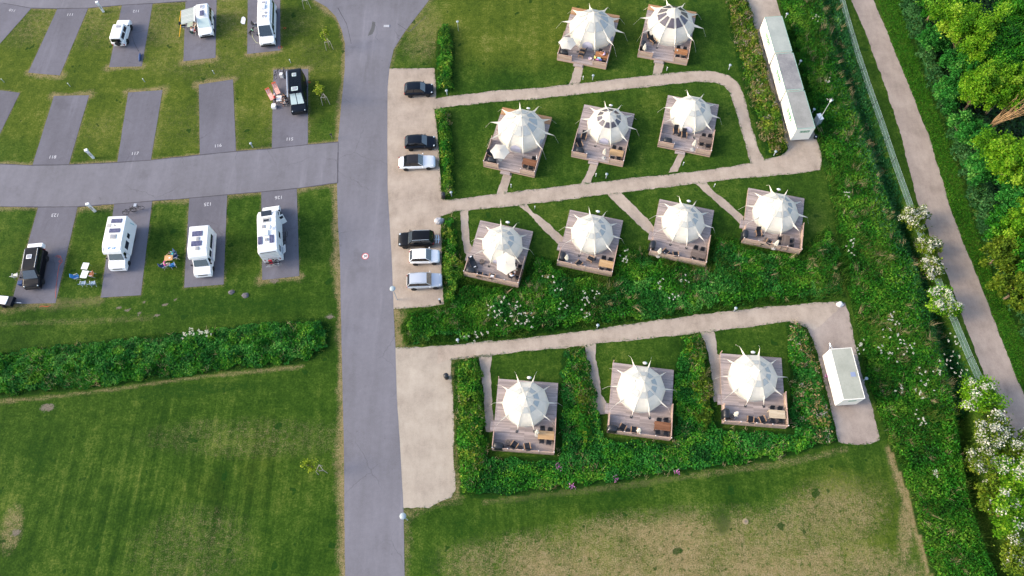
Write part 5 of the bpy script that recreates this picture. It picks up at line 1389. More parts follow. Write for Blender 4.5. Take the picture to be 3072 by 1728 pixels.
def cabin(label, P0, P1, W, H, rm, name, cat, group=None, front_logo=True, side_logo=True):
    """P0, P1: ground points of the left-hand wall, rear and front ends"""
    rz = heading(P0, P1); L_ = (P1 - P0).to_2d().length
    u = Vector((math.cos(rz), math.sin(rz), 0)); v = Vector((-u.y, u.x, 0))
    ce = (P0 + P1) / 2 + v * W / 2
    t = thing(name, label, cat, (ce.x, ce.y, .01), rz, group)
    z0 = .42
    MB().box((0, 0, (H + z0) / 2), (L_, W, H - z0)).build("body", M_cabin, t, bevel=.03)
    MB().box((0, 0, H + .012), (L_ - .12, W - .12, .03)).build("roof", rm, t)
    sm = MB()
    for s in (-1, 1): sm.box((0, s * (W / 2 - .03), H + .02), (L_, .06, .04)); sm.box((s * (L_ / 2 - .03), 0, H + .021), (.06, W - .13, .042))
    sm.build("roof_edge", M_seal if group else M_cabin, t)
    cs = MB().box((0, 0, .3), (L_ * .9, .12, .16)).box((0, W * .35, .3), (L_ * .9, .08, .14)).box((0, -W * .35, .3), (L_ * .9, .08, .14)).build("chassis", M_trim, t)
    for x in (-.55, .25):
        for s in (-1, 1): wheel(t, x, s * (W / 2 - .15), .3, .18)
    # doors in the left wall (local y = -W/2)
    for k, x in enumerate((-L_ * .32, -.02 * L_, L_ * .3)):
        d = MB().box((0, 0, 0), (.85, .02, 1.9)).build("door", M_cabin, t); d.location = (x, -W / 2 - .008, z0 + 1.02)
        MB().box((.34, -.02, 0), (.05, .04, .12)).build("handle", M_trim, d)
        MB().box((-.43, -.002, 0), (.015, .024, 1.9)).build("door_seam", M_seal, d)
    def logo(nm, loc, rot, s):
        # three bars over a line of lettering and a leaning stroke: the maker's mark as it looks from up here
        m = MB()
        for k in range(3): m.box((-.62 + k * .62, 0, .18), (.56, .012, .22))
        for k in range(6): m.box((-.82 + k * .27, 0, -.12), (.17 if k % 2 else .1, .012, .24))
        m.slab([(.78, .006, -.34), (.9, .006, -.34), (1.08, .006, .26), (.92, .006, .26)], .012)
        m.box((.0, 0, -.27), (1.7, .012, .05))
        o = m.build(nm, M_green, t); o.location = loc; o.rotation_euler = rot; o.scale = (s, 1, s)
    if side_logo: logo("logo", (.05, -W / 2 - .03, H - .75), (0, 0, 0), 1.0)
    if front_logo: logo("logo", (L_ / 2 + .012, .02, H - .62), (0, 0, math.pi / 2), .62 if side_logo else .42)
    return t, u, v, L_
B = [K('k', 176, 272, .42), K('k', 262, 585, .42), K('k', 270, 600, .42), K('k', 358, 925, .42), K('k', 364, 938, .42), K('k', 455, 1272, .42)]
lb = ["white cabin with clean roof, farthest up the row", "white cabin with mildew-stained roof, middle of the row", "white cabin at the lower end of the row, logo on its end wall"]
for k in range(3):
    cabin(lb[k], B[2 * k], B[2 * k + 1], 2.35, 2.75, RM[k], "sanitary_cabin", "cabin", "white cabins in a row", k == 2)
Q0, Q1 = K('t', 300, 440, .42), K('t', 430, 957, .42)
t, u, v, L_ = cabin("white box trailer standing alone on the lower gravel strip", Q0, Q1, 2.3, 2.7, RT, "box_trailer", "trailer", None, True, False)
MB().path([(-L_ / 2, -.5, .42), (-L_ / 2 - 1.15, 0, .42), (-L_ / 2, .5, .42)], .05).tube((-L_ / 2 - 1.0, 0, .42), (-L_ / 2 - 1.4, 0, .46), .05).tube((-L_ / 2 - 1.0, 0, .1), (-L_ / 2 - 1.0, 0, .8), .035).build("drawbar", M_chrome, t)
MB().box((.15, .55, 2.745), (.5, .5, .02)).build("roof_patch", plain("roof_patch_blue", lin('7f8aa6'), .6), t)
for x in (-L_ * .36, -L_ * .18, L_ * .02, L_ * .2, L_ * .38): MB().box((x, -1.16, 2.3), (.28, .02, .06)).build("vent", M_trim, t)
# left-edge trailer
p = K('5', 40, 1330, .7)
tt = thing("small_trailer", "small dark trailer with a white lid at the picture's edge", "trailer", (p.x, p.y, 0), R(-6))
MB().box((0, 0, .55), (2.3, 1.15, .5)).build("body", PB2, tt, bevel=.05)
MB().box((-.22, 0, .84), (1.6, 1.0, .1)).build("lid", PW, tt, bevel=.04)
for s in (-1, 1): wheel(tt, 0, s * .62, .26, .16)
MB().path([(1.15, 0, .4), (2.0, 0, .4)], .04).build("drawbar", M_chrome, tt)
# ------------------------------------------------------------------ posts, lamps, small things
M_galv = plain("galvanised_steel", lin('a9b1b8'), .45, .3, var=.1)
M_lampglass = plain("lamp_disc", lin('8f9ca2'), .4, var=.08, scale=10)
def make_bollard():
    t = thing("path_light", "grey path light", "path light")
    MB().lathe([(.06, 0), (.055, .82)], n=10).build("post", M_galv, t)
    MB().lathe([(.05, .82), (.17, .84), (.18, .9), (.14, .95), (.03, .97)], n=16).build("lamp_head", M_lampglass, t, smooth=True)
    return t
bol = Proto(make_bollard())
for c, x, y, lab in (('p', 660, 362, "at the foot of the uppermost hedge by the gravel bay"), ('p', 707, 1408, "next to the black bin at the second hedge"), ('a', 715, 1085, "below the back-row deck nearer the road"), ('b', 1803, 1150, "below the middle tent of the second row"),
    ('k', 408, 168, "beside the uppermost cabin"), ('k', 530, 592, "beside the mildew-roofed cabin"), ('k', 650, 1028, "beside the lower cabin's wall"), ('k', 305, 1408, "at the tip of the flower hedge"), ('s', 358, 308, "on the lower path, nearest the road"),
    ('s', 1125, 228, "on the lower path, half way along"), ('s', 1880, 135, "on the lower path, far end"), ('t', 722, 698, "beside the single white trailer"), ('4', 1103, 1118, "on the grass between pitches 116 and 115")):
    p = K(c, x, y); bol.place((p.x, p.y, 0), random.uniform(0, 6), "grey mushroom-topped path light " + lab, "grey path lights")
p = dsp(1833, 175); bol.place((p.x, p.y, 0), 0, "grey mushroom-topped path light on the bend of the upper path", "grey path lights")
def make_pillar():
    t = thing("service_pillar", "service pillar", "service pillar")
    MB().box((0, 0, .5), (.26, .2, 1.0)).build("body", M_white, t, bevel=.03)
    MB().box((0, 0, 1.09), (.36, .3, .18)).build("cap", M_white, t, bevel=.04)
    MB().box((0, -.105, .6), (.18, .02, .4)).build("socket_door", M_stone, t)
    return t
pil = Proto(make_pillar())
for c, x, y, lab in (('1', 1325, 152, "beside pitch 112"), ('3', 1197, 1000, "between pitches 118 and 117"), ('5', 1183, 226, "beside pitch 123 on the lane")):
    p = K(c, x, y); pil.place((p.x, p.y, 0), R(20), "white electricity pillar on the grass " + lab, "white electricity pillars", (1.15, 1.15, 1.6))
def make_post():
    t = thing("marker_post", "marker post", "marker post")
    MB().box((0, 0, .3), (.07, .07, .6)).build("post", M_galv, t)
    MB().box((0, 0, .64), (.1, .1, .08)).build("cap", M_white, t)
    return t
mp_ = Proto(make_post())
for c, x, y, lab in (('1', 55, 1052, "at the outermost edge of the left lawn"), ('1', 899, 1106, "above pitch 118"), ('1', 1852, 1048, "above pitch 117"), ('2', 1588, 805, "behind the black camper van"), ('2', 610, 945, "above pitch 116"),
    ('a', 583, 1082, "by the footpath of the back-row deck nearer the road"), ('b', 513, 1275, "by the footpath of the first second-row deck"), ('b', 1662, 1130, "by the middle second-row footpath"), ('c', 828, 1425, "by the last second-row footpath"),
    ('d', 1083, 130, "by the second third-row footpath"), ('e', 1073, 92, "by the last third-row footpath"), ('a', 1720, 960, "by the footpath nearer the cabins")):
    p = K(c, x, y); mp_.place((p.x, p.y, 0), random.uniform(0, 1), "small pale marker post " + lab, "small marker posts")
def make_lamp():
    t = thing("road_lamp", "road lamp", "lamp")
    MB().lathe([(.05, 0), (.04, 3.1)], n=8).build("pole", M_galv, t)
    MB().lathe([(.08, 3.04), (.30, 3.18), (.33, 3.22), (.31, 3.26), (.05, 3.29)], n=22).build("lamp_head", M_lampglass, t, smooth=True)
    return t
lm = Proto(make_lamp())
p = K('q', 150, 1085); lm.place((p.x, p.y, 0), 0, "road lamp with round head beside the silver crossover", "round-headed road lamps")
p = src(1223, 1560); lm.place((p.x, p.y, 0), 0, "road lamp with round head at the corner of the lower lay-by", "round-headed road lamps")
lm.place(tuple(dsp(1149, 40, 2.8))[:2] + (0,), 0, "round-headed lamp on the lawn beside the upper road bend", "round-headed road lamps", .55)
# tall lamp post behind the lowest cabin
p = src(2491.7, 303, 5.4); hl = thing("lamp_post", "tall thin lamp post behind the lowest cabin", "lamp post", (p.x, p.y, 0), R(30))
MB().lathe([(.06, 0), (.035, 5.3)], n=8).build("pole", M_galv, hl); MB().ell((0.05, 0, 5.4), (.16, .12, .2), 10, 6).build("lamp_head", M_white, hl, smooth=True); MB().box((.25, 0, 5.3), (.3, .14, .08)).build("sensor", M_galv, hl)
p = K('k', 690, 1118); cb = thing("utility_cabinet", "grey utility cabinet behind the lowest cabin", "cabinet", (p.x, p.y, 0), R(15))
MB().box((0, 0, .7), (.5, .9, 1.4)).build("body", M_galv, cb, bevel=.03); MB().box((0, 0, 1.43), (.56, .96, .05)).build("lid", M_white, cb)
p = K('k', 680, 1250); bc = thing("fire_bucket", "small round black bucket at the cabin's corner", "bucket", (p.x, p.y, 0)); MB().lathe([(.2, 0), (.26, .4), (.22, .4), (.18, .05)], n=14).build("body", M_black, bc); MB().lathe([(.1, .3), (.1, .32)], n=10).build("lid", M_white, bc)
def bin_(c, x, y, lab):
    p = K(c, x, y); t = thing("litter_bin", lab, "bin", (p.x, p.y, 0), 0, "black litter bins")
    MB().lathe([(.24, 0), (.28, .75), (.26, .78)], n=16).build("body", M_black, t, smooth=True); MB().lathe([(.3, .78), (.3, .86), (.2, .96), (.03, 1.0)], n=16).build("lid", M_blackcover, t, smooth=True)
bin_('p', 625, 1425, "black round litter bin at the second hedge"); bin_('z', 294, 135, "black round litter bin on the lower lay-by's edge")
p = K('q', 620, 1120); t = thing("black_post", "black slatted information post beside the gravel bay", "post", (p.x, p.y, 0), R(12))
MB().box((0, 0, .55), (.22, .12, 1.1)).build("post", M_black, t); MB().box((0, 0, 1.13), (.24, .2, .05)).build("cap", M_galv, t)
p = K('4', 2118, 1000); t = thing("hydrant_post", "dark short post at the road corner of pitch 115", "post", (p.x, p.y, 0), R(20))
MB().tube((0, 0, 0), (0, 0, .8), .05).build("post", M_stool, t); MB().box((0, 0, .85), (.3, .12, .12)).build("head", M_black, t)
def rock(name, label, p, r, mat, seed):
    rn = random.Random(seed); bm = bmesh.new(); bmesh.ops.create_icosphere(bm, subdivisions=3, radius=1)
    for v in bm.verts:
        k = 1 + .3 * (float(fbm(v.co.x * 2 + seed, v.co.y * 2 + v.co.z, 1.1)) - .5) * 2
        v.co = Vector((v.co.x * r[0], v.co.y * r[1], max(-.1, v.co.z) * r[2])) * k
    me = bpy.data.meshes.new(name); bm.to_mesh(me); bm.free(); me.materials.append(mat)
    o = link(bpy.data.objects.new(name, me)); o.location = (p.x, p.y, 0); return tag(o, label, "boulder")
M_rock = plain("granite", lin('9a9ca2'), .85, var=.4, scale=5, bump=.6)
rock("boulder", "grey boulder at the hedge corner of the gravel bay", K('q', 608, 228), (.62, .5, .55), M_rock, 3)
rock("boulder", "pale boulder at the end of the lower path", dsp(2113, 766), (.4, .35, .3), plain("pale_stone", lin('b9bcbf'), .8, var=.2), 5)
for k, (x, y, s_) in enumerate(((582, 735, .38), (618, 743, .44))):
    rock("stone", ("grey stone lying on the lawn below pitch 125, " + ("smaller one" if k == 0 else "larger one")), dsp(x, y), (s_, s_ * .8, .22), plain("stone_%d" % k, lin('5c5a5e'), .9, var=.3), 8 + k)
mh = MB().lathe([(.3, 0), (.3, .04), (.18, .05)], n=20); mo = mh.build("manhole_cover", plain("concrete_ring", lin('85795f'), .9, var=.2)); p = dsp(1875, 1312); mo.location = (p.x, p.y, .0); tag(mo, "round concrete manhole cover in the dry field", "manhole cover")
MB().lathe([(.12, .061), (.12, .08)], n=12).build("cap", M_stool, mo)
p = src(1160, 79); o = MB().box((0, 0, .04), (.8, .4, .08)).build("stone_slab", M_rock, bevel=.03); o.location = (p.x, p.y, 0); tag(o, "flat pale stone on the grass by the road bend", "stone")
p = K('z', 470, 0); 
# staked young trees
M_stake = plain("stake_wood", lin('9a938a'), .8, var=.2)
LEAF_Y = foliage("young_leaves", [(0, lin('5d7a14')), (.5, lin('86a01f')), (1, lin('b5c23a'))], .3)
M_bark = plain("bark", lin('6d5d4c'), .9, var=.3)
def sapling(c, x, y, h, lab, leaves=True, lean=(0, 0)):
    p = K(c, x, y, .0); t = thing("young_tree", lab, "tree", (p.x, p.y, 0), 0, "young trees tied to stakes")
    for k in range(3):
        a = R(100 + 120 * k)
        MB().tube((.55 * math.cos(a), .55 * math.sin(a), 0), (.42 * math.cos(a), .42 * math.sin(a), 1.5), .035, n=6).build("stake", M_stake, t)
        b = R(100 + 120 * (k + 1))
        MB().tube((.42 * math.cos(a), .42 * math.sin(a), 1.45), (.42 * math.cos(b), .42 * math.sin(b), 1.45), .03, n=5).build("crossbar", M_stake, t)
    if not leaves: return t
    tr = MB().path([(0, 0, 0), (lean[0] * .4, lean[1] * .4, h * .5), (lean[0], lean[1], h)], .035)
    C = []
    for k in range(7):
        a = random.uniform(0, 6.28); z = h * random.uniform(.55, .95); l = random.uniform(.3, .75)
        q = Vector((lean[0] * z / h, lean[1] * z / h, z)); e = q + Vector((math.cos(a) * l, math.sin(a) * l, l * .8)); tr.tube(q, e, .014, .006, 4)
        C.append((RNG.normal(size=(34, 3)) * .17) + np.array(q.lerp(e, .75)))
    tr.build("trunk", M_bark, t)
    C = np.concatenate(C)
    o = link(bpy.data.objects.new("crown", poly_mesh("crown", leaf_quads(C, .11), 4, RNG.random(len(C)), LEAF_Y))); o.parent = t
    return t
sapling('2', 1800, 95, 2.6, "bare triangle of tree stakes beside the upper road curve", False)
sapling('2', 2085, 620, 3.4, "young yellow-green tree in stakes, upper of two", True, (-.15, .2)); sapling('2', 2040, 1320, 3.6, "young yellow-green tree in stakes beside the black camper van", True, (-.3, .1)); sapling('f', 1655, 912, 3.0, "young tree in stakes alone on the lower field", True, (-.9, .1))
# wire fence along the track
def net_mat():
    m, nt, b = new_mat("fence_netting"); N, L = nt.nodes, nt.links
    v = N.new("ShaderNodeTexCoord").outputs["Object"]
    L.new(ramp(N, [(0, lin('5d7f88')), (1, lin('8fb0b4'))]).outputs[0], b.inputs["Base Color"])
    b.inputs["Base Color"].default_value = (*lin('6d8a8c'), 1); 
    for l in list(nt.links):
        if l.to_socket == b.inputs["Base Color"]: nt.links.remove(l)
    tr = N.new("ShaderNodeBsdfTransparent"); ms = N.new("ShaderNodeMixShader")
    f = math_n(N, L, 'ADD', math_n(N, L, 'MULTIPLY', noise(N, L, v, .8, 2, .6), .16), .22)
    L.new(f, ms.inputs[0]); L.new(tr.outputs[0], ms.inputs[1]); L.new(b.outputs[0], ms.inputs[2]); L.new(ms.outputs[0], N["Material Output"].inputs[0])
    return m
M_net = net_mat()
FL = [dsp(*p) for p in ((2106, -40), (2112, 0), (2128, 60), (2152, 140), (2180, 225), (2210, 310), (2243, 410), (2276, 503), (2300, 570), (2330, 650), (2362, 735), (2393, 812), (2432, 905), (2470, 990))]
fe = thing("wire_fence", "long netted wire fence along the gravel track", "fence", FL[0])
n_ = MB(); pts = []
for a, b in zip(FL[:-1], FL[1:]):
    k = max(1, int((b - a).length / 2.6))
    for j in range(k): pts.append(a.lerp(b, j / k) - FL[0])
pts.append(FL[-1] - FL[0])
for a, b in zip(pts[:-1], pts[1:]): n_.quad((a.x, a.y, .02), (b.x, b.y, .02), (b.x, b.y, 1.25), (a.x, a.y, 1.25))
n_.build("netting", M_net, fe)
for z in (.1, .65, 1.25): 
    w = MB().path([(p.x, p.y, z) for p in pts], .008, 4); w.build("wire", M_galv, fe)
for p in pts:
    o = MB().box((0, 0, .68), (.05, .05, 1.3)).build("fence_post", M_legdark, fe); o.location = (p.x, p.y, 0)
# odds and ends on the pitches
def lying(name, label, cat, c, x, y, z, dims, mat, rz=0, bev=.01):
    p = K(c, x, y, z + dims[2]); o = MB().box((0, 0, dims[2] / 2), dims).build(name, mat, bevel=bev); o.location = (p.x, p.y, z + .002); o.rotation_euler = (0, 0, rz); return tag(o, label, cat)
p = [K('2', *q, .06) for q in ((945, 285), (960, 225), (980, 212), (1003, 225), (1010, 245), (998, 308), (962, 305))]
bd = MB(); bd.slab([(q.x, q.y, .03) for q in p][::-1], .05); tag(bd.build("white_board", M_white), "white pointed board lying on the grass beside the panel van", "board")
# folding camp chairs and tables
def camp_chair(label, c, x, y, rz, mat, group="folding camp chairs"):
    p = K(c, x, y, .45); t = thing("camp_chair", label, "chair", (p.x, p.y, .0), R(rz), group)
    MB().box((0, 0, .42), (.5, .5, .035)).build("seat", mat, t); MB().box((-.31, 0, .78), (.04, .5, .68), M=Matrix.Rotation(R(-18), 3, 'Y')).build("backrest", mat, t)
    for s in (-1, 1):
        MB().path([(.24, s * .27, 0), (-.3, s * .27, .6)], .016).path([(-.3, s * .27, 0), (.25, s * .27, .6)], .016).build("frame", M_chrome, t); MB().box((0, s * .28, .62), (.5, .05, .03)).build("armrest", M_chrome, t)
    return t
M_cblue = plain("camp_blue", lin('2f78b8'), .7); M_cgrey = plain("camp_greyblue", lin('7f96ab'), .7); M_corange = plain("camp_orange", lin('d98a62'), .7); M_cdark = plain("camp_dark", lin('242a33'), .7); M_cnavy = plain("camp_navy", lin('26406b'), .7); M_cgreen = plain("camp_green", lin('24443f'), .7)
camp_chair("bright blue camp chair by the white folding tables", 'n', 470, 850, 20, M_cblue); camp_chair("orange camp chair by the white folding tables", 'n', 1010, 760, 180, M_corange)
camp_chair("grey-blue camp chair below the white tables, nearer the van", 'n', 720, 1080, 95, M_cgrey); camp_chair("grey-blue camp chair below the white tables, nearer the motorhome", 'n', 1060, 1080, 95, M_cgrey)
camp_chair("blue camp chair empty beside the person in pink", 'm', 690, 1080, 110, M_cblue); camp_chair("dark camp chair at the wooden camping table", 'm', 810, 710, 200, M_cnavy)
def camp_table(label, c, x, y, rz, mat, sx, sy, h=.68):
    p = K(c, x, y, h); t = thing("camping_table", label, "table", (p.x, p.y, 0), R(rz), "camping tables")
    MB().box((0, 0, h), (sx, sy, .035)).build("table_top", mat, t)
    for a in (-1, 1):
        for b in (-1, 1): MB().tube((a * sx * .42, b * sy * .42, 0), (a * sx * .44, b * sy * .44, h), .016, n=5).build("leg", M_chrome, t)
M_linen = plain("white_linen", lin('dadcdc'), .7, var=.06); M_wood = plain("camp_wood", lin('c69a66'), .6)
camp_table("white folding table, upper of two touching", 'n', 790, 460, 84, M_linen, .85, .75); camp_table("white folding table, lower of two touching", 'n', 760, 760, 84, M_linen, .95, .78)
camp_table("small wooden camping table between two seated people", 'm', 515, 775, 5, M_wood, .95, .7)
p = K('m', 560, 770, .7); o = MB().lathe([(.05, 0), (.13, .03), (.12, .035), (.06, .01)], n=14).build("plate", M_white); o.location = (p.x, p.y, .70); tag(o, "white plate on the small wooden camping table", "plate")
camp_table("white camping table among the people beside the black van", 'v', 380, 985, 5, M_linen, .7, .9); lying("cool_box", "white square box below the table beside the black van", "cool box", 'v', 210, 1200, .0, (.55, .6, .45), M_white, 0, .03)
camp_table("green-grey camping table under the white van's awning", 'l', 560, 810, 3, plain("camp_sage", lin('a5b3a6'), .6), .75, 1.0)
camp_chair("dark camp chair at the outer side of the awning table", 'l', 345, 870, 0, M_cdark); camp_chair("dark green camp chair below the awning table", 'l', 660, 1080, 90, M_cgreen); camp_chair("dark camp chair under the edge of the awning", 'l', 395, 740, -90, M_cdark)
camp_chair("pale camp chair on the grass beside the small black van", '5', 190, 1020, 100, plain("camp_pale", lin('d2cfc4'), .7)); lying("cool_box", "dark blue cool box by the small black van's door", "cool box", '5', 245, 1105, 0, (.55, .5, .5), M_cnavy, .1, .03)
camp_chair("dark camp chair close to the tall white panel van", 'j', 510, 690, 0, M_cdark)
# chequered orange loungers by the black van
M_check = None
def check_mat():
    m, nt, b = new_mat("orange_check_cloth"); N, L = nt.nodes, nt.links
    ck = N.new("ShaderNodeTexChecker"); ck.inputs["Scale"].default_value = 8; ck.inputs[1].default_value = (*lin('d8653f'), 1); ck.inputs[2].default_value = (*lin('cfc3bd'), 1)
    L.new(N.new("ShaderNodeTexCoord").outputs["Object"], ck.inputs[0]); L.new(ck.outputs[0], b.inputs["Base Color"]); b.inputs["Roughness"].default_value = .8
    return m
M_check = check_mat(); M_or = plain("orange_pillow", lin('dd6a45'), .7)
for x, y, a, lab in ((300, 700, -64, "orange chequered lounger nearer the black van"), (110, 880, -60, "orange chequered lounger on the grass edge, behind the person in red")):
    p = K('v', x, y, .4); t = thing("camp_lounger", lab, "lounger", (p.x, p.y, 0), R(a), "orange chequered loungers")
    MB().box((.28, 0, .4), (1.2, .58, .05)).build("seat", M_check, t); MB().box((-.52, 0, .62), (.7, .58, .05), M=Matrix.Rotation(R(38), 3, 'Y')).build("backrest", M_check, t); MB().box((-.76, 0, .86), (.2, .56, .09), M=Matrix.Rotation(R(38), 3, 'Y')).build("pillow", M_or, t)
    for sx in (-.35, .75):
        for s in (-1, 1): MB().tube((sx, s * .27, .38), (sx, s * .3, 0), .016, n=5).build("leg", M_chrome, t)
# cables
M_orange = plain("orange_cable", lin('c2492c'), .6)
def cable(label, pts, mat=None, r=.02, name="power_cable"):
    m = MB().path([(q.x, q.y, .03) for q in pts], r, 5); return tag(m.build(name, mat or M_orange), label, "cable")
def coil(c, x, y, r, n=3):
    p = K(c, x, y); return [p + Vector((r * (1 + .08 * math.sin(3 * a)) * math.cos(a), r * .8 * math.sin(a), 0)) for a in np.linspace(0, 6.28 * n, 16 * n)]
cable("orange cable coiled beside the small black van", [K('5', 690, 790), K('5', 720, 772)] + coil('5', 738, 790, .16, 1) + coil('5', 755, 845, .2, 3) + [K('5', 735, 900), K('5', 720, 1000), K('5', 700, 1150), K('5', 690, 1300)])
cable("orange cable coil on the grass beside the tall panel van", coil('2', 1510, 362, .18, 3)); cable("orange cable end at the tall panel van's nose", coil('2', 1450, 605, .25, 1) + [K('2', 1480, 600)])
cable("red cable coil beside the black camper van", coil('4', 1825, 285, .16, 2)); cable("dark cable from the off-roader to the folded bag", [K('1', 1690, 470), K('1', 1720, 560), K('1', 1775, 660)], M_trim, .015)
cable("orange cable lying on the grass below pitch 123", [K('5', 490, 1415), K('5', 520, 1400), K('5', 590, 1410), K('5', 630, 1390)])
p = K('1', 1785, 730, .2); bgm = MB()
bgm.loft([[(x, r * math.cos(q), .16 + r * math.sin(q)) for q in np.linspace(0, 6.28, 10, endpoint=False)] for x, r in ((-.75, .04), (-.5, .13), (0, .17), (.45, .14), (.75, .05))]); o = bgm.build("folded_bag", M_cnavy, smooth=True); o.location = (p.x, p.y, 0.02); o.rotation_euler = (0, 0, R(-82)); tag(o, "dark folded bag lying on pitch 112 near its edge", "bag")

# ------------------------------------------------------------------ people and the dog
def skinmesh(name, joints, bones, mat, parent=None, root=0, sub=1):
    me = bpy.data.meshes.new(name); me.from_pydata([j[0] for j in joints], bones, []); me.materials.append(mat)
    o = link(bpy.data.objects.new(name, me))
    s = o.modifiers.new("skin", 'SKIN'); s.use_smooth_shade = True
    for v, j in zip(me.skin_vertices[0].data, joints): v.radius = (j[1], j[1])
    for k, v in enumerate(me.skin_vertices[0].data): v.use_root = (k == root)
    u = o.modifiers.new("sub", 'SUBSURF'); u.levels = sub; u.render_levels = sub
    if parent: o.parent = parent
    return o
M_skin = plain("skin", lin('c99a80'), .6); M_hairs = {k: plain("hair_" + k, lin(v), .7) for k, v in dict(dark='1e1a18', grey='c8c8ca', brown='4f3a2a', pink='b04a86').items()}
M_cl = {k: plain("cloth_" + k, lin(v), .85) for k, v in dict(red='c01a2c', dark='23252e', white='d9d9de', grey='8b8f96', pink='b5478f', teal='48b5ad', blue='2f5f94', cream='d2cdbd', lilac='b9a5cf').items()}
def person(label, loc, rz, pose, top, bottom, hair, lean=0.0, arms=(0, 0)):
    """faces +x; pose: stand, sit, recline"""
    t = thing("person", label, "person", loc, R(rz))
    V = Vector
    if pose == 'stand':
        pel = V((0, 0, .93)); chest = V((.03 + lean * .5, 0, 1.32)); neck = V((.05 + lean, 0, 1.5)); kn = [V((.03, s * .11, .5)) for s in (-1, 1)]; an = [V((0 + .1 * s, s * .12, .08)) for s in (-1, 1)]
    elif pose == 'sit':
        pel = V((0, 0, .52)); chest = V((-.02 + lean * .5, 0, .92)); neck = V((0 + lean, 0, 1.1)); kn = [V((.42, s * .13, .54)) for s in (-1, 1)]; an = [V((.45, s * .13, .08)) for s in (-1, 1)]
    else:
        pel = V((0, 0, .45)); chest = V((-.32, 0, .72)); neck = V((-.45, 0, .84)); kn = [V((.42, s * .12, .55)) for s in (-1, 1)]; an = [V((.82, s * .13, .4)) for s in (-1, 1)]
    up = (neck - chest).normalized(); head = neck + up * .17 + V((.03, 0, 0))
    J, B = [], []
    def add(p, r, par=None):
        J.append((tuple(p), r)); k = len(J) - 1
        if par is not None: B.append((par, k))
        return k
    ip = add(pel, .12); im = add((pel + chest) / 2, .12, ip); ic = add(chest, .13, im); inn = add(neck, .055, ic); ih = add(head - up * .03, .085, inn); it = add(head + up * .09, .075, ih); add(head + V((.095, 0, -.02)), .022, ih)
    hands = []
    for q, s in enumerate((-1, 1)):
        sh = add(chest + V((0, s * .19, .07)), .05, ic)
        a = arms[q]
        el_p = chest + V((.12 + .12 * a, s * (.27 + .03 * a), -.18 + .1 * a)); ha_p = el_p + V((.24 if pose != 'stand' or a else .05, s * -.06, .02 + .06 * a if pose != 'stand' or a else -.25))
        el = add(el_p, .04, sh); wr = add(ha_p, .028, el); d = (ha_p - el_p).normalized(); pa = add(ha_p + d * .07, .03, wr); hands.append(ha_p)
        side = V((-d.y, d.x, 0)).normalized() if abs(d.x) + abs(d.y) > .01 else V((0, 1, 0))
        for f_, ln in zip((-1.5, -.5, .5, 1.5), (.062, .078, .072, .055)):
            b1 = add(ha_p + d * .1 + side * f_ * .02, .009, pa); b2 = add(ha_p + d * (.1 + ln) + side * f_ * .024 - V((0, 0, .022)), .008, b1)
        th = add(ha_p + d * .06 + side * .05 * s, .011, pa); add(ha_p + d * .11 + side * .065 * s, .009, th)
        hip = add(pel + V((.02, s * .1, -.04)), .09, ip); k_ = add(kn[q], .062, hip); a_ = add(an[q], .042, k_); add(an[q] + V((.16, 0, -.035)), .036, a_)
    skinmesh("body", J, B, M_skin, t)
    # clothes follow the same joints, a little wider
    Jt = [(tuple(pel + V((0, 0, .02))), .135), (tuple((pel + chest) / 2), .137), (tuple(chest), .147), (tuple(chest + up * .1), .10)]; Bt = [(0, 1), (1, 2), (2, 3)]
    for q, s in enumerate((-1, 1)):
        a = arms[q]; el_p = chest + V((.12 + .12 * a, s * (.27 + .03 * a), -.18 + .1 * a)); sh = chest + V((0, s * .19, .07))
        Jt += [(tuple(sh), .066), (tuple(sh.lerp(el_p, .8)), .055)]; Bt += [(2, len(Jt) - 2), (len(Jt) - 2, len(Jt) - 1)]
    skinmesh("shirt", Jt, Bt, M_cl[top], t)
    Jl = [(tuple(pel), .14)]; Bl = []
    for q, s in enumerate((-1, 1)):
        Jl += [(tuple(pel + V((.02, s * .1, -.04))), .105), (tuple(kn[q]), .076), (tuple(kn[q].lerp(an[q], .75)), .058)]; n0 = len(Jl); Bl += [(0, n0 - 3), (n0 - 3, n0 - 2), (n0 - 2, n0 - 1)]
    skinmesh("trousers", Jl, Bl, M_cl[bottom], t)
    M = up.to_track_quat('Z', 'Y').to_matrix()
    MB().ell(head + up * .035 - V((.012, 0, 0)), (.112, .108, .115), 12, 6, z0=-.25, M=M).build("hair", hair if not isinstance(hair, str) else M_hairs[hair], t, smooth=True)
    for s in (-1, 1):
        MB().ell(head + V((.088, s * .034, .01)), (.012, .012, .012), 6, 4).build("eye", M_trim, t); MB().ell(head + V((0, s * .098, -.01)), (.02, .012, .03), 6, 4).build("ear", M_skin, t)
        MB().ell(an[0 if s < 0 else 1] + V((.08, 0, -.045)), (.15, .055, .045), 10, 5).build("shoe", M_cl['dark'], t, smooth=True)
    return t
def at0(c, x, y, z): p = K(c, x, y, z); return (p.x, p.y, 0)
person("person in a red top with grey hair, standing at the table beside black van", at0('v', 215, 940, 1.2), 10, 'stand', 'red', 'dark', 'grey', .12, (1, 0))
person("seated person in dark clothes close to the black van, upper of two", at0('v', 560, 900, .9), 190, 'sit', 'dark', 'dark', 'brown', .05)
person("seated person in grey with bare forearms by the black van, lower of two", at0('v', 590, 1080, .8), 185, 'sit', 'grey', 'dark', 'brown', .12, (1, 1))
person("person in pink leaning to the small wooden camping table", at0('m', 330, 1070, .8), 35, 'sit', 'pink', 'cream', 'pink', .15, (1, 1))
person("person in teal top and blue trousers at the small wooden table", at0('m', 690, 560, .8), 230, 'sit', 'teal', 'blue', 'brown', .1, (1, 1))
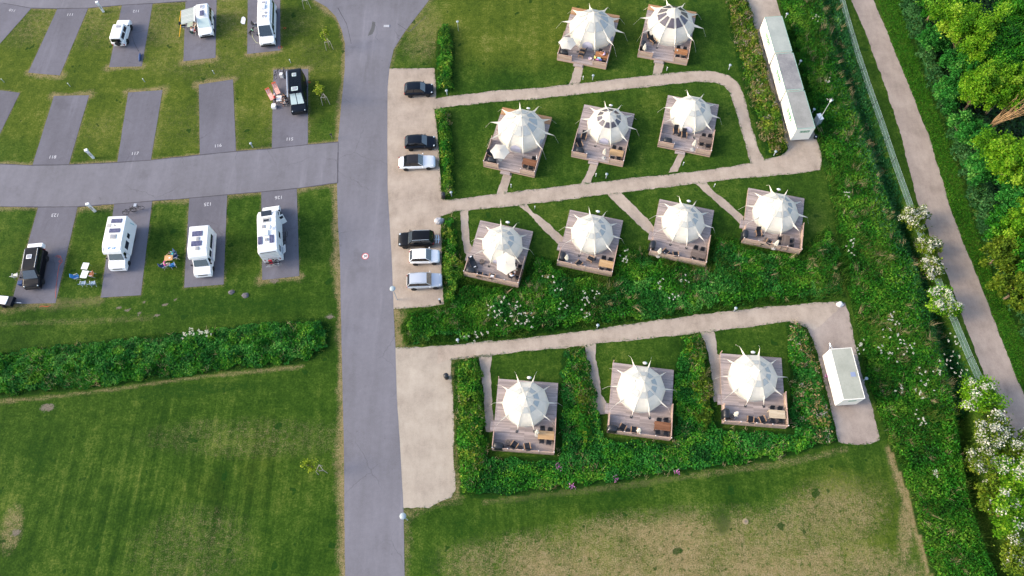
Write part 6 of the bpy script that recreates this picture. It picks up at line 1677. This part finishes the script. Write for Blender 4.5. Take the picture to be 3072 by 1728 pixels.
person("person with pale hair sitting under the edge of the white van's awning", at0('l', 640, 1020, .8), 95, 'sit', 'white', 'red', 'brown', .1, (1, 1))
person("person in cream close to the white van's sliding door", at0('l', 745, 780, 1.0), 200, 'sit', 'cream', 'cream', 'brown', .08)
person("person in a white and lilac top at the table, back-row deck nearer road", at0('u', 1860, 740, Z0 + .9)[:2] + (Z0,), FR[1][1] * 57.3 + 180, 'sit', 'lilac', 'dark', 'dark', .1, (1, 1))
person("dark-haired person at the table under the tilted parasol", at0('o', 1900, 440, Z0 + 1.1)[:2] + (Z0,), FR[6][1] * 57.3 - 90, 'sit', 'cream', 'cream', 'dark', .1, (1, 1))
person("person in a white shirt seen from behind, under the tilted parasol", at0('o', 1795, 770, Z0 + .9)[:2] + (Z0,), FR[6][1] * 57.3 + 70, 'sit', 'white', 'blue', 'brown', .12, (1, 1))
# their chairs
for nm, o in (("upper person", ('v', 565, 940, 190)), ("lower person", ('v', 600, 1115, 185))): camp_chair("dark camp chair under the " + nm + " beside the black van", *o, M_cdark)
camp_chair("blue camp chair under the person in pink", 'm', 315, 1120, 35, M_cnavy); camp_chair("dark camp chair under the person in teal", 'm', 720, 620, 230, M_cnavy)
p = at0('o', 1795, 800, Z0 + .5); PR['chair'].place((p[0], p[1], Z0), FR[6][1] + R(70), "dining chair under the person in the white shirt, third row", "black dining chairs")
p = at0('o', 1905, 430, Z0 + .6); PR['chair'].place((p[0], p[1], Z0), FR[6][1] - R(90), "dining chair under the dark-haired person, third row", "black dining chairs")
p = at0('u', 1935, 735, Z0 + .5); PR['chair'].place((p[0], p[1], Z0), FR[1][1] + R(180), "dining chair under the person in lilac, back row", "black dining chairs")
p = K('l', 790, 810, .45); camp_chair("pale camp chair against the white van's sliding door", 'l', 775, 800, 200, M_cl['cream'])
# black dog on a leash
p = at0('j', 400, 850, .4); dg = thing("dog", "black dog in a green harness standing beside the panel van", "dog", p, R(55))
J = [((-.32, 0, .50), .11), ((-.1, 0, .50), .12), ((.2, 0, .50), .15), ((.36, 0, .60), .095), ((.46, 0, .72), .085), ((.58, 0, .70), .055), ((.66, 0, .68), .04)]
B = [(0, 1), (1, 2), (2, 3), (3, 4), (4, 5), (5, 6)]
for s in (-1, 1):
    n0 = len(J); J += [((-.34, s * .1, .42), .085), ((-.27, s * .11, .28), .05), ((-.40, s * .11, .16), .032), ((-.37, s * .11, .03), .03), ((-.31, s * .11, .02), .028)]; B += [(0, n0), (n0, n0 + 1), (n0 + 1, n0 + 2), (n0 + 2, n0 + 3), (n0 + 3, n0 + 4)]
    n0 = len(J); J += [((.22, s * .1, .36), .06), ((.20, s * .11, .2), .036), ((.21, s * .11, .04), .03), ((.26, s * .11, .02), .028)]; B += [(2, n0), (n0, n0 + 1), (n0 + 1, n0 + 2), (n0 + 2, n0 + 3)]
    n0 = len(J); J += [((.42, s * .075, .77), .03), ((.41, s * .1, .70), .018)]; B += [(4, n0), (n0, n0 + 1)]
n0 = len(J); J += [((-.48, 0, .52), .035), ((-.66, 0, .44), .022)]; B += [(0, n0), (n0, n0 + 1)]
skinmesh("body", J, B, plain("black_fur", lin('0f1012'), .6), dg, 1)
hb = MB(); hb.lathe([(.165, -.06), (.172, 0), (.165, .06)], n=16, cap=False); h_ = hb.build("harness", plain("green_strap", lin('8fc9a5'), .6), dg); h_.rotation_euler = (0, R(90), 0); h_.location = (.14, 0, .5)
for s in (-1, 1): MB().ell((.535, s * .05, .745), (.014, .012, .014), 6, 4).build("eye", M_rim, dg)
cable("pale dog leash lying on the tarmac beside the panel van", [K('j', 405, 870, .4), K('j', 425, 950), K('j', 440, 1030), K('j', 500, 1110), K('j', 530, 1160), K('j', 600, 1175)], plain("leash", lin('b8bd8e'), .7), .02, "dog_leash")
# ------------------------------------------------------------------ hedges, meadow, reeds, bushes, trees
def G(*h): return [(k / (len(h) - 1), lin(c)) for k, c in enumerate(h)]
LEAF_HEDGE = foliage("hedge_leaves", G('20520e', '3f7614', '68921f', 'a2ac3c'))
LEAF_DARK = foliage("dark_leaves", G('104814', '1e6c1e', '388c2e', '70ac4a'))
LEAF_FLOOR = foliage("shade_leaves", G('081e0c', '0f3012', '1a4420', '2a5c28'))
LEAF_BRAMBLE = foliage("bramble_leaves", G('1a4420', '285c2c', '3a7238', '588c50'))
LEAF_MID = foliage("mid_leaves", G('0c3c07', '20700e', '428f18', '7cab30'))
LEAF_BRIGHT = foliage("bright_leaves", G('31660a', '559612', '84ba20', 'b0d044'), .45)
LEAF_OLIVE = foliage("olive_leaves", G('2c4a0c', '48690f', '6d8a1c', '8f9c30'), .35)
LEAF_COLD = foliage("reed_leaves", G('0e4424', '1c622e', '377c42', '669866'))
GRASS_T = foliage("tall_grass", G('154a0a', '2f6c16', '588428', '8c964a'), .3)
STRAW = foliage("straw", G('8a7c50', 'a8986c', 'c4b48c', 'd6c8a4'), .3)
BROWNTOP = foliage("seed_heads", G('5d5a2c', '7d7440', 'a08c5e', '8e9196'), .2)
BLOSSOM = foliage("white_blossom", G('b9bf9b', 'd2d4bd', 'e2e2d4', 'e6e6dc'), .2)
PINK = foliage("pink_petals", G('a04f92', 'c474b4', 'd893c8'), .2)
DK = []
for i, (ce, rz, Wd, Dp) in FR.items():
    M = Matrix.Rotation(rz, 3, 'Z')
    DK.append([ce + M @ Vector((sx * (Wd / 2 + .12), sy * (Dp / 2 + .12), 0)) for sx, sy in ((-1, -1), (1, -1), (1, 1), (-1, 1))])
def off_decks(P):
    k = np.ones(len(P), bool)
    for d in DK: k &= ~inside(P, d)
    return P[k]
def edge_in(P, poly, w):
    """0 at the zone's edge, 1 from w metres inside"""
    return np.clip(seg_dist(P, poly, True) / w, 0, 1)
def mound(P, poly, h, w, seed=0):
    e = edge_in(P, poly, w)
    return h * np.sqrt(e) * (.30 + 1.2 * fbm(P[:, 0], P[:, 1], 1.5, seed))
def leaves_obj(name, V, tint, mat, parent=None, kind=None, label=None):
    o = link(bpy.data.objects.new(name, poly_mesh(name, V, V.shape[1], tint, mat)))
    if parent: o.parent = parent
    return tag(o, label, None, None, kind)
def noisy_tint(P, s, seed, amp=.55):
    return np.clip(.5 + (fbm(P[:, 0], P[:, 1], s, seed) - .5) * 2.2 * amp + RNG.normal(size=len(P)) * .17, 0, 1)
def ragged(P, poly, a=.75):
    return seg_dist(P, poly, True) > a * np.clip(fbm(P[:, 0], P[:, 1], 1.1, 77) * 2.4 - .75, 0, 1)
def hedge(key, label, h, w, mats, dens=150, size=.12, seed=0, straw=0, tops=None):
    poly = ZW[key]; ce = sum(poly, Vector()) / len(poly)
    t = thing("hedge", label, "hedge", (ce.x, ce.y, 0), 0, "hedges and planted banks")
    off = np.array([ce.x, ce.y, 0])
    P = off_decks(sample(poly, dens)); P = P[ragged(P, poly)]; hm = mound(P, poly, h, w, seed)
    z = hm * (1 - .55 * RNG.random(len(P)) ** 2) + .03
    C = np.column_stack([P, z]) - off
    sel = RNG.random(len(P))
    half = fbm(P[:, 0], P[:, 1], 1.1, seed + 4) + (sel - .5) * .3 > .5
    # a solid core of earth and stems so the hedge is not hollow
    Pc = sample(poly, 16); Pc = Pc[edge_in(Pc, poly, .9) > .75]; hc = mound(Pc, poly, h, w, seed) * .62
    V = leaf_quads(np.column_stack([Pc, hc * .7]) - off, .36, 1.4, .8)
    leaves_obj("stems", V, RNG.random(len(Pc)) * .25, LEAF_DARK, t)
    leaves_obj("foliage", leaf_quads(C[half], size, .5), noisy_tint(P[half], 1.3, seed + 2), mats[0], t)
    leaves_obj("undergrowth", leaf_quads(C[~half], size * 1.1, .5), noisy_tint(P[~half], 1.3, seed + 8), mats[1], t)
    Q = off_decks(sample(poly, 9)); hq = mound(Q, poly, h, w, seed) * .75
    V = blades(Q, hq, .38, .016, .4, 7, .12) - off
    leaves_obj("grass_stems", V, np.clip(np.repeat(fbm(Q[:, 0], Q[:, 1], 2.0, seed + 40), 7) + RNG.normal(size=len(V)) * .2, 0, 1), GRASS_T, t)
    if straw:
        Q = off_decks(sample(poly, straw)); hq = mound(Q, poly, h, w, seed) * .6
        k = fbm(Q[:, 0], Q[:, 1], 2.2, seed + 30) > .48; Q, hq = Q[k], hq[k]
        V = blades(Q, hq, .75, .022, .35, 7, .1); V = V - off
        leaves_obj("seed_stalks", V, RNG.random(len(V)), STRAW, t)
    if tops is not None:
        Q = sample(poly, 1.7); k = edge_in(Q, poly, w) > .35; Q = Q[k]
        hq = mound(Q, poly, h, w, seed)
        C = np.repeat(np.column_stack([Q, hq + .1]), 16, 0) + RNG.normal(size=(len(Q) * 16, 3)) * np.array([.2, .2, .12]) - off
        leaves_obj("flower_heads", leaf_quads(C, .1, .6), np.repeat(RNG.random(len(Q)), 16) * .8 + RNG.random(len(C)) * .2, tops, t)
    return t
hedge('h1', "low hedge beside the upper end of the gravel parking bay", .95, .8, (LEAF_HEDGE, LEAF_MID), seed=1)
hedge('h2', "long low hedge along the middle of the gravel bay", .95, .8, (LEAF_HEDGE, LEAF_MID), seed=2, straw=2)
hedge('h3', "low hedge beside the three lowest parked cars", .9, .8, (LEAF_MID, LEAF_HEDGE), seed=3, straw=1)
hedge('h4', "long flower hedge with brown seed heads beside the white cabins", .9, 1.0, (LEAF_HEDGE, LEAF_OLIVE), 120, .14, 4, 3, BROWNTOP)
hedge('h5', "broad dark green bank across the lower field beside the road", 1.05, 2.2, (LEAF_DARK, LEAF_MID), 190, .115, 5, 1)
hedge('h6', "overgrown hedge along the lower gravel lay-by", .9, 1.0, (LEAF_MID, LEAF_HEDGE), seed=6, straw=2)
hedge('h7', "overgrown hedge between the first two front-row tents", .85, .9, (LEAF_MID, LEAF_OLIVE), seed=7, straw=3)
hedge('h8', "overgrown hedge between the middle and last front-row tents", .85, .9, (LEAF_MID, LEAF_OLIVE), seed=8, straw=3)
hedge('h9', "flowering hedge with brown heads beside the single trailer", .85, .9, (LEAF_DARK, LEAF_MID), 120, .14, 9, 2, BROWNTOP)
hedge('bramble', "dense dark bramble hedge between the gravel track and the wood", 1.9, 2.0, (LEAF_BRAMBLE, LEAF_BRAMBLE), 150, .13, 10)
# the planted bed under the front row
P = off_decks(sample(ZW['bed'], 160)); P = P[ragged(P, ZW['bed'], .6)]; hm = mound(P, ZW['bed'], .5, .5, 20)
C = np.column_stack([P, hm * RNG.random(len(P)) ** .5 + .03]); dk = fbm(P[:, 0], P[:, 1], 1.8, 91) + RNG.normal(size=len(P)) * .10 > .47
leaves_obj("ground_cover", leaf_quads(C[~dk], .105, .6), noisy_tint(P[~dk], 1.6, 21, .6), LEAF_MID, None, 'stuff', "leafy green ground cover round the front row of tents")
leaves_obj("dark_ground_cover", leaf_quads(C[dk], .11, .5), noisy_tint(P[dk], 1.2, 22, .6) * .75, LEAF_DARK, None, 'stuff', "darker leafy ground cover round the front row of tents")
Q = off_decks(sample(ZW['bed'], 2.2)); k = fbm(Q[:, 0], Q[:, 1], 2.5, 33) > .55; Q = Q[k]
leaves_obj("dry_stalks", (V := blades(Q, .15, .6, .02, .5, 7)), RNG.random(len(V)), STRAW, None, 'stuff', "pale dry stalks scattered in the ground cover")
# meadow and the rough strip by the fence
fence_line = FL
def meadow(key, seed, dens, label_):
    poly = ZW[key]
    P = off_decks(sample(poly, dens)); P = P[ragged(P, poly, .9)]; e = edge_in(P, poly, .7)
    ds = seg_dist(P, fence_line)
    hm = (.22 + .55 * fbm(P[:, 0], P[:, 1], 1.9, seed)) * (.3 + .7 * e)
    cold = (ds + RNG.normal(size=len(P)) * 1.3 < 2.6 + 3 * (fbm(P[:, 0], P[:, 1], 3, seed + 1) - .5)) if key == 'strip' else (fbm(P[:, 0], P[:, 1], 2.4, seed + 5) > .56)
    C = np.column_stack([P, hm * RNG.random(len(P)) ** .5 + .03 + gz(P)])
    for nm, m_, k in (("meadow_leaves", LEAF_MID, ~cold), ("rough_undergrowth", LEAF_COLD if key == 'strip' else LEAF_DARK, cold)):
        leaves_obj(nm, leaf_quads(C[k], .105, .5), noisy_tint(P[k], 1.7, seed + 3, .6), m_, None, 'stuff', label_)
    Q = off_decks(sample(poly, 12)); tall = fbm(Q[:, 0], Q[:, 1], 2.3, seed + 11)
    V = blades(Q, .05 + gz(Q), .45 + .5 * tall, .02, .35, 9, .14)
    dq = np.repeat(seg_dist(Q, fence_line) + RNG.normal(size=len(Q)) * .9 < 3.0, 9) if key == 'strip' else np.zeros(len(V), bool)
    leaves_obj("long_grass", V[~dq], np.clip(np.repeat(tall, 9)[~dq] * .9 + RNG.normal(size=(~dq).sum()) * .18, 0, 1), GRASS_T, None, 'stuff', "long grass, " + label_)
    if dq.any():
        leaves_obj("reeds", V[dq], np.clip(.35 + RNG.normal(size=dq.sum()) * .3, 0, 1), LEAF_COLD, None, 'stuff', "cold green reeds in the ditch along the wire fence")
    Q = off_decks(sample(poly, .8)); k = (fbm(Q[:, 0], Q[:, 1], 3.0, seed + 17) > .44) & (edge_in(Q, poly, 1.2) > .5); Q = Q[k]
    V = []
    for q in Q:
        w = RNG.normal(size=2) * .45
        n = int(RNG.integers(8, 22)); V.append(blades(np.array([q]), .12 + gz(np.array([q]))[0], RNG.uniform(.6, 1.05), .02, .22, n, .12, w))
    V = np.concatenate(V)
    leaves_obj("straw_tufts", V, RNG.random(len(V)), STRAW, None, 'stuff', "pale straw tufts standing in the " + label_)
meadow('meadow', 40, 150, "rough meadow below the third row of tents"); meadow('strip', 60, 125, "rough strip between the cabins and the wire fence")
P = sample(ZW['verge'], 80)
leaves_obj("verge_grass", blades(P, 0, .22, .02, .5, 3, .08), np.clip(.55 + RNG.normal(size=len(P) * 3) * .25, 0, 1), LEAF_MID, None, 'stuff', "rough grass verge along the gravel track")
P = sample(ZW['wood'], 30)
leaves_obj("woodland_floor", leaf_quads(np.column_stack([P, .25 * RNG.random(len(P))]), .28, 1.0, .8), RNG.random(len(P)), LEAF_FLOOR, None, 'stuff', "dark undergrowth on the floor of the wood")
# grass creeping over the path edges
E_ = []
for key, poly in (("p1", P1), ("p2", P2), ("p3", P3), ("yt", YT), ("gl", GL), ("gr", GR)):
    A = np.array([(p[0], p[1]) for p in poly])
    for a, b in zip(A, np.roll(A, -1, 0)):
        n = int(np.hypot(*(b - a)) * 9)
        if n: E_.append(a + (b - a) * RNG.random((n, 1)) + RNG.normal(size=(n, 2)) * .1)
E_ = np.concatenate(E_)
rd = np.array([(p.x, p.y) for p in MAIN]); E_ = E_[~inside(E_, rd)]
for Z_ in (P1, P2, P3, YD, GR, GL, YT): E_ = E_[~(inside(E_, np.array([(p[0], p[1]) for p in Z_])) & (seg_dist(E_, Z_, True) > .16))]
leaves_obj("edge_grass", blades(E_, .01, .12, .02, .7, 4, .05), np.clip(.45 + RNG.normal(size=len(E_) * 4) * .25, 0, 1), GRASS_T, None, 'stuff', "short grass tufts creeping over the gravel edges")
# cow parsley: umbels of tiny white flowers
def umbels(pts, rad, n, zl, label_):
    C = []
    for x, y in pts:
        p = dsp(x, y, .8); k = RNG.normal(size=(n, 2)) * rad
        for q in k:
            m = int(RNG.integers(8, 15)); h = zl + RNG.uniform(-.15, .3)
            C.append(np.column_stack([np.array([p.x, p.y]) + q + RNG.normal(size=(m, 2)) * .055, np.full(m, h) + RNG.normal(size=m) * .02]))
    return np.concatenate(C)
spots = [(1235, 775), (1255, 790), (1270, 760), (1290, 800), (1310, 815), (1335, 810), (1320, 795), (1405, 725), (1470, 740), (1480, 755), (1500, 735), (1570, 655), (1575, 640), (1215, 845), (1190, 848), (1690, 745), (1720, 700), (1475, 800), (2050, 45), (2085, 210), (2080, 250), (2140, 605), (2140, 625),
         (2235, 835), (2250, 815), (2240, 800), (2170, 860), (2215, 880), (2330, 950), (2335, 980), (2315, 1050), (2320, 1060), (2310, 990), (2260, 980), (2350, 1200), (2160, 880), (2240, 900), (2400, 870), (2408, 900), (2415, 930), (2425, 955), (2395, 845), (2345, 770), (2130, 490), (2280, 880), (1240, 800), (1300, 770), (2290, 870), (2270, 850),
         (1660, 720), (1420, 770), (1380, 700), (2360, 935), (2385, 905)]
C = umbels(spots, .36, 5, .85, ""); leaves_obj("cow_parsley", leaf_quads(C, .042, 2.5, .9), RNG.random(len(C)), BLOSSOM, None, 'stuff', "white cow parsley flowering in the rough meadow and strip")
C = umbels([(485, 838), (498, 840), (512, 836), (528, 842), (470, 846)], .25, 6, 1.25, ""); leaves_obj("cow_parsley", leaf_quads(C, .042, 2.5, .9), RNG.random(len(C)), BLOSSOM, None, 'stuff', "white cow parsley on top of the broad bank")
for k, (x, y, lab) in enumerate(((1438, 1223, "nearest the lower lay-by"), (1550, 1206, "below the middle front-row tent"), (1703, 1188, "largest, at the edge of the dry field"), (1404, 1173, "just below the first front-row deck"), (2080, 948, "beside the trailer's drawbar"))):
    p = dsp(x, y, .4); t = thing("pink_flowers", "clump of pink flowers in the bed, " + lab, "flower clump", (p.x, p.y, 0), 0, "clumps of pink flowers")
    C = RNG.normal(size=(26, 3)) * np.array([.16, .16, .05]) + np.array([0, 0, .6]); leaves_obj("petals", leaf_quads(C, .055, 1.2, .9), RNG.random(26), PINK, t)
    m = MB()
    for j in range(8): m.tube((RNG.normal() * .06, RNG.normal() * .06, 0), tuple(C[j * 3]), .008, n=4)
    m.build("stem", M_bark, t)
def crown(t, c, r, n_clumps, leaves, mat, size, seed, squash=.8, flower=0.0, sub="crown", low=-.35, spread=.30):
    """leaf clumps set through an uneven volume, lighter ones outside"""
    g = np.random.default_rng(seed)
    D = g.normal(size=(n_clumps, 3)); D /= np.linalg.norm(D, axis=1)[:, None]
    D[:, 2] = np.where(D[:, 2] < low, -D[:, 2] * .5, D[:, 2])
    az = np.arctan2(D[:, 1], D[:, 0])
    lob = 1 + .20 * np.sin(3 * az + seed) + .13 * np.sin(5 * az + 2.1 * seed)
    rad = (g.random(n_clumps) ** .3) * lob
    K_ = np.array(c) + D * rad[:, None] * np.array([r, r, r * squash])
    n = n_clumps * leaves
    C = np.repeat(K_, leaves, 0) + g.normal(size=(n, 3)) * r * spread * .55 * (.5 + np.repeat(g.random(n_clumps), leaves)[:, None])
    tint = np.clip(np.repeat(g.normal(size=n_clumps) * .20 + .5, leaves) + g.normal(size=n) * .15, 0, 1)
    leaves_obj(sub, leaf_quads(C, size, .45), tint, mat, t)
    if flower:
        m = int(n_clumps * flower); idx = np.argsort(K_ @ np.array([-.1, .3, 1.0]) + g.normal(size=n_clumps) * r * .5)[-m:]
        F = np.repeat(K_[idx], int(leaves * .8), 0) + g.normal(size=(m * int(leaves * .8), 3)) * r * spread * .45 + np.array([0, 0, r * .1])
        leaves_obj("blossom", leaf_quads(F, size * .62, .8, .9), g.random(len(F)), BLOSSOM, t)
    return K_
def tree(label, x, y, r, h, mat, seed, kind="tree", group="trees of the wood", n=46, leaves=170, size=.17, squash=.8, flower=0.0, trunk=True, spread=.30):
    """(x, y): photo point of the crown's middle"""
    p = dsp(x, y, h); t = thing("broadleaf_tree" if kind == "tree" else "hawthorn_bush", label, kind, (p.x, p.y, 0), 0, group)
    K_ = crown(t, (0, 0, h), r, n, leaves, mat, size, seed, squash, flower, spread=spread)
    m = MB().tube((0, 0, 0), (0, 0, h * .5), .05 * r + .05, .04 * r + .03, 8)
    for q in K_[:: max(1, len(K_) // 12)]: m.tube((0, 0, h * .45), tuple(Vector((0, 0, h * .45)).lerp(Vector(q), .85)), .035 * r + .02, .012, 5)
    m.build("trunk", M_bark, t)
    return t
WOOD = [("tall yellow-green tree nearest the upper edge of the wood", 2440, 75, 2.9, 6.2, LEAF_BRIGHT, 1), ("mid green tree beside the tall yellow-green one", 2535, 120, 2.8, 5.6, LEAF_MID, 2), ("dark green tree at the upper end of the bramble hedge", 2370, -5, 2.4, 5.0, LEAF_MID, 3),
        ("olive tree above the bare dead one, with two pale crowns", 2470, 225, 2.1, 5.4, LEAF_BRIGHT, 4), ("bright yellow-green tree behind the bare dead one", 2545, 215, 2.2, 5.6, LEAF_BRIGHT, 5), ("dark tree in the gap behind the olive tree", 2430, 160, 1.8, 3.6, LEAF_DARK, 6),
        ("brightest yellow tree, lower of the bare dead tree", 2545, 395, 2.5, 5.6, LEAF_BRIGHT, 7), ("mid green tree at the upper picture corner", 2570, 20, 2.8, 5.8, LEAF_MID, 8), ("dark tree below the brightest yellow one", 2570, 500, 2.2, 4.2, LEAF_DARK, 9),
        ("yellow-green tree cut by the picture's edge half way down", 2590, 545, 2.0, 5.0, LEAF_BRIGHT, 10), ("olive shrub tree beside the bramble hedge", 2520, 640, 1.6, 2.6, LEAF_OLIVE, 11), ("lower olive shrub tree beside the bramble hedge", 2560, 730, 1.7, 2.6, LEAF_OLIVE, 12),
        ("dark tree between the dead tree and the bramble hedge", 2440, 330, 1.6, 2.9, LEAF_DARK, 13), ("small mid green tree below the upper yellow-green one", 2350, 100, 1.5, 3.0, LEAF_DARK, 15), ("mid green tree at the wood's edge, right of the olive shrubs", 2600, 640, 2.0, 3.4, LEAF_MID, 16),
        ("mid green tree between the two upper yellow-green crowns", 2490, 150, 2.0, 4.6, LEAF_MID, 17), ("dark green tree at the picture's edge above the dead tree", 2590, 130, 2.0, 4.4, LEAF_DARK, 18), ("mid green tree, second from the upper end of the bramble hedge", 2400, 45, 1.8, 4.0, LEAF_MID, 19),
        ("low dark tree beside the bramble hedge, level with the dead tree", 2395, 235, 1.5, 2.6, LEAF_DARK, 20), ("low dark tree left of the brightest yellow one", 2475, 420, 1.5, 2.6, LEAF_DARK, 21), ("low mid green tree between bramble and yellow-green tree", 2520, 560, 1.5, 2.8, LEAF_MID, 22)]
for lab, x, y, r, h, m_, sd in WOOD: tree(lab, x, y, r * 1.3, h, m_, sd, n=int(50 + 18 * r), leaves=260, size=.125, spread=.15)
# the bare dead tree
p = K('w', 1125, 965, .5); dt = thing("dead_tree", "bare dead tree with many pale leaning branches in the wood", "tree", (p.x, p.y, 0))
m = MB(); tipz = 6.2; end = K('w', 1430, 760, tipz) - Vector((p.x, p.y, 0)); rn = random.Random(4)
m.tube((0, 0, 0), (0, 0, .9), .13, .11, 7)
trunk = m.build("trunk", plain("dead_bark", lin('8d7154'), .9, var=.25), dt)
M_dead = plain("dead_branch", lin('a88a66'), .9, var=.2)
for k in range(17):
    e = end * rn.uniform(.75, 1.15) + Vector((rn.uniform(-1.1, 1.1), rn.uniform(-1.0, 1.0), rn.uniform(-.6, .6))); q = Vector((0, 0, .9)); b = MB(); r0 = rn.uniform(.05, .08); prev = q
    for j in range(1, 7):
        nx = q.lerp(e, j / 6) + Vector((rn.uniform(-.12, .12), rn.uniform(-.12, .12), .55 * math.sin(j / 6 * 3.1))); b.tube(prev, nx, r0 * (1.1 - j / 6), r0 * (1 - j / 6) + .006, 5)
        if j > 2: 
            for _ in range(2): b.tube(nx, nx + Vector((rn.uniform(-.3, .3), rn.uniform(-.3, .3), rn.uniform(.1, .35))) + (e - q).normalized() * .45, .014, .005, 4)
        prev = nx
    b.build("branch", M_dead, dt)
for lab, x, y, w in (("bare pale branch stem at the lower edge of the wood", 2560, 505, 1.0), ("bare stem standing among the dark undergrowth, upper wood", 2365, 20, .8)):
    p = dsp(x, y); t = thing("dead_tree", lab, "tree", (p.x, p.y, 0)); mm = MB(); d = Vector((1.3, .9, 3.0)) * w; mm.tube((0, 0, 0), d * .5, .08, .06, 6); mm.build("trunk", M_dead, t)
    mm = MB().tube(d * .5, d + Vector((.3, 0, 0)), .05, .015, 5).tube(d * .5, d + Vector((-.2, .4, 0)), .04, .012, 5).tube(d * .7, d + Vector((.5, .5, .2)), .03, .01, 5); mm.build("branch", M_dead, t)
# hawthorns along the ditch
HW = [("white hawthorn beside the upper end of the netting, greenish on one side", 2303, 552, 1.35, 1.5, LEAF_OLIVE, 31, .75), ("sparse hawthorn with bare twigs, second from the top", 2335, 620, 1.2, 1.3, LEAF_OLIVE, 32, .45), ("dense white hawthorn, third from the top", 2343, 675, 1.2, 1.4, LEAF_OLIVE, 33, .95),
      ("round hawthorn with scattered white flowers, fourth from the top", 2372, 765, 1.6, 1.6, LEAF_BRIGHT, 34, .6), ("yellow-green hawthorn with few flowers beside the track", 2462, 1000, 1.9, 2.0, LEAF_BRIGHT, 35, .2), ("broad hawthorn white over its track side", 2500, 1095, 2.1, 2.2, LEAF_OLIVE, 36, .5),
      ("hawthorn white at its ditch side, below the broad one", 2470, 1160, 1.6, 1.8, LEAF_OLIVE, 37, .45), ("green hawthorn with little blossom in the lower corner group", 2540, 1195, 2.0, 2.1, LEAF_BRIGHT, 38, .25), ("olive hawthorn nearly without flowers, lower corner group", 2540, 1290, 2.0, 2.1, LEAF_BRIGHT, 39, .14),
      ("green hawthorn by the dark ditch, lower corner group", 2500, 1250, 1.5, 1.6, LEAF_OLIVE, 40, .12), ("lowest hawthorn, cut by the picture's corner", 2560, 1400, 1.7, 1.8, LEAF_OLIVE, 41, .25), ("hawthorn cut by the picture's edge beside the track", 2585, 1130, 1.6, 1.9, LEAF_OLIVE, 42, .3)]
for lab, x, y, r, h, m_, sd, fl in HW: tree(lab, x, y, r, h, m_, sd, "bush", "hawthorn bushes along the ditch", n=int(24 + 16 * r), leaves=110, size=.12, squash=.75, flower=fl, spread=.26)
p = dsp(2320, 612, 1.2); tw_ = thing("twiggy_bush", "bare grey twigs between the two upper hawthorns", "bush", (p.x, p.y, 0)); m = MB()
for k in range(40):
    a = RNG.uniform(0, 6.28); e = Vector((math.cos(a) * RNG.uniform(.3, 1.2), math.sin(a) * RNG.uniform(.3, 1.2), RNG.uniform(1.0, 1.9))); m.tube((0, 0, 0), e * .6, .02, .014, 4); m.tube(e * .6, e + Vector((RNG.normal() * .15, RNG.normal() * .15, .1)), .014, .005, 4)
m.build("twigs", M_stake, tw_)
